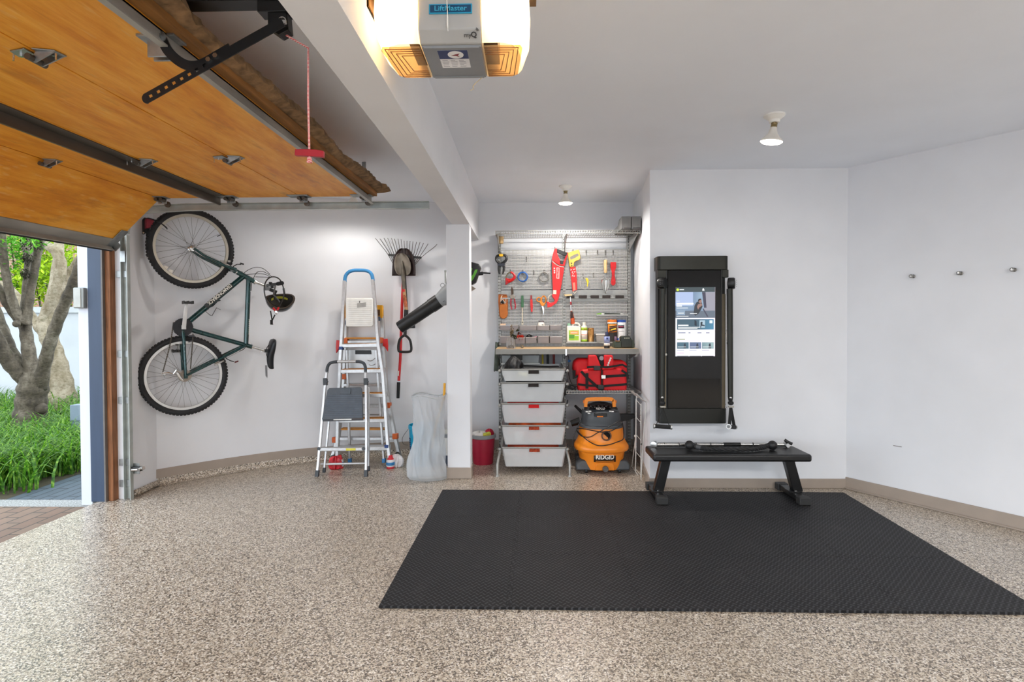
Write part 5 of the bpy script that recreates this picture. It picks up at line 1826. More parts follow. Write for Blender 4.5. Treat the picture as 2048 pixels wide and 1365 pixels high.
# lower wire shelf on the right
LZ = at(1200, 783, 5.10).z
lx0, lx1 = at(1133, 783, 5.10).x, at(1268, 783, 5.10).x
m = MB()
for y in (5.10, 5.112, 5.28, 5.46, 5.64):
    m.tube([(lx0, y, LZ if y > 5.105 else LZ - 0.022), (lx1, y, LZ if y > 5.105 else LZ - 0.022)], 0.0042, 6)
for i in range(26):
    x = lx0 + (lx1 - lx0) * i / 25
    m.tube([(x, 5.10, LZ - 0.022), (x, 5.104, LZ + 0.003), (x, 5.64, LZ + 0.003)], 0.002, 5)
m.build('wire_shelf', silver, shv)
for x in (ups[1], ups[2]):
    MB().prism([(x - 0.003, SYB, LZ - 0.004), (x - 0.003, 5.12, LZ - 0.004), (x - 0.003, 5.12, LZ - 0.02), (x - 0.003, SYB, LZ - 0.12)], (0.006, 0, 0)).build('shelf_bracket', silver, shv)
MB().tube([(lx1 - 0.02, 5.10, LZ - 0.005), (lx1 + 0.01, 4.98, LZ - 0.035)], 0.012, 8).build('shelf_arm', silver, shv)

# two grey bins on the top shelf
for i, (xa, xb, lab) in enumerate(((1243.5, 1262, 'grey open bin on the top wire shelf, the one nearer the shelf middle'), (1263, 1282, 'grey open bin at the very end of the wire shelf, against the alcove wall'))):
    y0 = 5.17
    a, b = at(xa, 433, y0), at(xb, 452, y0)
    t = thing('storage_bin', lab, 'bin', (a.x, y0 + 0.1, SZ + 0.006), 'grey bins on the top wire shelf')
    x0, x1, z0, z1 = a.x + 0.001, b.x - 0.001, SZ + 0.006, a.z
    m = MB().box(x0, x1, y0, y0 + 0.006, z0 + 0.01, z1)
    for x in (x0, x1 - 0.004):
        m.prism([(x, y0 + 0.004, z0), (x, y0 + 0.004, z1), (x, y0 + 0.16, z1 - 0.005), (x, y0 + 0.22, z1 - 0.05), (x, y0 + 0.44, z1 - 0.05), (x, y0 + 0.44, z0)], (0.004, 0, 0))
    m.box(x0, x1, y0 + 0.004, y0 + 0.44, z0, z0 + 0.004)
    m.build('bin_body', pm('slate grey bin plastic', '#6a6967', 0.5, var=0.06), t)

# ---------------------------------------------------------------- drawer tower
DF = 4.97
D = lambda x, y, o=0.0: at(x, y, DF - o)
tw = thing('drawer_tower', 'tower of five frosted plastic drawers on a silver frame in the alcove', 'drawer unit', D(1067, 950))
frost = translucent('frosted clear plastic', '#f8fafb', 0.2, 0.42)
FX0, FX1 = D(1000.5, 800).x, D(1133.5, 800).x
for k, (x, px) in enumerate(((FX0, 995), (FX1, 1140))):
    MB().box(x - 0.008, x + 0.008, TYB - 0.06, TYB - 0.03, 0.0, 0.93).build('rear_post', silver, tw)
    ft = at(px, 956, 4.86)
    ft.z = 0.0
    s = -1 if k == 0 else 1
    MB().tube([(x, TYB - 0.05, 0.20), (x, DF + 0.1, 0.215), (x, DF + 0.02, 0.205), (ft.x - s * 0.004, 4.88, 0.13), (ft.x, 4.862, 0.10), (ft.x, 4.86, 0.012)], 0.011, 10).build('leg', silver, tw)
    MB().lathe([(0.017, 0), (0.017, 0.006), (0.012, 0.014)], ft, Z3, 14).build('foot', silver, tw)
drw = [(739.5, 763, 1002, 1131, 1009, 1125), (766, 805, 1001, 1131, 1007, 1125), (808, 847, 1002, 1131.5, 1009, 1126), (852, 891, 1002.5, 1132, 1010, 1126), (896, 935, 1003.5, 1133, 1011, 1126)]
dtops = []
for i, (yt, yb, xa, xb, xc, xd) in enumerate(drw):
    a, b, c, d = D(xa, yt), D(xb, yt), D(xc, yb), D(xd, yb)
    zt, zb = (a.z + b.z) / 2, (c.z + d.z) / 2
    dtops.append((zt, zb))
    yr = TYB - 0.08

    def rr(x0, x1, y0, y1, z, r=0.012):
        return [V3((x0 + r, y0, z)), V3((x1 - r, y0, z)), V3((x1, y0 + r, z)), V3((x1, y1 - r, z)), V3((x1 - r, y1, z)), V3((x0 + r, y1, z)), V3((x0, y1 - r, z)), V3((x0, y0 + r, z))]
    m = MB()
    rings = [rr(a.x, b.x, DF, yr, zt), rr(c.x, d.x, DF + 0.02, yr - 0.02, zb)]
    inn = [rr(c.x + 0.004, d.x - 0.004, DF + 0.024, yr - 0.024, zb + 0.004), rr(a.x + 0.004, b.x - 0.004, DF + 0.004, yr - 0.004, zt)]
    vs = [p for r in (rings[0], rings[1], inn[0], inn[1]) for p in r]
    n = 8
    fs = []
    for q in range(3):
        for k in range(n):
            l = (k + 1) % n
            if q == 1:
                continue
            fs.append((q * n + k, (q + 1) * n + k, (q + 1) * n + l, q * n + l))
    for k in range(n):
        l = (k + 1) % n
        fs.append((3 * n + k, k, l, 3 * n + l))
    fs.append(tuple(range(n, 2 * n)))
    fs.append(tuple(range(3 * n - 1, 2 * n - 1, -1)))
    dr = m.add(vs, fs).build('drawer', frost, tw)
    m = MB().tube([(a.x, yr, zt), (a.x, DF + 0.005, zt), (a.x + 0.006, DF - 0.006, zt), (b.x - 0.006, DF - 0.006, zt), (b.x, DF + 0.005, zt), (b.x, yr, zt)], 0.0075, 8)
    m.build('drawer_rim', silver, dr)
    xm = (a.x + b.x) / 2 + 0.004
    hz = zt - 0.022
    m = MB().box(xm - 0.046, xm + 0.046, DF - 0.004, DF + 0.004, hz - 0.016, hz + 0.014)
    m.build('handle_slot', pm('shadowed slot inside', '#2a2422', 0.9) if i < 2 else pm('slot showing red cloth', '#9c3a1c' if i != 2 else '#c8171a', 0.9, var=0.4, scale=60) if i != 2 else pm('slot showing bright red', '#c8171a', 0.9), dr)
    m = MB()
    m.tube([(xm - 0.048, DF - 0.006, hz + 0.016), (xm - 0.048, DF - 0.006, hz - 0.018), (xm + 0.048, DF - 0.006, hz - 0.018), (xm + 0.048, DF - 0.006, hz + 0.016)], 0.003, 6)
    m.build('handle_lip', pm('pale slot lip', '#c9cccd', 0.4), dr)
    for k, x in enumerate((FX0, FX1)):
        s = -1 if k == 0 else 1
        MB().tube([(x, TYB - 0.06, zt - 0.02), (x, DF + 0.06, zt - 0.03), (x + s * 0.004, DF + 0.03, zt - 0.015), (x + s * 0.008, DF + 0.015, zt + 0.03)], 0.0065, 8).build('drawer_runner', pm('dark runner steel', '#45474a', 0.4, 0.6), tw)
        MB().ball((x + s * 0.006, DF - 0.004, zt - 0.012), 0.014, 12, 8).build('runner_knob', silver, tw)


def blob(name, lab, cat, c, r, mat, f=4, amp=0.12, sq=1.0):
    def fn(i, j):
        a, t_ = 2 * math.pi * i, math.pi * (j - 0.5)
        k = 1 + amp * (math.sin(f * a + 3 * t_) * math.cos(t_) + 0.5 * math.sin((f + 5) * a - 4 * t_) * math.cos(t_))
        ct = math.copysign(abs(math.cos(t_)) ** sq, math.cos(t_))
        return V3(c) + V3((r[0] * ct * math.cos(a) * k, r[1] * ct * math.sin(a) * k, r[2] * math.sin(t_) * (1 + 0.4 * amp * math.sin(f * a))))
    return tag(MB().grid(40, 18, fn, True).build(name, mat), lab, cat)


dcx = (FX0 + FX1) / 2
z = lambda i, f: dtops[i][1] + (dtops[i][0] - dtops[i][1]) * f
c = D(1027, 727, -0.16)
blob('work_glove', 'crumpled black work glove piled on the left of the topmost drawer', 'glove', (c.x, c.y, z(0, 1.15)), (0.075, 0.08, 0.085), pm('black leather', '#161617', 0.55, var=0.3, bump=0.2), 3, 0.2)
tag(MB().prism([D(1044, 741, -0.1), D(1046, 736, -0.1), D(1075, 737, -0.1), D(1100, 738, -0.1), D(1121, 737, -0.1), D(1122, 742, -0.1)], Y3 * 0.3).build('flat_bag', pm('charcoal nylon', '#2c2d2e', 0.7), bevel=0.008), 'flat charcoal pouch lying across the right of the topmost drawer', 'pouch')
blob('yellow_rag', 'pale yellow rag seen through the topmost frosted drawer', 'rag', (D(1045, 755).x, DF + 0.12, z(0, 0.45)), (0.06, 0.07, 0.028), pm('pale yellow cloth', '#c9c58a', 0.9), 3, 0.15)
blob('dark_tarp', 'folded black cloth filling the top of the second drawer', 'cloth', (dcx, DF + 0.3, z(1, 0.82)), (0.255, 0.25, 0.05), pm('black cloth', '#141415', 0.8), 5, 0.04, 0.4)
hose = [V3((D(1030, 782).x + 0.038 * math.cos(a), DF + 0.03, D(1030, 783).z + 0.05 * math.sin(a))) for a in [0.9 + 4.9 * k / 20 for k in range(21)]]
tag(MB().tube(hose, 0.008, 8).build('white_hose', white_plastic), 'curled white hose seen through the left of the second drawer', 'hose')
tag(MB().tube([D(1020, 799, -0.04), D(1050, 796, -0.05), D(1073, 798, -0.04)], [0.012, 0.016, 0.008], 10).build('white_pipe', white_plastic), 'short white pipe lying in the second drawer below its slot', 'pipe')
tag(MB().lathe([(0.022, 0), (0.022, 0.02)], D(1060, 790, -0.05), Y3, 16).build('pipe_cap', white_plastic), 'round white cap resting on the white pipe in the second drawer', 'cap')
blob('red_cloth', 'bright red cloth in the third drawer from the top', 'cloth', (dcx, DF + 0.232, z(2, 0.62)), (0.24, 0.19, 0.075), pm('bright red cloth', '#d0201c', 0.85, var=0.3, scale=12), 4, 0.03, 0.2)
blob('orange_cloth', 'orange and brown cloth heaped in the fourth drawer', 'cloth', (dcx + 0.01, DF + 0.235, z(3, 0.62)), (0.245, 0.19, 0.085), pm('orange brown cloth', '#c9571f', 0.85, var=0.5, scale=14), 5, 0.03, 0.2)
tag(MB().lathe([(0.015, 0), (0.04, 0), (0.04, 0.02), (0.015, 0.02)], D(1038, 872, -0.035), Y3, 24, False).build('white_disc', white_plastic), 'round white disc seen through the left of the fourth drawer', 'disc')
blob('rust_cloth', 'rust red cloth in the lowest drawer', 'cloth', (dcx, DF + 0.222, z(4, 0.72)), (0.23, 0.18, 0.055), pm('rust red cloth', '#b4482c', 0.85, var=0.35, scale=10), 4, 0.03, 0.2)

# tray hung under the worktop, handles standing behind it
a, b = at(1003, 711, 5.35), at(1079, 728, 5.35)
t = thing('hanging_tray', 'grey clear tray with a black label hung under the left of the worktop', 'tray', (a.x + 0.17, 5.45, b.z))
MB().prism([(a.x, 5.35, a.z), (b.x, 5.35, a.z), (b.x - 0.01, 5.37, b.z), (a.x + 0.01, 5.37, b.z)], Y3 * 0.22).build('tray_body', pm('cloudy grey plastic', '#a9afb0', 0.35), t, bevel=0.004)
MB().box(a.x - 0.003, b.x + 0.003, 5.338, 5.35, b.z - 0.006, b.z + 0.008).build('tray_lip', silver, t)
lbp = at(1021, 711, 5.34), at(1045, 721, 5.34)
MB().box(lbp[0].x, lbp[1].x, 5.338, 5.345, lbp[1].z, lbp[0].z).build('tray_label', pm('black and olive label', '#1d1e16', 0.5, var=0.6, scale=60), t)
for (x0, w, col, lab) in ((1085, 0.010, '#d9c63a', 'yellow long handle standing behind the drawer tower'), (1095.5, 0.013, '#1c1d22', 'black long handle standing behind the drawer tower'), (1107.5, 0.012, '#7c201d', 'dark red long handle standing behind the drawer tower')):
    p = at(x0, 705, 5.60)
    tag(MB().tube([(p.x + 0.012, 5.61, 0.0), (p.x + 0.004, 5.605, 0.6), (p.x, 5.60, WZ - 0.022)], w, 10).build('broomstick', pm('handle ' + col, col, 0.45)), lab, 'broomstick', 'long handles behind the drawers')
p = at(994, 712, 5.62)
jk = MB().grid(14, 8, lambda i, j: V3((p.x + 0.03 * math.cos(2 * math.pi * i) * (0.5 + 0.6 * j), 5.62 + 0.03 * math.sin(2 * math.pi * i), p.z + 0.13 - 0.28 * j + 0.008 * math.sin(6 * math.pi * i))), True)
tag(jk.build('hanging_bag', pm('dark sage nylon', '#4f564c', 0.8, var=0.4, scale=20), solid=0.002), 'dark sage cloth bag hanging beside the left upright at worktop height', 'bag')
# ---------------------------------------------------------------- wet dry vacuum
VX, VY = at(1202, 880, 5.10).x, 5.10
vac = thing('shop_vacuum', 'orange and grey wet dry vacuum cleaner on casters under the wire shelf', 'vacuum cleaner', (VX, VY, 0))
vor = pm('glossy orange plastic', '#ef8a1d', 0.33, var=0.03)
vgr = pm('charcoal vacuum plastic', '#474b4f', 0.5, var=0.06)
SQ = 0.92


def vl(prof, n=48, ex=0.85):
    """squarish lathe about the vacuum's axis"""
    rings = []
    for r, h in prof:
        ring = []
        for k in range(n):
            a = 2 * math.pi * k / n
            ca, sa = math.cos(a), math.sin(a)
            ring.append(V3((VX + r * math.copysign(abs(ca) ** ex, ca), VY + SQ * r * math.copysign(abs(sa) ** ex, sa), h)))
        rings.append(ring)
    return MB().shell(rings)


vl([(0.165, 0.03), (0.188, 0.036), (0.192, 0.1), (0.205, 0.17), (0.212, 0.185), (0.235, 0.195), (0.241, 0.205), (0.240, 0.225), (0.234, 0.238), (0.214, 0.27), (0.200, 0.305), (0.196, 0.345), (0.191, 0.395)]).build('drum', vor, vac)
vl([(0.192, 0.392), (0.193, 0.398), (0.188, 0.412), (0.174, 0.417), (0.171, 0.455), (0.172, 0.462), (0.166, 0.50), (0.158, 0.53), (0.12, 0.548)]).build('motor_head', vgr, vac)
m = MB()
rings = []
for r, h in ((0.150, 0.532), (0.150, 0.548), (0.128, 0.57), (0.10, 0.578)):
    rings.append([V3((VX + r * math.cos(a), VY + 0.01 + 0.72 * r * math.sin(a), h - 0.06 * math.sin(a) * -1 * 0.35)) for a in [2 * math.pi * k / 36 for k in range(36)]])
m.shell(rings).build('control_deck', black_plastic, vac)


def on_front(x, z, r, o=0.0):
    """point on the front of the drum surface of radius r at sideways offset x"""
    ca = max(-1, min(1, x / r))
    ex = 0.85
    c = math.copysign(abs(ca) ** (1 / ex), ca)
    s = math.sqrt(max(0, 1 - c * c))
    return V3((VX + x, VY - SQ * (r * s ** ex) - o, z))


def warp(mb, r, o):
    mb.v = [on_front(v.x, v.z, r, o) for v in mb.v]
    return mb


def plate_on(x0, x1, z0, z1, r, o, n=14):
    return MB().grid(n, 2, lambda i, j: on_front(x0 + (x1 - x0) * i, z0 + (z1 - z0) * j, r + (0), o))


zl0, zl1 = at(1205, 926, 4.9).z, at(1205, 909.5, 4.9).z
xl0, xl1 = -0.085, 0.105
rl = 0.196
lb_ = plate_on(xl0, xl1, zl0, zl1, rl, 0.006).build('name_plate', pm('black name plate', '#231b17', 0.4), vac, solid=0.004)
tm = MB().text('RIDGID', (0.01, 0, zl0 + 0.026), X3, Z3, 0.056, 0, 0.022, True, 0.86)
warp(tm, rl, 0.0095).build('plate_lettering', pm('white plate lettering', '#f4f0ea', 0.4), lb_)
plate_on(-0.07, 0.09, zl0 + 0.006, zl0 + 0.012, rl, 0.0095).build('plate_stripe', vor, lb_)
pc = on_front(0.022, at(1207, 872, 4.92).z, 0.192, 0.0)
m = MB().lathe([(0.036, -0.02), (0.040, 0.012), (0.044, 0.016), (0.042, 0.020), (0.033, 0.020), (0.030, -0.03)], pc, (0, -1, 0.05), 30, False)
m.build('hose_port', pm('dark bronze port ring', '#5a3a24', 0.4), vac)
MB().lathe([(0.001, 0), (0.033, 0), (0.033, 0.004), (0.001, 0.004)], pc, (0, -1, 0.05), 24, False).build('port_opening', pm('black port opening', '#060606', 0.9), vac)
# bottom spout and drain cap
zb = 0.04
MB().prism([on_front(x, zz, 0.192, 0.012) for x, zz in ((-0.075, 0.035), (-0.07, 0.085), (-0.055, 0.10), (0.075, 0.10), (0.09, 0.085), (0.095, 0.035))], (0, 0.03, 0)).build('drain_panel', vor, vac, bevel=0.006)
MB().lathe([(0.026, 0), (0.026, 0.02), (0.022, 0.026), (0.001, 0.026)], on_front(0.012, 0.055, 0.192, 0.012), (0, -1, 0), 18, False).bar(on_front(0.012, 0.055, 0.192, 0.038) - X3 * 0.02, on_front(0.012, 0.055, 0.192, 0.038) + X3 * 0.02, 0.008, 0.012).build('drain_cap', pm('grey drain cap', '#5b5855', 0.5), vac)
for s in (-1, 1):
    x = VX + s * 0.165
    m = MB().prism([(x - 0.068, VY - 0.15, 0.03), (x + 0.068, VY - 0.15, 0.03), (x + 0.066 * (1 if s > 0 else 0.9), VY - 0.14, 0.085), (x + (0.03 if s > 0 else 0.05), VY - 0.12, 0.115), (x - (0.05 if s > 0 else 0.03), VY - 0.12, 0.115), (x - 0.066 * (0.9 if s > 0 else 1), VY - 0.14, 0.085)], Y3 * 0.12)
    m.build('caster_housing', vgr, vac, bevel=0.012)
    MB().lathe([(0.018, -0.011), (0.02, -0.008), (0.02, 0.008), (0.018, 0.011)], (x - s * 0.02, VY - 0.12, 0.02), X3, 16).build('caster_wheel', black_plastic, vac)
    m = MB().prism([(x - 0.05, VY + 0.1, 0.03), (x + 0.05, VY + 0.1, 0.03), (x + 0.05, VY + 0.1, 0.1), (x - 0.05, VY + 0.1, 0.1)], Y3 * 0.1)
    m.build('caster_housing', vgr, vac, bevel=0.012)
    MB().lathe([(0.018, -0.011), (0.02, -0.008), (0.02, 0.008), (0.018, 0.011)], (x, VY + 0.17, 0.02), X3, 16).build('caster_wheel', black_plastic, vac)
# handle
hp = [at(x, y, 5.0) for x, y in ((1171, 814), (1172, 803), (1177, 799.5), (1200, 798.5), (1222, 799), (1227, 803), (1228, 814))]
rings = []
hpp = smooth_path(hp, 3)
for i, p in enumerate(hpp):
    d = (hpp[min(i + 1, len(hpp) - 1)] - hpp[max(i - 1, 0)]).normalized()
    s = d.cross(Y3).normalized()
    rings.append([p + s * 0.014 - Y3 * 0.02, p + s * 0.014 + Y3 * 0.02, p - s * 0.014 + Y3 * 0.02, p - s * 0.014 - Y3 * 0.02])
hd = MB().shell(rings).build('carry_handle', vor, vac, bevel=0.005)
for x in (1168, 1231):
    MB().obox(at(x, 804, 5.0), (0.008, 0, 0), (0, 0.012, 0), (0, 0, 0.012)).build('handle_pivot', pm('dark orange pivot', '#c96a14', 0.4), hd)
m = MB()
for k in range(6):
    q = at(1181 + k * 7.6, 814 if k % 2 else 812, 5.02)
    m.ball(q, (0.02, 0.05, 0.014), 10, 6)
m.build('rear_grip', black_plastic, vac)
q = at(1201, 819, 4.985)
MB().text('RIDGID', (q.x, q.y, q.z - 0.004), X3, (0, 0.35, 0.93), 0.026, 0.004, 0.02, True, 0.9).build('deck_lettering', pm('silver red lettering', '#d8cfc8', 0.4), vac)
m = MB()
for (x, y) in ((1174, 824), (1180, 823), (1178, 827), (1221, 823), (1225, 823.5)):
    q = at(x, y, 4.975)
    m.obox(q, (0.011, 0, 0), (0, 0.004, 0.001), (0, 0, 0.0035))
m.build('deck_icons', white_plastic, vac)
MB().obox(at(1200, 833.5, 4.94), (0.026, 0, 0), (0, 0.012, 0), (0, 0, 0.005)).build('switch', pm('orange switch', '#e0791c', 0.4), vac, bevel=0.002)
MB().obox(at(1201, 830, 4.955), (0.055, 0, 0), (0, 0.02, 0), (0, 0, 0.014)).build('switch_recess', black_plastic, vac, bevel=0.003)
# power cord wrapped round the drum
cd = [(1248, 850), (1251, 868), (1248, 881), (1235, 885), (1215, 890), (1195, 891), (1178, 884), (1163, 873), (1156, 866), (1165, 862), (1190, 863), (1205, 865), (1225, 862), (1244, 852), (1246, 845), (1238, 845), (1215, 856), (1196, 866), (1180, 875), (1165, 876), (1157, 870)]
pts = []
for x, y in cd:
    q = at(x, y, 4.90)
    dx = q.x - VX
    rr_2 = 0.205 if y < 872 else 0.222
    w_ = on_front(dx, q.z, rr_2, 0.008) if abs(dx) < rr_2 * 0.98 else V3((q.x, VY - 0.05, q.z))
    pts.append(w_)
MB().tube(smooth_path(pts, 5), 0.0042, 7).build('power_cord', black_plastic, vac)
pts = [at(x, y, 4.98) for x, y in ((1165, 818), (1162, 840), (1153, 858), (1146, 880), (1148, 898), (1152, 906))]
MB().tube(smooth_path(pts, 4), 0.0042, 7).build('power_cord', black_plastic, vac)
# flat nozzle and crevice tool stored at the back
MB().prism([at(x, y, 5.30) for x, y in ((1236, 829), (1269, 829), (1270, 836), (1262, 840), (1236, 845))], Y3 * 0.05).build('floor_nozzle', black_plastic, vac, bevel=0.004)
MB().tube([at(1160, 842, 5.22), at(1142, 848, 5.22)], [0.035, 0.028], 10).tube([at(1150, 812, 5.25), at(1165, 826, 5.2)], [0.012, 0.016], 8).build('hose_end', black_plastic, vac)

# ---------------------------------------------------------------- life vest on the wire shelf
LY = 5.16
Lv = lambda x, y, o=0.0: at(x, y, LY - o)
red_nylon = pm('red nylon', '#d40a16', 0.6, var=0.1, scale=8, bump=0.12, bscale=40)
web = pm('black webbing', '#1b1b1b', 0.85)
lv = thing('life_vest', 'red life vest with black straps and buckles lying folded on the wire shelf', 'life vest', Lv(1200, 783))


def pad(poly, y0, th, name, mat, bev=0.02):
    return MB().prism([at(x, y, y0) for x, y in poly], Y3 * th).build(name, mat, lv, bevel=bev, segs=3)


pad([(1156, 783), (1155, 762), (1159, 748), (1163, 740), (1203, 737), (1204, 783)], LY, 0.12, 'front_panel', red_nylon)
pad([(1205, 783), (1204, 738), (1243, 737), (1252, 745), (1254, 760), (1254, 783)], LY, 0.12, 'front_panel', red_nylon)
pad([(1147, 742), (1148, 724), (1158, 718), (1180, 718), (1250, 722), (1255, 730), (1255, 750), (1250, 758), (1152, 758)], LY + 0.05, 0.2, 'back_panel', red_nylon, 0.03)
pad([(1176, 741), (1177, 711), (1193, 711), (1202, 733), (1203, 741)], LY - 0.015, 0.07, 'collar_panel', red_nylon, 0.012)
pad([(1203, 741), (1209, 733), (1208, 711), (1226, 711), (1229, 739)], LY - 0.015, 0.07, 'collar_panel', red_nylon, 0.012)
pad([(1193, 711), (1208, 711), (1208, 732), (1203, 737), (1200, 730)], LY + 0.02, 0.03, 'neck_lining', pm('black lining', '#141416', 0.8), 0.004)
q = at(1203, 717, LY + 0.015)
MB().lathe([(0.001, 0), (0.02, 0), (0.02, 0.003), (0.001, 0.003)], q, (0, -1, 0), 20, False).build('lining_badge', pm('grey badge', '#9fa0a4', 0.5), lv)
tx = at(1216.5, 725.5, LY - 0.017)
up_ = V3((math.cos(math.radians(68)), 0, math.sin(math.radians(68))))
m = MB()
for k in range(7):
    p = tx + up_ * (-0.026 + 0.0115 * k) + V3((0.006, -0.0015, 0))
    m.obox(p, up_ * 0.0042, (0, 0.0005, 0), V3((-up_.z, 0, up_.x)) * (0.0055 if k % 2 else 0.008))
m.build('collar_lettering', pm('white vest lettering', '#efe9ea', 0.5), lv)


def strap(pts, w=0.02, o=0.006, name='strap', y=LY):
    P_ = [at(x, yy, y - o) for x, yy in pts]
    rings = []
    for i, p in enumerate(P_):
        d = (P_[min(i + 1, len(P_) - 1)] - P_[max(i - 1, 0)]).normalized()
        s = d.cross(Y3).normalized() * w / 2
        rings.append([p + s - Y3 * 0.002, p + s + Y3 * 0.002, p - s + Y3 * 0.002, p - s - Y3 * 0.002])
    return MB().shell(rings).build(name, web, lv)


strap([(1156, 769), (1180, 772), (1204, 772)])
strap([(1205, 773), (1254, 769)])
strap([(1206, 754), (1253, 751)], 0.024)
strap([(1174, 735), (1190, 734), (1215, 735), (1245, 730), (1254, 735)], 0.018, 0.022)
strap([(1162, 743), (1175, 757), (1192, 772), (1206, 783)], 0.024, 0.010)
strap([(1174, 747), (1174, 778)], 0.026, 0.012)
strap([(1204, 738), (1204, 783)], 0.012, 0.004)
strap([(1148, 741), (1148, 757), (1156, 752)], 0.03, 0.0, 'side_strap', LY + 0.04)
strap([(1243, 741), (1254, 748), (1256, 758)], 0.02, 0.012)
for (x, y, w, h, mt) in ((1194, 737, 0.03, 0.02, black_plastic), (1202, 775, 0.028, 0.02, black_plastic), (1207, 754.5, 0.02, 0.018, chrome)):
    MB().obox(at(x, y, LY - 0.03), (w, 0, 0), (0, 0.006, 0), (0, 0, h)).build('buckle', mt, lv, bevel=0.004)
t = MB().tube(smooth_path([at(x, y, 5.2) for x, y in ((1136, 778), (1142, 770), (1150, 774), (1146, 779), (1138, 775), (1152, 781))], 4), 0.009, 8)
tag(t.build('black_strap', web), 'coil of black strap on the wire shelf beside the red life vest', 'strap')
# cord with a blue plug hanging beside the centre upright
t = thing('tagged_cable', 'thin dark cord with a small blue tag hanging beside the centre upright below the worktop', 'cable', at(1138, 720, 5.58))
MB().tube(smooth_path([at(x, y, 5.58) for x, y in ((1132, 714), (1136, 712), (1138, 722), (1137, 745), (1141, 763), (1146, 770))], 4), 0.003, 6).build('cord', black_plastic, t)
MB().obox(at(1138.5, 722.5, 5.575), (0.012, 0, 0), (0, 0.006, 0), (0, 0, 0.012)).build('blue_tag', pm('blue tag', '#2869a8', 0.5), t, bevel=0.002)

# ---------------------------------------------------------------- folded drying rack along the alcove wall
dk = thing('drying_rack', 'folded white wire drying rack leaning along the alcove side wall beside the vacuum', 'drying rack', (1.0, 4.9, 0))
wire = pm('white coated wire', '#dedcd6', 0.4, var=0.05)


def R_(x, y, dx=0.0):
    return atx(x, y, 0.957 + dx)


fl_ = lambda p: V3((p.x, p.y, 0.006))
for pts in ([(1272, 798), (1272, 874), (1271, 946)], [(1273, 790), (1271.5, 874), (1263.5, 944)]):
    q = [R_(*p) for p in pts]
    MB().tube([q[0], q[1], fl_(V3((q[2].x, q[2].y, 0)))], 0.0045, 8).build('side_wire', wire, dk)
for pts in ([(1293, 805), (1287, 870), (1282, 946)], [(1282, 808), (1282, 890), (1282, 960)]):
    q = [R_(*p, -0.006) for p in pts]
    MB().tube([q[0], q[1], fl_(q[2])], 0.004, 8).build('side_wire', wire, dk)
q0, q1, q2 = R_(1272.5, 789), R_(1284, 800), R_(1293, 805)
MB().tube([q0, q1], 0.009, 8).tube([q1 - (q1 - q0) * 0.1, q2], 0.0055, 8).build('top_grip', pm('pale grey grip', '#b3b4b1', 0.4, 0.4), dk)
m = MB()
for k in range(13):
    f = k / 12
    a = R_(1272.3, 800 + 140 * f, 0.003)
    b = R_(1282.3, 812 + 140 * f, 0.003)
    if k % 3 == 0:
        m.tube([a, b], 0.002, 5)
m.tube([R_(1281 + (1.2 if k % 2 else -1.2), 815 + k * 2.3, -0.004) for k in range(17)], 0.0016, 5)
m.build('cross_wires', wire, dk)
MB().ball(R_(1271, 873), 0.013, 12, 8).build('joint_knob', wire, dk)
MB().ball(R_(1283, 889, -0.004), 0.008, 10, 6).build('joint_knob', pm('dark joint', '#4c4a47', 0.5), dk)
a, b = fl_(R_(1264, 946)), fl_(R_(1276, 964))
MB().tube([a, b], 0.004, 8).build('foot_wire', wire, dk)
# ---------------------------------------------------------------- hand tools on the perforated boards
def pix(poly, o=0.02):
    return [T(x, y, o) for x, y in poly]


def slab(poly, o, th, name, mat, root, bevel=0.001):
    """flat shape th thick whose front face is o in front of the board"""
    return MB().prism(pix(poly, o), Y3 * th).build(name, mat, root, bevel=bevel)


def ptube(pts, r, name, mat, root, o=0.03, n=8, sm=3, closed=False):
    q = [T(*p[:2], p[2] if len(p) > 2 else o) for p in pts]
    if sm and not closed:
        q = smooth_path(q, sm)
        if isinstance(r, (list, tuple)):
            k = len(r) - 1
            r = [r[min(int(i / (len(q) - 1) * k), k - 1)] * (1 - (i / (len(q) - 1) * k - min(int(i / (len(q) - 1) * k), k - 1))) + r[min(int(i / (len(q) - 1) * k) + 1, k)] * (i / (len(q) - 1) * k - min(int(i / (len(q) - 1) * k), k - 1)) for i in range(len(q))]
    return MB().tube(q, r, n, closed).build(name, mat, root)


PXM = TYB / F_PX            # metres per pixel at the board

t = thing('bar_clamp', 'black locking clamp with a yellow top, hung at the upper left of the tool boards', 'clamp', T(1002, 548, 0.04))
ptube([(1000, 510), (994, 513), (992.3, 519), (995, 524), (1002, 529)], 0.0125, 'handle', black_plastic, t, 0.045)
ptube([(1006, 510), (1012, 513), (1012.7, 519), (1009, 524), (1002, 529)], 0.0125, 'handle', black_plastic, t, 0.045)
slab([(994.5, 527), (1010, 527), (1009, 533), (995.5, 533)], 0.06, 0.03, 'clamp_body', pm('blue black clamp body', '#262b36', 0.5), t, 0.004)
ptube([(998, 532), (997.5, 540), (999, 549)], [0.012, 0.011, 0.006], 'jaw', black_plastic, t, 0.045)
ptube([(1007.5, 532), (1007.5, 540), (1005, 549)], [0.012, 0.011, 0.006], 'jaw', black_plastic, t, 0.045)
ptube([(1003, 533), (1003, 544)], 0.004, 'screw', steel, t, 0.045)
slab([(998, 508), (1000, 509), (1002.4, 507), (1005, 509), (1006.5, 507.5), (1006.3, 512), (1004, 513.5), (1000.5, 513.5), (998, 512)], 0.06, 0.03, 'yellow_trigger', pm('yellow clamp trigger', '#e3b21d', 0.5), t, 0.003)

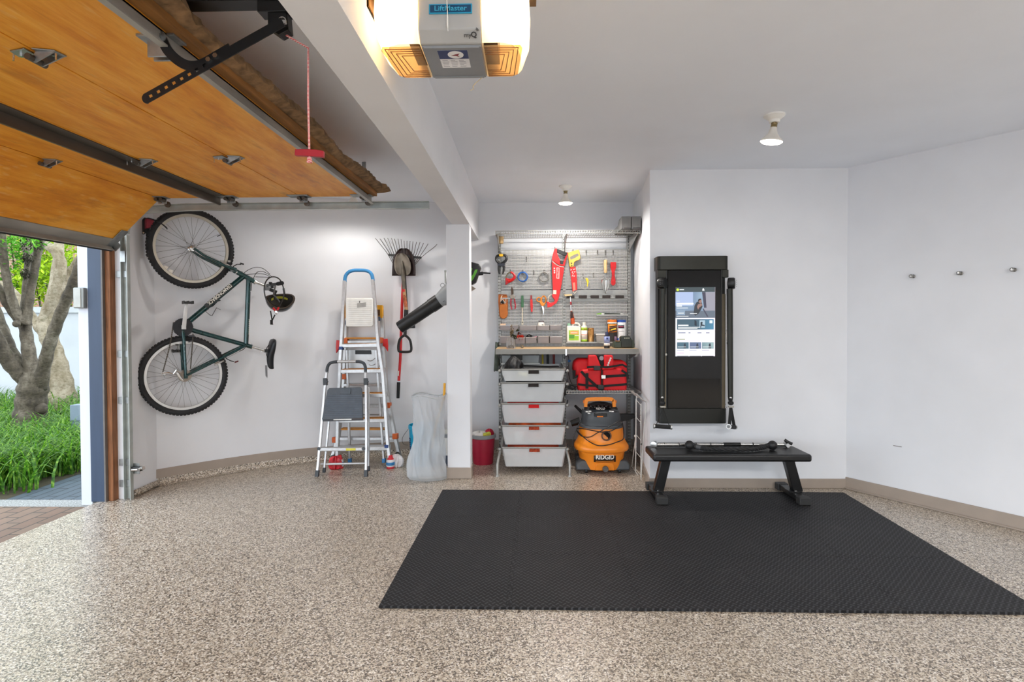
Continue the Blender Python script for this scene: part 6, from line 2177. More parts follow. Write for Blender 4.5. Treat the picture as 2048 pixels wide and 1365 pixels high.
t = thing('pruning_sheath', 'small red hooked guard with a pointed tail, left of the blue ring on the boards', 'saw guard', T(1020, 570, 0.04))
ptube([(1021, 544.8), (1026, 547), (1029, 552), (1028, 557), (1022, 561), (1016, 563)], [0.009, 0.011, 0.013, 0.015, 0.02], 'red_guard', red_plastic, t, 0.035)
slab([(1011, 556), (1020, 558), (1027, 558), (1022, 564), (1015, 568), (1011, 571)], 0.045, 0.016, 'guard_tail', pm('deep red plastic', '#b81216', 0.45), t, 0.003)
ptube([(1021, 544.8), (1016, 547), (1013, 552), (1012, 557)], 0.005, 'guard_wire', pm('olive wire', '#6b6246', 0.5), t, 0.035)


def ring(name, label, x, y, ro, ri, mat, notch=0):
    t = thing(name, label, 'ring', T(x, y + ro, 0.04), 'rings hung on the upper boards')
    c = T(x, y, 0.03)
    R, r = (ro + ri) / 2 * PXM, (ro - ri) / 2 * PXM
    MB().tube(circle(c, X3, Z3, R, 40), r, 10, True).build('ring_body', mat, t)
    m = MB().tube(circle(c + Y3 * 0.012, X3, Z3, R, 40), r * 0.9, 8, True)
    if notch:
        for k in range(10):
            a = math.pi * (1.15 + 0.7 * k / 9)
            m.ball(c + X3 * (R * 1.12 * math.cos(a)) + Z3 * (R * 1.12 * math.sin(a)), r * 0.5, 8, 5)
    m.build('ring_back', mat, t)


ring('tape_ring', 'bright blue ring hung on the upper left board beside the red guard', 1045.4, 554, 10.6, 7.6, pm('bright blue plastic ring', '#1f5fae', 0.4))
ring('tape_ring', 'grey ring hung on the upper left board, beside the big red saw sheath', 1088, 554, 10.3, 8.0, pm('pewter grey ring', '#8c8a85', 0.5, 0.3), 1)

# large red hand saw in its sheath
t = thing('hand_saw', 'large bright red hand saw in a red sheath hung at the middle of the boards', 'saw', T(1115, 616, 0.05))
rs = pm('bright red sheath plastic', '#ec1414', 0.35, var=0.04)
sheath = slab([(1103.6, 523), (1108, 527), (1118, 533), (1128.7, 535), (1127.7, 541), (1123, 570), (1119, 590), (1116.5, 600), (1112.9, 606.5), (1104, 613), (1095, 616), (1094, 603), (1101, 606), (1107, 605), (1110, 601), (1107, 597), (1103.8, 592), (1106, 586), (1104.2, 541)], 0.06, 0.022, 'sheath', rs, t, 0.003)
slab([(1112, 496.3), (1114.5, 499), (1114, 505), (1115.5, 511), (1120, 520), (1120, 525), (1125.7, 527), (1129, 520), (1132, 511), (1132, 505), (1135.6, 505), (1134.6, 513), (1131, 524), (1128.9, 533), (1119, 531), (1109, 524.5), (1103.8, 521), (1105, 513), (1108, 501)], 0.062, 0.026, 'handle', rs, t, 0.003)
slab([(1113.5, 498), (1121, 500), (1128, 504), (1134.5, 505.5), (1133.5, 511.5), (1127, 511), (1119, 507.5), (1114.3, 505)], 0.066, 0.034, 'grip', black_plastic, t, 0.004)
slab([(1120, 521), (1127, 522), (1126.5, 529), (1120.5, 529)], 0.066, 0.034, 'lower_grip', black_plastic, t, 0.003)
m = MB()
for a, b in (((1104.5, 522), (1112, 529.5)), ((1112, 529.5), (1119, 533)), ((1119, 533), (1128.6, 534.3))):
    m.bar(T(*a, 0.0625), T(*b, 0.0625), 0.003, 0.006, Z3)
m.build('silver_seam', pm('silver seam', '#b9a9a2', 0.4), t)
lb_ = slab([(1113.2, 535.5), (1119, 536), (1118.4, 557.6), (1112.8, 557)], 0.0608, 0.001, 'sheath_label', pm('pale pink label', '#f3d9d4', 0.5), sheath, 0)
slab([(1113.9, 536.5), (1118.3, 537), (1117.8, 556.6), (1113.5, 556.2)], 0.0613, 0.001, 'label_field', rs, lb_, 0)
MB().text('CRAFTSMAN', T(1114.6, 537.2, 0.0622), (0.03, 0, -1), X3, 0.0165, 0.0, 0.01, False, 0.98).build('label_lettering', pm('pale pink label'), lb_)
m = MB()
for (x, y) in ((1108.7, 537), (1108.9, 541.8), (1109, 545.8)):
    m.obox(T(x, y, 0.0605), (0.006, 0, 0), (0, 0.001, 0), (0, 0, 0.006))
m.build('sheath_marks', pm('pale pink label'), sheath)
slab([(1106.5, 580.5), (1113, 581), (1112.6, 589), (1106.2, 588.5)], 0.061, 0.001, 'price_label', pm('cream label', '#f1e3d2', 0.5), sheath, 0)
ptube([(1096, 604), (1096.5, 596), (1100, 591), (1105, 589)], 0.0035, 'hang_loop', pm('cream cord', '#e6dccb', 0.7), t, 0.05)

t = thing('pruning_saw', 'pruning saw with a yellow handle and red sheath hung right of the big red saw', 'saw', T(1146, 585, 0.05))
yh = pm('amber yellow handle', '#eebb4c', 0.45, var=0.06)
slab([(1135.6, 506), (1146, 502.5), (1157.5, 499.5), (1159, 503), (1161, 517), (1158, 520), (1150, 523), (1148, 527), (1146.8, 534), (1142, 535), (1139, 533), (1138, 523), (1136.5, 514)], 0.06, 0.028, 'handle', yh, t, 0.004)
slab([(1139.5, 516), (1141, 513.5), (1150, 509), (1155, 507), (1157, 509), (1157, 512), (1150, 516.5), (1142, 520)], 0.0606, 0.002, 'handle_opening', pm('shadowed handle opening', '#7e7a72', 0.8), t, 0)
m = MB()
for (x, y) in ((1143.2, 527), (1143.6, 532)):
    m.lathe([(0.0075, 0), (0.0075, 0.002)], T(x, y, 0.06), (0, -1, 0), 12)
m.build('handle_bolts', slot_dark, t)
sh2 = slab([(1140, 535.5), (1150.5, 533.5), (1153.5, 549), (1154.3, 580), (1145.5, 583.5), (1142.5, 560)], 0.052, 0.016, 'sheath', rs, t, 0.002)
slab([(1145.5, 566), (1150, 565), (1151, 581), (1146.5, 582)], 0.0525, 0.001, 'pink_stripe', pm('salmon stripe', '#f08f78', 0.5), sh2, 0)
m = MB()
for (x, y) in ((1142.2, 540), (1148, 539), (1145, 544.5), (1149.5, 544), (1146, 548), (1145, 552), (1148.5, 552.5)):
    m.obox(T(x, y, 0.0525), (0.006, 0, 0.002), (0, 0.001, 0), (0.001, 0, 0.005))
m.build('sheath_marks', pm('pale pink label'), sh2)
ptube([(1146, 583), (1149, 587), (1153, 583)], 0.004, 'hang_loop', pm('cream cord'), t, 0.045)

t = thing('string_tag', 'loop of pale string with a yellow plastic tag hung at the right of the boards', 'string', T(1172, 580, 0.04))
ptube([(1166.5, 553), (1161, 560), (1160.5, 572), (1165, 577), (1171, 579), (1173, 575)], 0.0022, 'string', pm('pale string', '#d9d6ce', 0.8), t, 0.03)
slab([(1171, 557), (1174, 556), (1176.5, 559), (1177.5, 564), (1175, 575), (1173.5, 572), (1174.5, 566), (1172.5, 562)], 0.035, 0.006, 'yellow_tag', pm('lemon yellow tag', '#e8cf2a', 0.5), t, 0.001)

t = thing('trowel', 'garden trowel with a pale wooden handle hung blade down at the right of the boards', 'trowel', T(1211, 588, 0.04))
ptube([(1211, 508, 0.05), (1208.5, 514), (1209.5, 521)], 0.0018, 'hang_loop', steel, t, 0.04)
ptube([(1211.4, 509, 0.05), (1214, 514), (1213.5, 521)], 0.0018, 'hang_loop', steel, t, 0.04)
ptube([(1211.3, 520), (1211.3, 524), (1211, 534), (1211.3, 543), (1211.5, 546)], [0.014, 0.018, 0.0165, 0.0165, 0.013], 'handle', pm('pale beech handle', '#dcb983', 0.5, var=0.08), t, 0.04, 12, 2)
ptube([(1211.3, 546), (1210.5, 549), (1210.4, 554), (1210.4, 560)], [0.012, 0.006, 0.004, 0.005], 'neck', steel, t, 0.04)


def tblade(i, j):
    w = (5.5, 7.0, 6.5, 5.5, 3.0, 0.8)
    k = j * 5
    a = min(int(k), 4)
    hw = w[a] * (1 - k + a) + w[a + 1] * (k - a)
    return T(1211.3 + (2 * i - 1) * hw, 558.5 + 29 * j, 0.036 + 0.02 * (2 * i - 1) ** 2)


MB().grid(9, 12, tblade).build('blade', pm('bright trowel steel', '#b9b9b6', 0.3, 0.85, var=0.15), t, solid=0.002)
slab([(1202.8, 560), (1206, 559), (1206, 565), (1203.5, 566)], 0.045, 0.004, 'price_tag', pm('dull red tag', '#8f4a45', 0.6), t, 0)

t = thing('scraper', 'flat red plastic scraper hung at the far right of the upper boards', 'scraper', T(1226, 572, 0.03))
slab([(1221, 524.5), (1232.6, 524.5), (1232.4, 536), (1229.8, 542), (1229.6, 552), (1231, 560), (1231.4, 567), (1229, 571), (1225, 571.5), (1222, 568), (1222.4, 560), (1224, 552), (1223.6, 543), (1221.2, 536)], 0.03, 0.008, 'scraper_body', pm('crimson scraper plastic', '#c80d12', 0.45), t, 0.002)
ptube([(1226.5, 509, 0.05), (1222.5, 514), (1221.8, 524.5, 0.026)], 0.0016, 'hang_loop', steel, t, 0.03)
ptube([(1226.8, 509, 0.05), (1230.5, 513), (1231.5, 524.5, 0.026)], 0.0016, 'hang_loop', steel, t, 0.03)

t = thing('tool_holster', 'tan leather holster with a black handled knife, hung below the left clamp', 'holster', T(1006, 638, 0.03))
lea = pm('tan leather', '#ab5a18', 0.6, var=0.15, bump=0.2)
slab([(997, 589), (1014, 589.5), (1015.5, 600), (1015.5, 630), (1013.5, 635), (1009, 638), (1004, 638), (999.5, 635), (998.3, 628), (996.5, 605)], 0.03, 0.014, 'leather_body', lea, t, 0.003)
slab([(999, 609), (1015, 609), (1015.5, 630), (1013.5, 635), (1009, 637.5), (1004, 637.5), (1000, 634), (999, 628)], 0.042, 0.014, 'pocket', pm('russet leather', '#b7661e', 0.55, var=0.12, bump=0.2), t, 0.005)
ptube([(1004.5, 591), (1002, 596), (1001.5, 604), (1003, 608)], 0.004, 'wire_loop', pm('cream cord'), t, 0.036)
ptube([(1003, 601), (1006, 600), (1009.5, 606), (1010, 609)], 0.003, 'wire_loop', pm('cream cord'), t, 0.04)
ptube([(1002.5, 606.5), (1005, 603), (1007.8, 607)], 0.011, 'knife_grip', black_plastic, t, 0.04)
ptube([(1011.5, 598), (1011.6, 606)], 0.003, 'snap_strap', pm('cream cord'), t, 0.034)

t = thing('garden_shears', 'hand pruners with dark blades and dark red handles, hung blades up beside the holster', 'pruners', T(1026, 620, 0.03))
slab([(1022.5, 575), (1024, 574), (1027, 581), (1027, 588), (1023, 591), (1022, 583)], 0.034, 0.006, 'blade', pm('dark blade steel', '#4a3a2d', 0.4, 0.6), t, 0)
slab([(1019.5, 592), (1023, 590), (1028, 591), (1030.5, 594), (1028.5, 598), (1021, 598)], 0.038, 0.014, 'pivot', pm('worn pivot steel', '#8c8174', 0.4, 0.7), t, 0.002)
ptube([(1022.5, 598), (1021.5, 606), (1022, 613), (1024, 619.5)], 0.006, 'handle', pm('dark red grip', '#b11932', 0.45), t, 0.034)
ptube([(1028.8, 598), (1030, 606), (1031, 613), (1029.5, 619)], 0.006, 'handle', pm('dark red grip'), t, 0.034)

t = thing('weeding_tool', 'narrow tool with a square green handle and cream shaft, hung from the left tool rail', 'weeding tool', T(1044.5, 650, 0.04))
slab([(1042.5, 591.5), (1047, 591.5), (1047.6, 615), (1042, 615)], 0.05, 0.026, 'handle', pm('bottle green handle', '#3a6a48', 0.5), t, 0.003)
ptube([(1044.7, 615), (1045, 632), (1045, 648)], 0.005, 'shaft', pm('cream shaft', '#e2d7bf', 0.5), t, 0.037, 8, 0)
slab([(1043.2, 643), (1046.8, 643), (1046.6, 650), (1043.4, 650)], 0.042, 0.008, 'tip', pm('cream shaft'), t, 0)
slab([(1044, 643.5), (1045.6, 643.5), (1045.6, 646.5), (1044, 646.5)], 0.043, 0.002, 'tip_hole', slot_dark, t, 0)
t = thing('utility_knife', 'slim red handled tool hung from the left tool rail between the green one and scissors', 'knife', T(1063, 630, 0.04))
slab([(1060.5, 599), (1064.7, 599), (1065.8, 612), (1065.2, 624), (1062, 624.5), (1060.6, 612)], 0.045, 0.02, 'handle', pm('vivid red handle', '#d81d1c', 0.4), t, 0.003)
slab([(1060.8, 591), (1064, 590.5), (1064.6, 599), (1060.6, 599)], 0.042, 0.014, 'cap', pm('maroon cap', '#8f2a2e', 0.5), t, 0.001)
slab([(1062.8, 624.5), (1064.6, 624.5), (1063.8, 629)], 0.04, 0.008, 'tip', pm('dark maroon tip', '#4a1c20', 0.5), t, 0)
t = thing('scissors', 'orange handled scissors hung from the left tool rail by their loops', 'scissors', T(1085, 632, 0.04))
orh = pm('scissor orange', '#f08d1a', 0.4, var=0.05)
MB().tube(circle(T(1077.8, 599.5, 0.035), X3, Z3, 4.2 * PXM, 20), 0.0055, 8, True).build('finger_loop', orh, t)
m = MB().tube([T(1087.5 + 4.6 * math.cos(a), 600 + 7.5 * math.sin(a), 0.035) for a in [2 * math.pi * k / 22 for k in range(22)]], 0.0055, 8, True)
m.build('finger_loop', orh, t)
slab([(1078.5, 603), (1082, 602.5), (1088, 607), (1090.3, 606), (1088.8, 611), (1085.5, 613.5), (1082, 611)], 0.042, 0.014, 'handle', orh, t, 0.003)
slab([(1083, 611), (1086.5, 612.5), (1088, 618), (1087, 631), (1085.8, 622)], 0.036, 0.004, 'blade', chrome, t, 0)
slab([(1084, 612.5), (1086.4, 613), (1085.4, 622), (1084, 630), (1083.2, 622)], 0.032, 0.004, 'blade', pm('dark blade edge', '#6f6a60', 0.4, 0.7), t, 0)
# magnetic strip on the right tool rail
t = thing('magnet_block', 'row of black magnetic blocks set along the right tool rail', 'magnetic holder', T(1190, 598, 0.04))
for (x0, x1) in ((1133, 1149), (1158, 1174), (1181.5, 1198), (1205, 1221), (1231, 1248)):
    slab([(x0, 591), (x1, 591), (x1, 597), (x0, 597)], 0.045, 0.012, 'magnet', pm('dark brown black magnet', '#261a12', 0.5), t, 0.002)
tag(MB().prism(pix([(1128, 589.5), (1144, 588.5), (1144, 591.5), (1131, 593)], 0.08), Y3 * 0.05).build('wood_wedge', pm('pale wood wedge', '#d8bd8c', 0.6)), 'pale wooden wedge lying on the left end of the right tool rail', 'wedge')
t = thing('screwdriver', 'long screwdriver with an orange and black handle hung handle down by the centre upright', 'screwdriver', T(1146, 650, 0.04))
ptube([(1140.6, 594), (1142.5, 622)], 0.005, 'shaft', chrome, t, 0.05, 8, 0)
ptube([(1141.5, 604), (1142, 610)], 0.0075, 'red_collar', pm('dark red collar', '#a52a35', 0.5), t, 0.05, 8, 0)
ptube([(1142.6, 622), (1143.6, 628), (1144.8, 637), (1146, 648)], [0.008, 0.014, 0.019, 0.021], 'handle', pm('burnt orange handle', '#c84f1c', 0.4, var=0.15), t, 0.05, 10, 2)
ptube([(1142.8, 623), (1144.3, 636)], [0.011, 0.0185], 'grip_inlay', pm('dark grip inlay', '#38201a', 0.5), t, 0.0535, 8, 2)
t = thing('folding_saw', 'slim green and black folding saw lying on the small right ledge', 'saw', T(1220, 630, 0.03))
slab([(1192.5, 629), (1196, 627), (1205, 626), (1204, 629.5), (1195, 630)], 0.04, 0.02, 'handle', pm('lime handle', '#7fb146', 0.5), t, 0.002)
slab([(1203, 627), (1209, 627), (1208, 630), (1203, 630)], 0.041, 0.018, 'white_band', white_plastic, t, 0)
slab([(1206, 626), (1225, 627.2), (1242, 627.6), (1242, 629), (1220, 629.6), (1206, 629.8)], 0.035, 0.006, 'blade', pm('dark blade', '#30382c', 0.5), t, 0)
slab([(1241, 626.5), (1248, 628), (1247, 630), (1241, 629.8)], 0.038, 0.012, 'end_cap', white_plastic, t, 0)
tag(MB().lathe([(0.025, 0), (0.028, 0.02), (0.028, 0.07), (0.02, 0.075)], T(1001.5, 487.5, 0.06), Z3, 16).build('wood_block', pm('pale wood block', '#c9a877', 0.6, var=0.15)), 'pale wooden cylinder hung under the left end of the top wire shelf', 'block')

# ---------------------------------------------------------------- bottles and boxes on the ledges and the worktop
def LG(x, y, d=0.05):
    return at(x, y, TYB - d)


led_z = T(1160, 685).z + 0.0005
c0, c1 = LG(1133.5, 684), LG(1161, 648)
jw = (c1.x - c0.x)
jt = thing('jug', 'white plastic jug with an orange and green label on the ledge above the worktop', 'jug', ((c0.x + c1.x) / 2, TYB - 0.05, led_z))
jp = pm('cream white plastic', '#f0e9dc', 0.45, var=0.03)
zz = lambda y: LG(1150, y).z
fx = lambda x: LG(x, 660).x
jb = MB().prism([(fx(1133.5), TYB - 0.085, led_z), (fx(1161), TYB - 0.085, led_z), (fx(1161), TYB - 0.085, zz(656)), (fx(1158), TYB - 0.085, zz(653)), (fx(1146), TYB - 0.085, zz(652)), (fx(1133.5), TYB - 0.085, zz(652))], Y3 * 0.07)
jbo = jb.build('jug_body', jp, jt, bevel=0.008, segs=3)
MB().tube(smooth_path([(fx(1145), TYB - 0.05, zz(652.5)), (fx(1147), TYB - 0.05, zz(648.5)), (fx(1152), TYB - 0.05, zz(646.8)), (fx(1157), TYB - 0.05, zz(648)), (fx(1159.5), TYB - 0.05, zz(653))], 4), 0.009, 8).build('handle', jp, jt)
MB().lathe([(0.016, 0), (0.016, 0.025)], (fx(1138), TYB - 0.05, zz(652)), Z3, 18).build('cap', pm('pale green cap', '#8fb69a', 0.5), jt)


def card(x0, x1, ya, yb, y, name, mat, root, dxy=0.0):
    return MB().prism([(fx(x0), y, zz(yb)), (fx(x1), y, zz(yb)), (fx(x1 + dxy), y, zz(ya)), (fx(x0 + dxy), y, zz(ya))], Y3 * 0.0008).build(name, mat, root)


card(1137, 1157, 661, 681, TYB - 0.0858, 'label', pm('lime label', '#9ecb3c', 0.5), jbo)
card(1140, 1156, 662, 669, TYB - 0.0866, 'label_orange', pm('peach orange label', '#f6a765', 0.5), jbo)
card(1137.5, 1148, 670, 677, TYB - 0.0866, 'label_green', pm('leaf green label', '#58a03a', 0.5), jbo)
card(1149, 1156.5, 670.5, 672, TYB - 0.0868, 'label_line', white_plastic, jbo)
card(1141, 1154, 665, 666.5, TYB - 0.087, 'label_line', pm('pale peach line', '#fbdcc0', 0.5), jbo)


def bottle(name, label, cat, x0, x1, yb, yt, prof, mat, d=0.05, z0=None, sq=1.0):
    """lathe bottle between pixel columns; prof gives (radius share, height share)"""
    a, b = at(x0, yb, TYB - d), at(x1, yb, TYB - d)
    h = at(x0, yt, TYB - d).z - (a.z if z0 is None else z0)
    zb_ = a.z if z0 is None else z0
    c = V3(((a.x + b.x) / 2, TYB - d, zb_))
    r = (b.x - a.x) / 2
    t = thing(name, label, cat, c)
    MB().lathe([(0.001, 0)] + [(p * r, q * h) for p, q in prof] + [(0.001, prof[-1][1] * h)], c, Z3, 28, False).build('body', mat, t)
    return t, c, r, h


def band(t, c, r, h, q0, q1, name, mat, a0=0, a1=2 * math.pi, k=1.01):
    n = 28
    full = a1 - a0 > 6
    m = MB().grid(n, 2, lambda i, j: c + V3((r * k * math.cos(a0 + (a1 - a0) * i), r * k * math.sin(a0 + (a1 - a0) * i), (q0 + (q1 - q0) * j) * h)), full)
    return m.build(name, mat, t, solid=0.0006)


fr0, fr1 = math.radians(200), math.radians(340)
t, c, r, h = bottle('cleaner_bottle', 'tall white bottle with a lime banded label standing right of the jug', 'bottle', 1162, 1174.7, 683, 645, [(0.97, 0), (1, 0.02), (1, 0.7), (0.9, 0.79), (0.52, 0.85), (0.52, 0.99), (0.45, 1)], jp, 0.05, led_z)
band(t, c, r, h, 0.03, 0.15, 'label_band', pm('lime band', '#a4c437', 0.5))
band(t, c, r, h, 0.6, 0.74, 'label_band', pm('lime band'))
band(t, c, r, h, 0.17, 0.58, 'label', pm('off white label', '#f5eee6', 0.5))
band(t, c, r, h, 0.38, 0.4, 'label_line', pm('salmon stripe'), fr0, fr1, 1.02)
band(t, c, r, h, 0.64, 0.69, 'label_mark', pm('tiny red mark', '#c5442a', 0.5), math.radians(262), math.radians(278), 1.02)
t, c, r, h = bottle('bronze_canister', 'bronze metallic canister standing right of the lime banded bottle', 'canister', 1175.5, 1188, 683, 656.5, [(1, 0), (1, 0.9), (0.92, 0.93), (1, 0.95), (1, 1), (0.9, 1)], pm('bronze metal', '#b98a52', 0.3, 0.8, var=0.08), 0.05, led_z)
band(t, c, r, h, 0.83, 0.86, 'dark_spot', slot_dark, math.radians(205), math.radians(235), 1.01)
cc0, cc1 = LG(1191, 684), LG(1210, 668)
t = thing('plastic_tub', 'small cloudy plastic tub with a lid on the ledge, between the bronze can and wipes', 'tub', ((cc0.x + cc1.x) / 2, TYB - 0.05, led_z))
MB().prism([(cc0.x + 0.008, TYB - 0.09, led_z), (cc1.x - 0.008, TYB - 0.09, led_z), (cc1.x - 0.002, TYB - 0.095, cc1.z - 0.01), (cc0.x + 0.002, TYB - 0.095, cc1.z - 0.01)], Y3 * 0.075).build('tub_body', translucent('cloudy tub plastic', '#dcd8d4', 0.4, 0.15), t, bevel=0.005)
MB().box(cc0.x - 0.002, cc1.x + 0.002, TYB - 0.1, TYB - 0.012, cc1.z - 0.012, cc1.z).build('tub_lid', pm('cloudy white lid', '#d6d3cf', 0.4), t, bevel=0.003)
cyl = [(1, 0), (1, 0.99), (0.97, 1)]
t, c, r, h = bottle('orange_wipes', 'canister with an orange lid and orange black label standing on the ledge', 'canister', 1215, 1233.6, 684, 645, cyl, pm('black orange wrap', '#241a14', 0.45), 0.055, led_z)
MB().lathe([(r, h), (r * 1.02, h + 0.002), (r * 1.0, h + 0.024), (r * 0.9, h + 0.026)], c, Z3, 28).build('lid', pm('lid orange', '#ee7d22', 0.4), t)
band(t, c, r, h, 0.93, 1.0, 'white_band', white_plastic)
band(t, c, r, h, 0.5, 0.9, 'orange_field', pm('warm orange field', '#f08a25', 0.45), fr0, fr1, 1.015)
m = MB()
for k in range(3):
    m.bar(c + V3((-0.034, -r - 0.003, h * (0.53 + 0.12 * k))), c + V3((0.036, -r - 0.003, h * (0.62 + 0.1 * k))), 0.003, 0.012 if k != 1 else 0.02)
m.build('label_strokes', pm('black brush strokes', '#1d1712', 0.5), t)
MB().bar(c + V3((-0.02, -r - 0.004, h * 0.62)), c + V3((0.03, -r - 0.004, h * 0.69)), 0.002, 0.012).build('label_stroke', pm('yellow stroke', '#f2cc33', 0.5), t)
band(t, c, r, h, 0.03, 0.3, 'violet_field', pm('mauve field', '#8a6f8c', 0.5), math.radians(290), fr1, 1.015)
t, c, r, h = bottle('white_wipes', 'white wipes canister with a blue lid standing at the right end of the ledge', 'canister', 1234, 1251.5, 684, 645, cyl, pm('white canister wrap', '#e9e8e8', 0.45), 0.055, led_z)
MB().lathe([(r, h), (r * 1.02, h + 0.002), (r * 1.0, h + 0.022), (r * 0.9, h + 0.024)], c, Z3, 28).build('lid', pm('lid blue', '#244fa8', 0.4), t)
band(t, c, r, h, 0.7, 0.86, 'label_logo', pm('charcoal logo', '#2d2c33', 0.5), math.radians(215), math.radians(300), 1.015)
band(t, c, r, h, 0.76, 0.79, 'label_line', pm('magenta line', '#c9265c', 0.5), math.radians(225), math.radians(285), 1.03)
band(t, c, r, h, 0.55, 0.57, 'label_line', pm('grey line', '#9a9aa0', 0.5), math.radians(220), math.radians(300), 1.02)
band(t, c, r, h, 0.0, 0.22, 'blue_edge', pm('lid blue'), fr0, math.radians(225), 1.015)
t, c, r, h = bottle('lavender_bottle', 'lavender labelled bottle with a black base and dark cap at the front of the worktop', 'bottle', 1208, 1219.5, 699, 671.5, [(0.97, 0), (1, 0.02), (1, 0.93), (0.85, 0.98), (0.55, 1.0)], pm('black bottle plastic', '#1c1a1e', 0.4), TYB - 5.27, WZ)
band(t, c, r, h, 0.22, 0.40, 'white_band', pm('cream band', '#ece4dc', 0.5))
band(t, c, r, h, 0.40, 0.93, 'lavender_label', pm('lavender label', '#98a3cf', 0.5))
band(t, c, r, h, 0.70, 0.86, 'label_mark', pm('navy mark', '#3b477e', 0.5), math.radians(250), math.radians(290), 1.025)
MB().lathe([(r * 0.55, h), (r * 0.6, h + 0.004), (r * 0.5, h + 0.03), (r * 0.3, h + 0.034)], c, Z3, 20).build('cap', pm('navy cap', '#2f3558', 0.4), t)
# battery charger
q0, q1 = at(1227.5, 699, 5.30), at(1269, 676, 5.30)
t = thing('battery_charger', 'dark green and black battery charger at the right end of the worktop', 'charger', ((q0.x + q1.x) / 2, 5.34, WZ))
X_ = lambda x: at(x, 690, 5.30).x
Z_ = lambda y: at(1240, y, 5.30).z
zc = WZ
m = MB().prism([(X_(1228), 5.29, zc), (X_(1268.5), 5.29, zc), (X_(1269.5), 5.29, zc + 0.03), (X_(1267), 5.29, zc + 0.07), (X_(1262), 5.29, zc + 0.085), (X_(1242), 5.29, zc + 0.065), (X_(1231), 5.29, zc + 0.062), (X_(1227.5), 5.29, zc + 0.03)], Y3 * 0.14)
m.build('charger_base', pm('dark green charger', '#3a4438', 0.5, var=0.1), t, bevel=0.01)
m = MB().prism([(X_(1242), 5.28, zc + 0.004), (X_(1264), 5.28, zc + 0.004), (X_(1262), 5.28, zc + 0.09), (X_(1258), 5.28, zc + 0.112), (X_(1244), 5.28, zc + 0.112), (X_(1241), 5.28, zc + 0.1)], Y3 * 0.1)
bp_ = m.build('battery_pack', pm('black green pack', '#20261f', 0.45), t, bevel=0.008)
m = MB()
for k in range(5):
    m.box(X_(1248 + 2.2 * k), X_(1249.1 + 2.2 * k), 5.2785, 5.281, zc + 0.088, zc + 0.098)
m.build('pack_lights', pm('pale pack marks', '#b5b49e', 0.5), bp_)
MB().obox((X_(1235), 5.30, zc + 0.066), (0.018, 0, 0), (0, 0.012, 0), (0, 0, 0.005)).build('amber_window', pm('amber window', '#8a5a22', 0.4), t)
# vase with dried flowers
va = V3((at(1022, 699, 5.30).x, 5.30, WZ))
vz = at(1022, 675, 5.30).z - WZ
t = thing('flower_vase', 'clear glass vase holding dried brown stems on the left of the worktop', 'vase', va)
gl = NT('clear vase glass')
gl.set(color=(0.96, 0.97, 0.96), rough=0.04, trans=0.9, ior=1.3)
MB().lathe([(0.001, 0), (0.040, 0), (0.042, 0.004), (0.040, vz * 0.8), (0.034, vz * 0.92), (0.032, vz), (0.029, vz), (0.031, vz * 0.92), (0.036, vz * 0.78), (0.037, 0.012), (0.001, 0.012)], va, Z3, 28, False).build('glass', gl.m, t)
m = MB()
for (x, y) in ((1024, 652), (1027, 660), (1020, 664), (1031, 676), (1022, 658)):
    m.tube(smooth_path([va + V3((0.005, 0, 0.02)), va + V3((0.002, 0, vz * 0.9)), at(x, y, 5.30)], 4), 0.0022, 5)
m.build('stems', pm('brown stems', '#6d5a33', 0.8), t)


def leaves(center, r, n, size, name, mat, root, rz=1.0, seed=1):
    rr = random.Random(seed)
    m = MB()
    for _ in range(n):
        d = V3((rr.gauss(0, 1), rr.gauss(0, 1), rr.gauss(0, 1))).normalized() * (r * rr.random() ** 0.4)
        p = V3(center) + V3((d.x, d.y, d.z * rz))
        a = V3((rr.gauss(0, 1), rr.gauss(0, 1), rr.gauss(0, 1))).normalized()
        b, _c = perp(a)
        s = size * rr.uniform(0.6, 1.2)
        m.add([p - a * s, p + b * s * 0.45, p + a * s, p - b * s * 0.45], [(0, 1, 2, 3)])
    return m.build(name, mat, root, smooth=False)


leaves(at(1023.5, 663, 5.30), 0.022, 130, 0.009, 'dried_plume', pm('dried brown gold', '#7d6228', 0.9, var=0.5, scale=60), t, 3.0, 3)
leaves(at(1029, 675, 5.29), 0.022, 60, 0.012, 'dried_leaves', pm('dark olive leaf', '#3d4026', 0.8, var=0.4, scale=60), t, 0.9, 4)
leaves(at(1035, 661, 5.30), 0.014, 26, 0.012, 'dried_leaves', pm('dark olive leaf'), t, 0.8, 5)
leaves(at(1026, 671, 5.29), 0.014, 30, 0.012, 'dried_leaves', pm('dark olive leaf'), t, 1.4, 8)
# clear bins with their contents
clear_bin = translucent('clear bin plastic', '#c9c3c4', 0.3, 0.5)


def bin_(x0, x1, yt, yb, label, d=0.10):
    a, b = at(x0, yb, TYB - d), at(x1, yt, TYB - d)
    t = thing('clear_bin', label, 'bin', ((a.x + b.x) / 2, TYB - d / 2, a.z), 'clear bins on the lower left board')
    MB().box(a.x, b.x, TYB - d, TYB - d + 0.002, a.z, b.z).box(a.x, a.x + 0.002, TYB - d, TYB - 0.002, a.z, b.z).box(b.x - 0.002, b.x, TYB - d, TYB - 0.002, a.z, b.z).box(a.x, b.x, TYB - d, TYB - 0.002, a.z, a.z + 0.002).build('bin_body', clear_bin, t)
    MB().tube([(a.x, TYB - d, b.z), (b.x, TYB - d, b.z)], 0.0022, 6).build('bin_edge', pm('pale bin edge', '#d9d5d2', 0.3), t)
    return V3(((a.x + b.x) / 2, TYB - d / 2, a.z + 0.003)), b.x - a.x, b.z - a.z


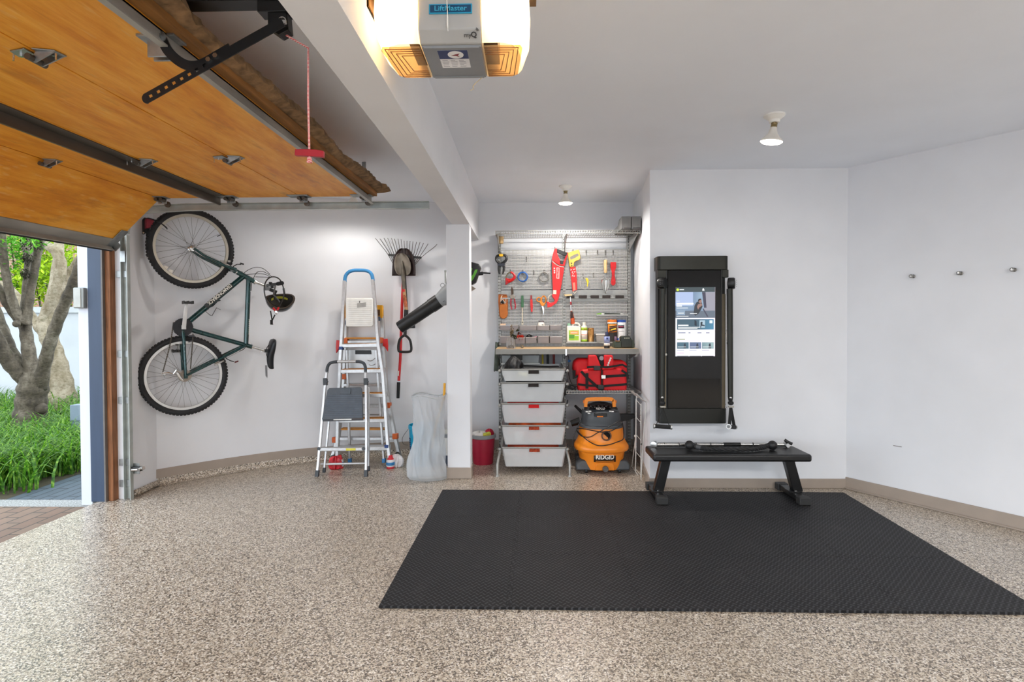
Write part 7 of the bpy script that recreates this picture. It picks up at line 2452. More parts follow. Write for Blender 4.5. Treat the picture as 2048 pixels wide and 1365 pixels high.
c, w, h = bin_(999, 1036, 651, 661, 'clear bin holding a peach sponge and a blue roll, upper row at the left')
tag(MB().box(c.x - w / 2 + 0.004, c.x - w / 2 + 0.06, c.y - 0.04, c.y + 0.03, c.z, c.z + 0.062).build('peach_sponge', pm('peach sponge foam', '#e9c6a4', 0.9, var=0.08, bump=0.3), bevel=0.004), 'peach block of sponge in the upper left clear bin', 'sponge')
tag(MB().lathe([(0.012, -0.02), (0.024, -0.02), (0.024, 0.02), (0.012, 0.02)], c + V3((-0.012, -0.02, 0.025)), (1, 0.3, 0), 20, False).build('blue_tape', pm('blue masking tape', '#3188c8', 0.6)), 'roll of blue tape beside the peach sponge in the upper left clear bin', 'tape')
bin_(1039, 1073, 652, 661, 'clear empty looking bin, upper row below the green handled tool')
c, w, h = bin_(1074, 1099, 652, 661, 'clear bin with a small white bottle standing in it, upper row')
t, c2, r, h2 = bottle('spray_bottle', 'small white bottle with a grey cap standing in an upper clear bin', 'bottle', 1075.5, 1089, 659.5, 645, [(0.97, 0), (1, 0.05), (1, 0.8), (0.75, 1)], jp, 0.05)
MB().lathe([(r * 0.72, h2), (r * 0.75, h2 + 0.014), (r * 0.5, h2 + 0.016)], c2, Z3, 20).build('cap', pm('grey bottle cap', '#7c7478', 0.5), t)
band(t, c2, r, h2, 0.2, 0.4, 'label_mark', pm('tan label mark', '#a5704c', 0.5), math.radians(250), math.radians(275), 1.02)
band(t, c2, r, h2, 0.6, 0.7, 'label_mark', slot_dark, math.radians(280), math.radians(310), 1.02)
c, w, h = bin_(1100, 1123, 651, 661, 'clear bin holding grey screws, upper row next to the centre upright')
blob('screw_heap', 'heap of small grey screws in the upper clear bin by the centre upright', 'screws', c + V3((0, 0, 0.022)), (0.045, 0.04, 0.02), pm('grey screws', '#7d7674', 0.5, 0.4, var=0.5, scale=150), 6, 0.1)['kind'] = 'stuff'
c, w, h = bin_(1000, 1030, 673, 687, 'clear bin behind the vase, lower row at the left')
c, w, h = bin_(1031, 1050, 676, 688, 'clear bin with bright red flowers in it, lower row')
t = thing('silk_flower', 'bright red silk flower heads spilling from a lower clear bin beside the vase', 'flower', c)
leaves(c + V3((0, -0.02, 0.055)), 0.042, 190, 0.016, 'petals', pm('vermilion petals', '#e0391c', 0.7, var=0.3, scale=50), t, 0.75, 6)
leaves(c + V3((-0.01, -0.01, 0.095)), 0.018, 40, 0.012, 'sepals', pm('dark maroon sepals', '#6a2418', 0.8), t, 0.9, 7)
c, w, h = bin_(1051, 1073, 675, 687, 'clear bin holding a dark green cloth and black pouch, lower row')
blob('green_cloth', 'dark green cloth bunched in a lower clear bin', 'cloth', c + V3((0.01, 0, 0.028)), (0.045, 0.04, 0.025), pm('bottle green cloth', '#36483b', 0.9), 4, 0.15)
blob('black_pouch', 'small black pouch sticking up from a lower clear bin', 'pouch', c + V3((-0.018, -0.01, 0.062)), (0.028, 0.025, 0.02), black_plastic, 3, 0.15)
tag(MB().obox(c + V3((0.038, -0.02, 0.058)), (0.02, 0, 0.004), (0, 0.006, 0), (0, 0, 0.004)).build('pink_strip', pm('pink plastic strip', '#c98a98', 0.5), bevel=0.001), 'pink plastic strip beside the black pouch in a lower clear bin', 'strip')
bin_(1076, 1098, 673, 687, 'clear empty bin, lower row left of the centre upright')
bin_(1100, 1124, 674, 687, 'clear bin with a pale front lip, lower row next to the centre upright')
p = at(1044, 694, 5.34)
tag(MB().lathe([(0.009, -0.006), (0.016, -0.006), (0.016, 0.006), (0.009, 0.006)], (p.x, 5.34, WZ + 0.016), (0.2, 1, 0), 20, False).build('small_ring', pm('olive ring', '#7d6f58', 0.5)), 'small olive ring standing on the worktop below the red flowers', 'ring')
# ---------------------------------------------------------------- interlocking mat tiles
def mat_material():
    t = NT('black foam mat with tread bars')
    v = t.co((1, 1, 1), (0, 0, math.radians(45)))
    sx = t.node('ShaderNodeSeparateXYZ')
    t.link(v, sx.inputs[0])
    S = 1 / 0.024
    ux, uy = t.math('MULTIPLY', sx.outputs[0], S), t.math('MULTIPLY', sx.outputs[1], S)
    fx_, fy_ = t.math('ABSOLUTE', t.math('SUBTRACT', t.math('FRACT', ux), 0.5)), t.math('ABSOLUTE', t.math('SUBTRACT', t.math('FRACT', uy), 0.5))
    par = t.math('FRACT', t.math('MULTIPLY', t.math('ADD', t.math('FLOOR', ux), t.math('FLOOR', uy)), 0.5))
    odd = t.math('GREATER_THAN', par, 0.25)
    b1 = t.math('MULTIPLY', t.math('LESS_THAN', fx_, 0.44), t.math('LESS_THAN', fy_, 0.15))
    b2 = t.math('MULTIPLY', t.math('LESS_THAN', fy_, 0.44), t.math('LESS_THAN', fx_, 0.15))
    h = t.math('ADD', t.math('MULTIPLY', odd, b1), t.math('MULTIPLY', t.math('SUBTRACT', 1.0, odd), b2))
    g = t.node('ShaderNodeNewGeometry')
    n = t.noise(g.outputs['Position'], 2.1, 5, 0.62)
    dust = t.noise(g.outputs['Position'], 7, 5, 0.7)
    c = t.ramp(n, [(0.35, lin('#131315')), (0.7, lin('#1d1d1f'))])
    c = t.mix(t.ramp(dust, [(0.55, (0, 0, 0)), (0.85, (0.35, 0.35, 0.35))]), c, lin('#4b4a4a'))
    c = t.mix(t.math('MULTIPLY', h, 0.8), c, lin('#454548'))
    t.set(color=c, rough=0.62, spec=0.28)
    t.bump(h, 1.0, 0.008)
    return t.m


mat_m = mat_material()
FL, BL, BR, FR = atz(757, 1213, 0.012), atz(885, 980, 0.012), atz(1687, 985.5, 0.012), atz(2092, 1226.5, 0.012)


def mpt(u, v, z):
    p = (FL * (1 - u) + FR * u) * (1 - v) + (BL * (1 - u) + BR * u) * v
    return V3((p.x, p.y, z))


NU, NV, NT_ = 5, 3, 11


def edge_path(a, b, tooth, along_u, flip):
    """unit-square polyline from a to b; toothed where two tiles meet"""
    if not tooth:
        return [a]
    out = []
    A = 0.011 / (3.1 if not along_u else 1.83)
    for k in range(NT_):
        for f, s in ((0.0, 1), (0.46, 1), (0.5, -1), (0.96, -1)):
            t_ = (k + f) / NT_
            u, v = a[0] + (b[0] - a[0]) * t_, a[1] + (b[1] - a[1]) * t_
            off = s * A * (1 if 0.01 < t_ < 0.985 else 0)
            out.append((u, v + off) if along_u else (u + off, v))
    return out


rowname = ('front row', 'middle row', 'back row')
colname = ('leftmost', 'second from the left', 'in the centre', 'second from the right', 'rightmost')
for iv in range(NV):
    for iu in range(NU):
        u0, u1, v0, v1 = iu / NU, (iu + 1) / NU, iv / NV, (iv + 1) / NV
        bot = edge_path((u0, v0), (u1, v0), iv > 0, True, 0)
        rgt = edge_path((u1, v0), (u1, v1), iu < NU - 1, False, 0)
        top = edge_path((u0, v1), (u1, v1), iv < NV - 1, True, 0)
        lef = edge_path((u0, v0), (u0, v1), iu > 0, False, 0)
        top = ([(u1, v1)] if len(top) == 1 else [(u1, v1)] + top[1:][::-1])
        lef = ([(u0, v1)] if len(lef) == 1 else [(u0, v1)] + lef[1:][::-1])
        path = bot + rgt + top + lef
        cu, cv = (u0 + u1) / 2, (v0 + v1) / 2
        poly = [mpt(cu + (u - cu) * 0.998, cv + (v - cv) * 0.998, 0.0006) for u, v in path]
        o = MB().prism(poly, (0, 0, 0.012)).build('floor_mat_tile', mat_m, smooth=False, bevel=0.0008, segs=1)
        tag(o, 'black ribbed foam mat tile, %s, %s' % (rowname[iv], colname[iu]), 'mat tile', 'interlocking foam mat tiles')
MZ = 0.0127

# ---------------------------------------------------------------- flat bench
bn = thing('flat_bench', 'black padded flat workout bench standing on the mat in front of the wall', 'bench', (1.48, 4.27, MZ))
leather = pm('black bench vinyl', '#161617', 0.42, var=0.15, bump=0.08, bscale=500)
SX_0, SX_1 = 0.918, 2.052
MB().box(SX_0, SX_1, 4.12, 4.42, 0.312, 0.366).build('seat_pad', leather, bn, bevel=0.016, segs=3)
MB().box(SX_0 + 0.05, SX_1 - 0.05, 4.20, 4.34, 0.298, 0.313).build('seat_frame', black_metal, bn)
for s, xt, xb, fx0 in ((-1, 1.04, 0.985, 0.975), (1, 1.945, 2.01, 1.985)):
    MB().shell([[V3((xb + dx, 4.27 + dy, 0.065)) for dx, dy in ((-0.036, -0.03), (0.036, -0.03), (0.036, 0.03), (-0.036, 0.03))],
                [V3((xt + dx, 4.27 + dy, 0.30)) for dx, dy in ((-0.036, -0.03), (0.036, -0.03), (0.036, 0.03), (-0.036, 0.03))]]).build('leg', black_metal, bn, bevel=0.004)
    b = MB().box(fx0 - 0.03, fx0 + 0.03, 4.115, 4.485, MZ + 0.012, 0.062).build('foot_bar', black_metal, bn, bevel=0.004)
    for y in (4.115, 4.465):
        MB().box(fx0 - 0.04, fx0 + 0.04, y - 0.035, y + 0.03, MZ + 0.0003, 0.066).build('foot_cap', pm('dark rubber foot cap', '#2c2c2c', 0.6, var=0.15), bn, bevel=0.005)
    MB().box(fx0 - 0.045, fx0 + 0.045, 4.22, 4.32, 0.06, 0.069).build('foot_plate', black_metal, bn, bevel=0.002)
    m = MB()
    for dy in (-0.04, 0.04):
        m.lathe([(0.008, 0), (0.008, 0.008)], (fx0 + s * 0.0, 4.27 + dy, 0.069), Z3, 6)
    m.build('foot_bolt', chrome, bn)
# bar and rope lying on the bench
t = thing('pulley_bar', 'polished straight bar with black middle grip lying along the back of the bench', 'exercise bar', (1.47, 4.365, 0.368))
z = 0.368 + 0.0175
MB().tube([(0.985, 4.36, z), (1.985, 4.37, z)], 0.0155, 16).build('bar_tube', chrome, t)
MB().tube([(1.50, 4.365, z), (1.63, 4.366, z)], 0.0163, 16).build('centre_grip', black_plastic, t)
for x in (1.05, 1.16, 1.29, 1.40, 1.72, 1.85):
    MB().tube([(x, 4.362, z), (x + 0.006, 4.362, z)], 0.0167, 16).build('bar_ring', pm('dark ring groove', '#4c4c4b', 0.4, 0.6), t)
MB().lathe([(0.006, -0.03), (0.024, -0.026), (0.026, 0.0), (0.024, 0.016), (0.010, 0.018)], (0.972, 4.345, z + 0.005), (-0.45, -0.9, 0), 20).build('end_ring', chrome, t)
m = MB().tube([(1.965, 4.37, z + 0.035), (1.99, 4.36, z + 0.018), (2.015, 4.355, z + 0.008)], 0.012, 10)
m.build('end_clip', black_plastic, t)
MB().lathe([(0.016, -0.008), (0.018, 0.0), (0.016, 0.008)], (1.975, 4.345, z - 0.002), (0.3, -0.9, 0.1), 16).build('end_hook', chrome, t)
t = thing('exercise_rope', 'thick black twisted exercise rope with a rubber ball at each end, lying on the bench', 'exercise rope', (1.45, 4.24, 0.367))
rope_m = pm('black braided rope', '#1d1d1e', 0.7, var=0.3, bump=0.4)
e0, e1 = at(1379, 890, 4.27), at(1545, 889, 4.27)
for e in (e0, e1):
    e.z = 0.368 + 0.034
    MB().ball(e, 0.034, 24, 16).build('rope_ball', pm('matt black rubber ball', '#1b1b1c', 0.5), t)
cl = smooth_path([e0 + X3 * 0.02, (e0.x + 0.06, 4.25, 0.392), (e0.x + 0.12, 4.225, 0.386), (e0.x + 0.28, 4.20, 0.385), (e0.x + 0.44, 4.215, 0.386), (e1.x - 0.09, 4.25, 0.389), e1 - X3 * 0.025], 14)
m = MB()
for s in range(3):
    pts = []
    for i, p in enumerate(cl):
        d = (cl[min(i + 1, len(cl) - 1)] - cl[max(i - 1, 0)]).normalized()
        u, w = perp(d)
        a = 2 * math.pi * s / 3 + i * 0.62
        pts.append(p + u * (0.0085 * math.cos(a)) + w * (0.0085 * math.sin(a)))
    m.tube(pts, 0.0098, 8)
m.build('twisted_rope', rope_m, t)
MB().tube([cl[10], cl[14], cl[19]], 0.0195, 12).build('rope_sleeve', pm('grey rope sleeve', '#47484a', 0.5), t)

# ---------------------------------------------------------------- wall mounted gym
gy = thing('wall_mounted_gym', 'tall black wall mounted home gym with a lit touch screen and two folded arms', 'home gym', (1.30, 4.46, 0.54))
anth = pm('anthracite metal', '#2e2e29', 0.38, 0.6, var=0.08)
anth_d = pm('dark anthracite panel', '#1c1d19', 0.42, 0.3, var=0.08)
GF = 4.42
K = lambda x, y, o=0.0: at(x, y, GF - o)
gx0, gx1 = K(1315.5, 600).x, K(1457.5, 600).x
zt, zb = K(1387, 512).z, K(1387, 848).z
z1, z2 = K(1387, 540).z, K(1387, 818).z


def rpoly(x0, x1, y0, y1, r, z):
    pts = []
    for cx, cy, a0 in ((x1 - r, y0 + r, -90), (x0 + r, y0 + r, 180)):
        for k in range(6):
            a = math.radians(a0 + 18 * k)
            pts.append((cx + r * math.cos(a), cy + r * math.sin(a)))
    # order: right front corner then left front corner, then the back
    rf = [p for p in pts[:6]]
    lf = [p for p in pts[6:]]
    return [V3((x, y, z)) for x, y in ([(x0, y1)] + lf + rf + [(x1, y1)])]


MB().prism(rpoly(gx0, gx1, GF, 4.548, 0.03, z1), (0, 0, zt - z1)).build('top_cap', anth, gy, bevel=0.004)
MB().box(gx0 + 0.012, gx1 - 0.012, GF + 0.05, 4.548, z2, z1).build('back_body', anth_d, gy)
MB().prism(rpoly(gx0 + 0.012, gx1 - 0.008, GF + 0.005, 4.548, 0.03, zb), (0, 0, z2 - zb)).build('bottom_panel', anth_d, gy, bevel=0.004)
glass = NT('black screen glass')
glass.set(color=lin('#060708'), rough=0.03, spec=0.38)
ggx0, ggx1 = K(1336.5, 600).x, K(1443, 600).x
MB().box(ggx0, ggx1, GF + 0.012, GF + 0.06, z2 + 0.001, z1 - 0.001).build('screen_glass', glass.m, gy, bevel=0.002)
MB().box(K(1333.5, 600).x, ggx0 - 0.002, GF + 0.02, GF + 0.06, z2, z1).build('glass_edge', black_plastic, gy)
MB().box(ggx1 + 0.001, K(1445.5, 600).x, GF + 0.014, GF + 0.06, z2, z1).build('glass_edge', black_plastic, gy)
bronze = pm('bronze metal strip', '#6d6351', 0.4, 0.6, var=0.06)
MB().box(K(1445.5, 600).x, K(1453, 600).x, GF + 0.022, GF + 0.06, z2 + 0.0, K(1450, 588).z).build('side_rail', bronze, gy)
MB().box(K(1330.5, 600).x, K(1333.5, 600).x, GF + 0.022, GF + 0.06, z2 + 0.0, K(1330, 588).z).build('side_rail', bronze, gy)
for xa, xb in ((1316, 1333), (1445, 1458)):
    MB().box(K(xa, 600).x, K(xb, 600).x, GF + 0.008, GF + 0.06, K(1330, 556).z, z1).build('arm_bracket', anth, gy, bevel=0.003)
for s, jx, ax_, bx_ in ((-1, 1324, 1325.5, 1324.5), (1, 1461.5, 1459.5, 1461)):
    c = K(jx, 567.5)
    ar = MB().tube([K(ax_, 578, 0.03), K((ax_ + bx_) / 2, 690, 0.03), K(bx_, 796, 0.03)], [0.0225, 0.0215, 0.0195], 20).build('arm', anth, gy)
    m = MB().lathe([(0.012, -0.03), (0.041, -0.026), (0.045, -0.015), (0.045, 0.015), (0.041, 0.026), (0.012, 0.03)], c + V3((0, -0.012, 0)), (1, -0.4 if s > 0 else -0.9, 0), 28)
    j = m.build('arm_joint', black_plastic, gy)
    dm = MB()
    for r_ in range(4):
        for q_ in range(3):
            dm.ball(c + V3((s * 0.012 + (q_ - 1) * 0.013, -0.052 + 0.003 * abs(q_ - 1), 0.022 - r_ * 0.015)), 0.0026, 6, 4)
    dm.build('joint_dots', pm('grey joint dots', '#8d8d8a', 0.5), j)
    MB().tube([K(bx_, 795, 0.03), K(bx_, 802, 0.03)], [0.0195, 0.016], 18).build('arm_tip', anth, ar)
    e = K(bx_, 795.5 if s < 0 else 796, 0.048)
    MB().ball(e, (0.011, 0.011, 0.011)).build('pulley_ball', chrome, ar)
    c2 = K(bx_ + 0.5, 806.5, 0.035)
    MB().ball(c2, (0.022, 0.022, 0.018), 18, 12).build('cable_stop', rubber, ar)
    MB().tube([e, c2], 0.006, 8).build('cable', black_plastic, ar)
    MB().obox(K(bx_ + 1, 814, 0.035), (0.020, 0, 0), (0, 0.01, 0), (0, 0, 0.006)).build('strap_clasp', pm('silver clasp', '#b9b6ad', 0.35, 0.7), ar, bevel=0.002)
    by = 669 if s < 0 else 671
    MB().obox(K(1331.5 if s < 0 else 1454.8, by, 0.004), (0.0035 if s < 0 else 0.008, 0, 0), (0, 0.01, 0), (0, 0, 0.04)).build('arm_lever', pm('pale button', '#dcd9d0', 0.4) if s > 0 else bronze, gy, bevel=0.003)
    MB().lathe([(0.008, 0), (0.009, 0.01), (0.006, 0.014)], K(1331.5 if s < 0 else 1456, 709.5, -0.008), (0, -1, 0), 16).build('release_button', pm('pale button', '#dcd9d0', 0.4), gy)
    MB().obox(K(1456, 687, 0.0), (0.006, 0, 0), (0, 0.01, 0), (0, 0, 0.008)).build('slider', black_plastic, gy) if s > 0 else None
m = MB()
for (x, y) in ((1450.5, 667), (1450.5, 809), (1449, 815), (1453, 815)):
    m.lathe([(0.003, 0), (0.003, 0.002)], K(x, y, -0.021), (0, -1, 0), 8)
m.build('rail_screw', slot_dark, gy)


def handle(label, top, a, b, ysp, wide):
    t = thing('pull_stirrup', label, 'exercise stirrup', (a + b) / 2)
    d = (b - a).normalized()
    MB().tube([a, b], 0.0155, 18).build('hand_grip', rubber, t)
    for p, s in ((a, -1), (b, 1)):
        MB().tube([p, p + d * (s * 0.012)], 0.0195, 20).build('end_cap', pm('silver end cap', '#b5b5b3', 0.35, 0.7), t)
        MB().tube([p + d * (s * 0.0121), p + d * (s * 0.0135)], 0.012, 16).build('cap_inset', pm('grey cap inset', '#77787a', 0.5), t)
        q = p - d * (s * 0.006)
        up = (top - q).normalized()
        side = up.cross(d).normalized() if wide else up.cross(Y3).normalized()
        hw = 0.012
        m = MB().shell([[q + side * hw - d * 0.0015, q + side * hw + d * 0.0015, q - side * hw + d * 0.0015, q - side * hw - d * 0.0015],
                        [top + side * hw - d * 0.0015, top + side * hw + d * 0.0015, top - side * hw + d * 0.0015, top - side * hw - d * 0.0015]])
        m.build('strap', web, t)


handle('black cable stirrup hanging level from the left arm of the wall mounted gym', K(1326, 816, 0.035), K(1310, 853, 0.05), K(1341, 855, 0.065), 0, True)
handle('black cable stirrup seen end on, hanging from the right arm of the wall mounted gym', K(1461.5, 816, 0.035), K(1458, 854, 0.10), K(1469, 855, -0.02), 0, False)

# the lit screen: pictures and panels of the start page
EM = {}


def emis(name, col='', s=0.75, col2=None, ang=0.0):
    if name in EM:
        return EM[name]
    t = NT(name)
    EM[name] = t.m
    if col2 is None:
        t.set(color=(0, 0, 0), emit=lin(col), estr=s, rough=0.1)
    else:
        n = t.noise(t.co((4, 4, 4)), 2.2, 2)
        g_ = t.node('ShaderNodeTexGradient')
        t.link(t.co((5, 5, 5), (0, 0, 0), (ang, 0, 0)), g_.inputs['Vector'])
        t.set(color=(0, 0, 0), emit=t.ramp(t.math('ADD', t.math('MULTIPLY', n, 0.5), t.math('MULTIPLY', g_.outputs['Fac'], 0.6)), [(0.25, lin(col)), (0.75, lin(col2))]), estr=s, rough=0.1)
    return t.m


layer = [GF + 0.0118]


def ui(name, x0, x1, y0, y1, mat, parent):
    layer[0] -= 0.00012
    a, b = at(x0, y0, layer[0]), at(x1, y1, layer[0])
    return MB().box(a.x, b.x, layer[0], layer[0] + 0.0003, b.z, a.z).build(name, mat, parent, smooth=False)


def uip(name, poly, mat, parent):
    layer[0] -= 0.00012
    return MB().prism([at(x, y, layer[0]) for x, y in poly], Y3 * 0.0003).build(name, mat, parent, smooth=False)


scr = ui('lit_screen', 1351, 1430, 575, 713, emis('lit page white', '#e9ecfb', 0.85, '#f7e6f4'), gy)
ui('header_bar', 1351, 1430, 575, 584.5, emis('header slate', '#4a5559', 0.7), scr)
uip('header_icon', [(1355.5 + 2.6 * math.cos(k * math.pi / 8), 580 + 2.6 * math.sin(k * math.pi / 8)) for k in range(16)], emis('lime icon', '#c6e83a', 0.9), scr)
ui('header_text', 1359, 1368, 579, 580.6, emis('screen text', '#e6e9ea', 0.8), scr)
uip('header_icon', [(1405, 578), (1407, 576.5), (1408.5, 579), (1409, 582), (1404.5, 582)], emis('screen text'), scr)
ui('hero_picture', 1351, 1430, 584.5, 636, emis('hero picture blue grey', '#7d92ac', 0.75, '#a3bcd0'), scr)
ui('hero_window', 1351, 1386, 584.5, 612, emis('hero window pale', '#a9b8da', 0.8, '#b7cbd8'), scr)
ui('hero_wall', 1408, 1430, 584.5, 636, emis('hero wall grey', '#9b9aa6', 0.75), scr)
ui('hero_floor', 1351, 1430, 622, 636, emis('hero floor grey', '#6b7684', 0.7), scr)
uip('hero_frame', [(1404, 584.5), (1411, 584.5), (1413, 616), (1408, 616)], emis('hero frame dark', '#4d4b5c', 0.7), scr)
uip('hero_frame', [(1405, 618), (1407, 617), (1417, 634), (1414, 634)], emis('hero frame dark'), scr)
uip('hero_figure_jacket', [(1387, 628), (1389, 612), (1393, 605), (1399, 602), (1404, 606), (1405, 614), (1402, 620), (1397, 628), (1391, 632)], emis('figure jacket', '#3c4046', 0.7), scr)
uip('hero_figure_arm', [(1396, 609), (1403, 607), (1405, 611), (1399, 615), (1396, 620), (1394, 614)], emis('figure skin', '#a17f76', 0.7), scr)
uip('hero_figure_head', [(1397, 600), (1400, 598), (1403, 600), (1403.5, 605), (1400.5, 607), (1397.5, 605)], emis('figure skin'), scr)
uip('hero_figure_hair', [(1396, 601), (1397.5, 598.2), (1401, 597.5), (1403, 599.5), (1399, 601), (1397, 604)], emis('figure hair', '#27262a', 0.7), scr)
ui('hero_title', 1353, 1387, 606, 609.5, emis('screen text'), scr)
ui('hero_title', 1353, 1364, 611, 613.5, emis('screen text'), scr)
ui('hero_caption', 1353, 1376, 616, 617, emis('screen text'), scr)
ui('hero_caption', 1353, 1360, 602, 603, emis('screen text'), scr)
ui('hero_button', 1353, 1370, 620, 631, emis('button grey', '#8b9fb4', 0.75), scr)
ui('button_text', 1356, 1368, 626, 627.5, emis('screen text'), scr)
ui('hero_caption', 1380, 1394, 627, 628, emis('screen text'), scr)
ui('progress_line', 1353, 1377, 632.5, 633.5, emis('screen text'), scr)
bnr = ui('banner', 1354, 1427.5, 639, 659.5, emis('banner blue', '#47606f', 0.75, '#4f8fb0'), scr)
ui('banner_light', 1399, 1410, 641, 656, emis('banner light', '#a9c0cf', 0.75), scr)
uip('banner_machine', [(1389, 640), (1393, 643), (1393.5, 653), (1389, 651)], emis('banner dark', '#2a3440', 0.7), scr)
uip('banner_figure', [(1401, 645), (1404, 643.5), (1405.5, 646), (1404, 649), (1410, 651), (1409, 653), (1403, 652), (1402, 656), (1400.5, 655.5), (1401, 650)], emis('banner dark'), scr)
ui('banner_badge', 1419, 1425, 641, 647, emis('lit page pale', '#dbe4ee', 0.8), scr)
ui('banner_title', 1356, 1377, 650, 652.6, emis('screen text'), scr)
ui('banner_text', 1356, 1400, 654.5, 655.6, emis('screen text'), scr)
ui('banner_text', 1356, 1395, 656.8, 657.8, emis('screen text'), scr)
gtx = emis('grey page text', '#8f95a8', 0.7)
for x0, x1 in ((1356, 1371), (1377, 1381), (1395, 1403), (1412, 1419)):
    ui('tab_text', x0, x1, 665.2, 667, gtx, scr)
ui('section_title', 1354, 1370, 678, 680, emis('olive page text', '#a3a888', 0.75), scr)
ui('section_line', 1354, 1400, 682, 682.8, emis('pink page line', '#d8bcd4', 0.8), scr)
for i, x0 in enumerate((1354, 1379, 1404)):
    th = ui('thumbnail', x0, x0 + 23.5, 685, 698, emis('thumb %d' % i, ('#4e6c7c', '#5e6b8c', '#64808a')[i], 0.75, ('#7d9fb8', '#8496b8', '#98b2b5')[i]), scr)
    uip('thumbnail_figure', [(x0 + 13, 697), (x0 + 14, 688), (x0 + 17, 687), (x0 + 18.5, 697)], emis('thumb dark', '#343d4c', 0.7), scr)
    ui('thumbnail_text', x0 + 1.5, x0 + 18, 694, 695, emis('screen text'), scr)
    ui('caption_text', x0, x0 + 14, 700.5, 701.5, gtx, scr)
ui('section_line', 1354, 1368, 706, 707.5, emis('pink page line'), scr)
for i, x0 in enumerate((1354, 1379, 1404)):
    ui('thumbnail_edge', x0, x0 + 23, 712, 713, emis('thumb dark'), scr)

# ---------------------------------------------------------------- pegs on the right wall
for i, (x, y, lab) in enumerate(((1825, 553, 'small round metal wall peg, the one nearest the room corner'), (1920, 547, 'small round metal wall peg, the middle one of three'), (2027, 540, 'small round metal wall peg, the one farthest from the room corner'))):
    p = onplane(x + 2, y, RW0, RWN)
    t = thing('wall_peg', lab, 'wall peg', p, 'pegs on the right wall')
    MB().lathe([(0.001, 0), (0.013, 0), (0.013, 0.005), (0.009, 0.008), (0.0075, 0.02), (0.009, 0.032), (0.0125, 0.036), (0.013, 0.042), (0.009, 0.046), (0.001, 0.046)], p + RWN * 0.0005, RWN, 20, False).build('peg_body', pm('satin nickel', '#8f8d89', 0.3, 0.9), t)
    MB().lathe([(0.0005, 0.046), (0.008, 0.0462), (0.006, 0.049), (0.0005, 0.05)], p + RWN * 0.0005, RWN, 16, False).build('peg_face', chrome, t)
p = onplane(1795, 893, RW0, RWN)
m = MB().obox(p + RWN * 0.001 + RWD * 0.0, RWD * 0.028, RWN * 0.001, Z3 * 0.0022)
tag(m.build('wall_scuff', pm('grey scuff', '#77706c', 0.8)), 'short dark scuff line low on the right wall', 'scuff mark')
# ---------------------------------------------------------------- trees, planting and the house beyond
def bark(name, c0, c1, c2, moss):
    t = NT(name)
    v = t.co((1, 1, 0.45))
    n = t.noise(v, 7, 6, 0.65)
    n2 = t.noise(t.co((1, 1, 1.6)), 22, 4, 0.6)
    c = t.ramp(n, [(0.3, lin(c0)), (0.5, lin(c1)), (0.7, lin(c2))])
    c = t.mix(t.ramp(n2, [(0.35, (0.55, 0.55, 0.55)), (0.5, (0, 0, 0))]), c, lin(c0))
    ms = t.noise(t.co((1, 1, 1)), 4.5, 5, 0.7)
    c = t.mix(t.ramp(ms, [(0.60, (0, 0, 0)), (0.68, (0.7, 0.7, 0.7))]), c, lin(moss))
    t.set(color=c, rough=0.85)
    t.bump(n2, 0.7, 0.02)
    return t.m


bark1 = bark('grey green mottled bark', '#2b241a', '#51483a', '#7a7163', '#3a3a20')
bark2 = bark('pale buff mottled bark', '#65583f', '#8d806b', '#a99e8b', '#575232')


def limb(m, pts, Y, dY=0.0):
    """limb from (px, py, radius_px) at distance Y, drifting by dY towards its tip"""
    n = len(pts)
    q = [at(x, y, Y + dY * i / max(1, n - 1)) for i, (x, y, r) in enumerate(pts)]
    rr = [(0.9 if r < 25 else 0.94) * r / F_PX * (Y + dY * i / max(1, n - 1)) for i, (x, y, r) in enumerate(pts)]
    sm = smooth_path(q, 5)
    rs = []
    for i in range(len(sm)):
        f = i / (len(sm) - 1) * (n - 1)
        k = min(int(f), n - 2)
        rs.append((rr[k] * (1 - f + k) + rr[k + 1] * (f - k)) * (1 + 0.06 * math.sin(i * 1.7 + pts[0][0])))
    m.tube(sm, rs, 14)


def tree(name, label, Y, limbs, bk, base):
    t = thing(name, label, 'tree', at(base[0], base[1], Y))
    for i, (pts, dY) in enumerate(limbs):
        m = MB()
        limb(m, pts, Y, dY)
        m.build('trunk' if i == 0 else 'branch', bk, t, angle=180)
    return t


t1 = tree('garden_tree', 'grey barked garden tree with several mossy limbs nearest the garage doorway', 6.6, [
    ([(52, 910, 42), (56, 870, 36), (60, 835, 30), (63, 800, 28), (67, 770, 28), (70, 745, 22)], 0),
    ([(66, 770, 19), (62, 740, 16), (57, 700, 13), (52, 665, 12), (48, 640, 12)], 0.1),
    ([(62, 775, 16), (40, 750, 15), (18, 725, 15), (0, 695, 16), (-25, 650, 16), (-60, 580, 14), (-85, 480, 12), (-95, 380, 8)], -0.4),
    ([(45, 735, 12), (25, 705, 11), (10, 670, 11), (-6, 630, 11), (-30, 560, 10), (-40, 470, 9), (-42, 380, 7)], 0.4),
    ([(78, 775, 17), (88, 735, 13), (99, 690, 12.5), (112, 652, 12), (130, 607, 11.5), (148, 565, 11), (162, 524, 10), (190, 440, 9), (205, 330, 6)], -0.5),
    ([(48, 648, 11), (36, 630, 9), (24, 600, 9), (15, 565, 8.5), (9, 530, 8), (5, 490, 8), (0, 430, 8)], -0.3),
    ([(52, 650, 11), (56, 620, 9), (62, 575, 8.5), (67, 551, 8.5), (74, 512, 8), (81, 477, 9), (84, 430, 9)], 0.1),
    ([(50, 640, 9), (50, 608, 8), (54, 560, 7.5), (57, 524, 8), (55, 490, 10), (54, 430, 10)], 0.5),
    ([(34, 640, 7), (20, 615, 10), (5, 590, 11), (-12, 572, 12), (-50, 520, 10), (-70, 430, 8)], -0.2)], bark1, (58, 880))
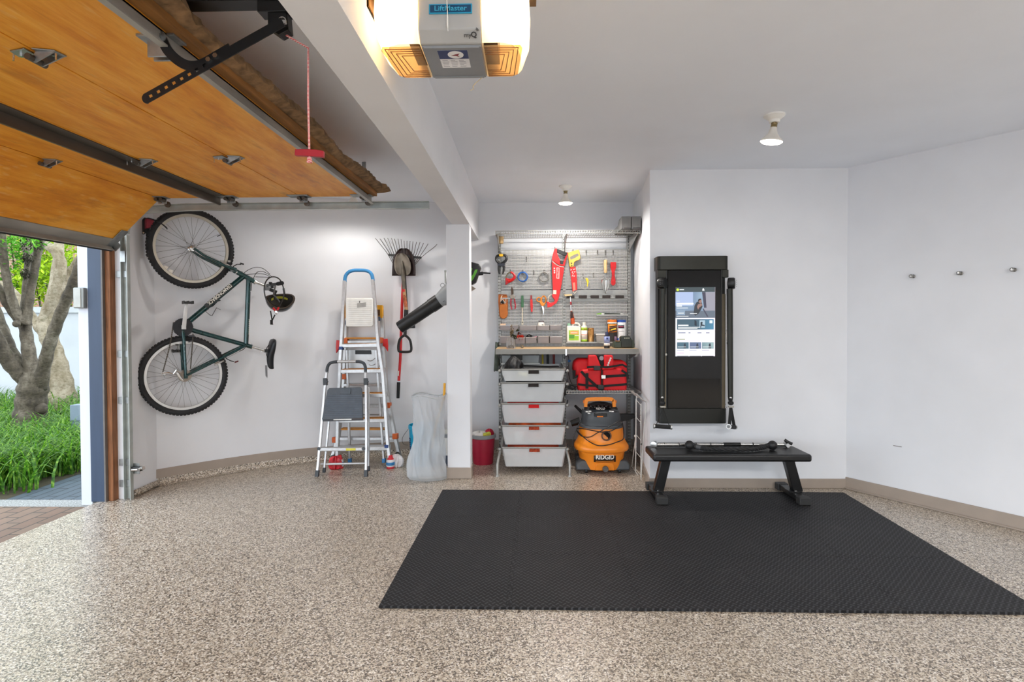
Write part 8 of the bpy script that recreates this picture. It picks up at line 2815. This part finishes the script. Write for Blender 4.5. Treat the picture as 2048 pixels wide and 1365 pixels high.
MB().ball(at(33, 648, 6.5), (0.038, 0.045, 0.042), 12, 8).build('cut_stub', bark1, t1)
moss = pm('dark moss', '#2f2d1c', 0.95, var=0.5, scale=50)
for k, (x, y, r) in enumerate(((54, 490, 0.075), (55, 520, 0.06), (52, 548, 0.05), (79, 488, 0.07), (98, 500, 0.06), (110, 545, 0.05), (104, 583, 0.045), (148, 560, 0.04))):
    leaves(at(x, y, 6.5 if x < 90 else 8.3), r, 150, 0.02, 'moss_clump', moss, t1 if x < 90 else None, 1.3, 40 + k) if x < 90 else None
MB().ball(at(82, 818, 6.58), (0.065, 0.075, 0.07), 12, 8).build('burl', bark1, t1)

t2 = tree('garden_tree', 'pale buff barked tree by the white garden wall, behind the nearest tree', 8.4, [
    ([(126, 822, 34), (123, 790, 27), (118, 745, 21), (108, 705, 18), (96, 672, 17), (86, 648, 17)], 0),
    ([(84, 660, 14), (92, 630, 12), (103, 603, 12), (114, 570, 12), (121, 535, 12), (116, 510, 11), (104, 497, 10), (88, 489, 9)], 0.0),
    ([(90, 655, 13), (104, 635, 12), (115, 605, 11), (126, 572, 10), (136, 550, 10), (152, 530, 9), (178, 480, 8), (195, 390, 6)], 0.3),
    ([(100, 600, 8), (112, 540, 9), (118, 490, 10), (116, 440, 10)], 0.9),
    ([(80, 660, 10), (68, 640, 9), (40, 600, 9), (10, 575, 10), (-20, 560, 10), (-70, 500, 9), (-110, 400, 7)], 0.4)], bark2, (124, 812))

# garden leaves on the limbs and shrubs behind the garden wall
def leaf_cloud(name, label, cat, spots, n, size, mat, seed, group=None, stem_to=None):
    rr = random.Random(seed)
    c0 = V3((0, 0, 0))
    m = MB()
    for (c, r) in spots:
        c0 += V3(c) / len(spots)
    for _ in range(n):
        c, r = rr.choice(spots)
        d = V3((rr.gauss(0, 1), rr.gauss(0, 1), rr.gauss(0, 1))).normalized() * (rr.random() ** 0.45)
        p = V3(c) + V3((d.x * r[0], d.y * r[1], d.z * r[2]))
        a = V3((rr.gauss(0, 1), rr.gauss(0, 1), rr.gauss(0, 0.5))).normalized()
        b, _c = perp(a)
        s = size * rr.uniform(0.6, 1.3)
        m.add([p - a * s, p + b * s * 0.45, p + a * s, p - b * s * 0.45], [(0, 1, 2, 3)])
    return m, c0


def leafy(name, c):
    t = NT(name)
    v = t.co()
    n = t.noise(v, 28 if 'grass' in name else 9, 3)
    col = t.ramp(n, [(0.3, lin(c[0])), (0.5, lin(c[1])), (0.7, lin(c[2]))])
    tb = t.node('ShaderNodeBsdfTranslucent')
    t.link(col, tb.inputs['Color'])
    t.set(color=col, rough=0.55)
    mx = t.node('ShaderNodeMixShader')
    mx.inputs[0].default_value = 0.45
    t.link(t.b.outputs[0], mx.inputs[1])
    t.link(tb.outputs[0], mx.inputs[2])
    t.link(mx.outputs[0], t.out.inputs['Surface'])
    return t.m


lime = leafy('lime green leaves', ('#6f9a1c', '#a9c828', '#d3e04a'))
mid = leafy('mid green leaves', ('#3c7a1e', '#5fa52c', '#8fca3e'))
for (nm, lab, spots, n, size, mt, seed, px0, Y0) in (
        ('garden_shrub', 'lime green shrub rising above the garden wall between the two tree forks', [((78, 590), 0.55), ((92, 560), 0.5), ((70, 560), 0.45)], 1500, 0.055, lime, 21, 82, 10.4),
        ('garden_shrub', 'yellow green shrub above the garden wall next to the white door casing', [((138, 500), 0.5), ((150, 560), 0.5), ((140, 540), 0.45), ((120, 480), 0.4)], 1500, 0.05, lime, 22, 140, 10.6),
        ('garden_shrub', 'mid green shrub above the garden wall behind the left limbs', [((32, 500), 0.5), ((28, 540), 0.5), ((20, 470), 0.5), ((36, 560), 0.35)], 1500, 0.055, mid, 23, 28, 10.6),
        ('garden_shrub', 'mixed green shrub filling the top of the doorway view', [((90, 470), 0.5), ((70, 500), 0.4), ((100, 520), 0.45)], 1300, 0.05, lime, 24, 90, 11.2)):
    sp_ = [(at(x, y, Y0), (r, r * 0.6, r)) for (x, y), r in spots]
    t = thing(nm, lab, 'shrub', at(px0, 600, Y0), 'shrubs behind the garden wall')
    m, c0 = leaf_cloud(nm, lab, 'shrub', sp_, n, size, mt, seed)
    m.build('foliage', mt, t, smooth=False)
    m = MB()
    for k, (c, r) in enumerate(sp_):
        b0 = at(px0, 640, Y0)
        b0.z = -0.05
        m.tube([b0, (b0 + c) / 2 + V3((0.1, 0.05, 0)), c], [0.03, 0.02, 0.008], 7)
    m.build('stems', bark1, t)
m, c0 = leaf_cloud('x', '', '', [(at(40, 480, 6.4), (0.35, 0.3, 0.14)), (at(20, 500, 6.4), (0.2, 0.2, 0.2)), (at(60, 476, 6.3), (0.2, 0.2, 0.12))], 260, 0.035, mid, 31)
m.build('leaves', mid, t1, smooth=False)
for tt, X0, Y0_, sd in ((t1, -6.3, 6.4, 51), (t2, -7.2, 8.6, 52)):
    m, c0 = leaf_cloud('x', '', '', [(V3((X0 + dx, Y0_ + dy, 4.0 + dz)), (1.1, 0.9, 0.7)) for dx, dy, dz in ((0, 0, 0.5), (-1.3, 0.2, 0.2), (1.2, 0.3, 0.3), (0.2, -0.9, 0.0), (-0.6, 0.9, 0.6))], 2600, 0.06, mid, sd)
    m.build('crown', mid, tt, smooth=False)

brick = paver_material('brown brick wall', ('#8a6350', '#9c7560', '#715140'), 0.22, 0.075, '#a09488', 0.0)
b0, b1 = at(-60, 640, 15.0), at(175, 440, 15.0)
hs = thing('brick_house', 'brown brick house glimpsed through the branches beyond the garden wall', 'house', (b0.x / 2 + b1.x / 2, 15.5, -0.05))
bw = NT('brown brick facing')
br_ = bw.node('ShaderNodeTexBrick')
bw.link(bw.co((1, 1, 1), (math.radians(-90), 0, 0)), br_.inputs['Vector'])
br_.inputs['Scale'].default_value = 1
br_.inputs['Brick Width'].default_value = 0.22
br_.inputs['Row Height'].default_value = 0.075
br_.inputs['Mortar Size'].default_value = 0.006
for k_, c_ in (('Color1', '#8a6350'), ('Color2', '#9c7560'), ('Mortar', '#a69a8d')):
    br_.inputs[k_].default_value = (*lin(c_), 1)
bw.set(color=br_.outputs['Color'], rough=0.85)
MB().box(b0.x - 1, at(150, 500, 15).x, 15.0, 15.6, -0.05, 4.2).build('brick_wall', bw.m, hs)
MB().prism([(b0.x - 1.3, 14.6, 4.2), (at(150, 500, 15).x + 0.3, 14.6, 4.2), (at(150, 500, 15).x + 0.3, 15.8, 5.2), (b0.x - 1.3, 15.8, 5.2)], (0, 0, 0.1)).build('eaves', pm('brown roof tile', '#5a463c', 0.85, var=0.3), hs)
wx = at(112, 545, 14.98)
MB().box(wx.x - 0.45, wx.x + 0.45, 14.97, 15.0, wx.z - 0.5, wx.z + 0.4).build('window', pm('dark window', '#2a2826', 0.2), hs)

# low grey post in the planting
p = at(151, 866, 6.2)
t = thing('path_light', 'square slate grey path light post in the long grass by the door casing', 'path light', (p.x, 6.2, -0.03))
ztop = at(151, 810, 6.2).z
MB().box(p.x - 0.035, p.x + 0.06, 6.17, 6.27, -0.03, ztop).build('post', pm('slate grey post', '#6d7c88', 0.5, var=0.06), t, bevel=0.004)
MB().box(p.x - 0.037, p.x + 0.062, 6.168, 6.272, ztop - 0.18, ztop - 0.172).build('post_seam', pm('dark post seam', '#46525c', 0.6), t)

# long strappy grass
gr = MB()
rr = random.Random(5)


def blade(x, y, h, lean, az, w):
    dx, dy = math.cos(az), math.sin(az)
    px, py = -dy, dx
    pts = []
    N = 4
    for i in range(N + 1):
        f = i / N
        hh = h * (f - 0.42 * lean * f * f * f)
        rr_ = h * lean * 0.85 * f * f
        ww = w * (1 - f) ** 0.6
        c = V3((x + dx * rr_, y + dy * rr_, -0.03 + hh))
        pts.append((c - V3((px, py, 0)) * ww, c + V3((px, py, 0)) * ww))
    vs = [q for p_ in pts for q in p_]
    fs = [(2 * i, 2 * i + 1, 2 * i + 3, 2 * i + 2) for i in range(N)]
    gr.add(vs, fs)


for _ in range(980):
    y = 4.45 + (9.1 - 4.45) * rr.random() ** 0.9
    xl, xr = -4.04, max(-12.0, -1.02 * y - 2.2)
    x = rr.uniform(xr, xl)
    if (x + 5.75) ** 2 + (y - 6.6) ** 2 < 0.10:
        continue
    nb = 15 if y < 7 else 10
    for k in range(nb):
        blade(x + rr.gauss(0, 0.05), y + rr.gauss(0, 0.05), rr.uniform(0.26, 0.54), rr.uniform(0.5, 1.3), rr.uniform(0, 2 * math.pi), rr.uniform(0.007, 0.012))
g = gr.build('grass', leafy('strappy grass green', ('#1f430c', '#4a7f1c', '#97bb45')), smooth=False, kind='stuff')
tag(g, 'long arching green grass growing under the garden trees', 'grass', None, 'stuff')
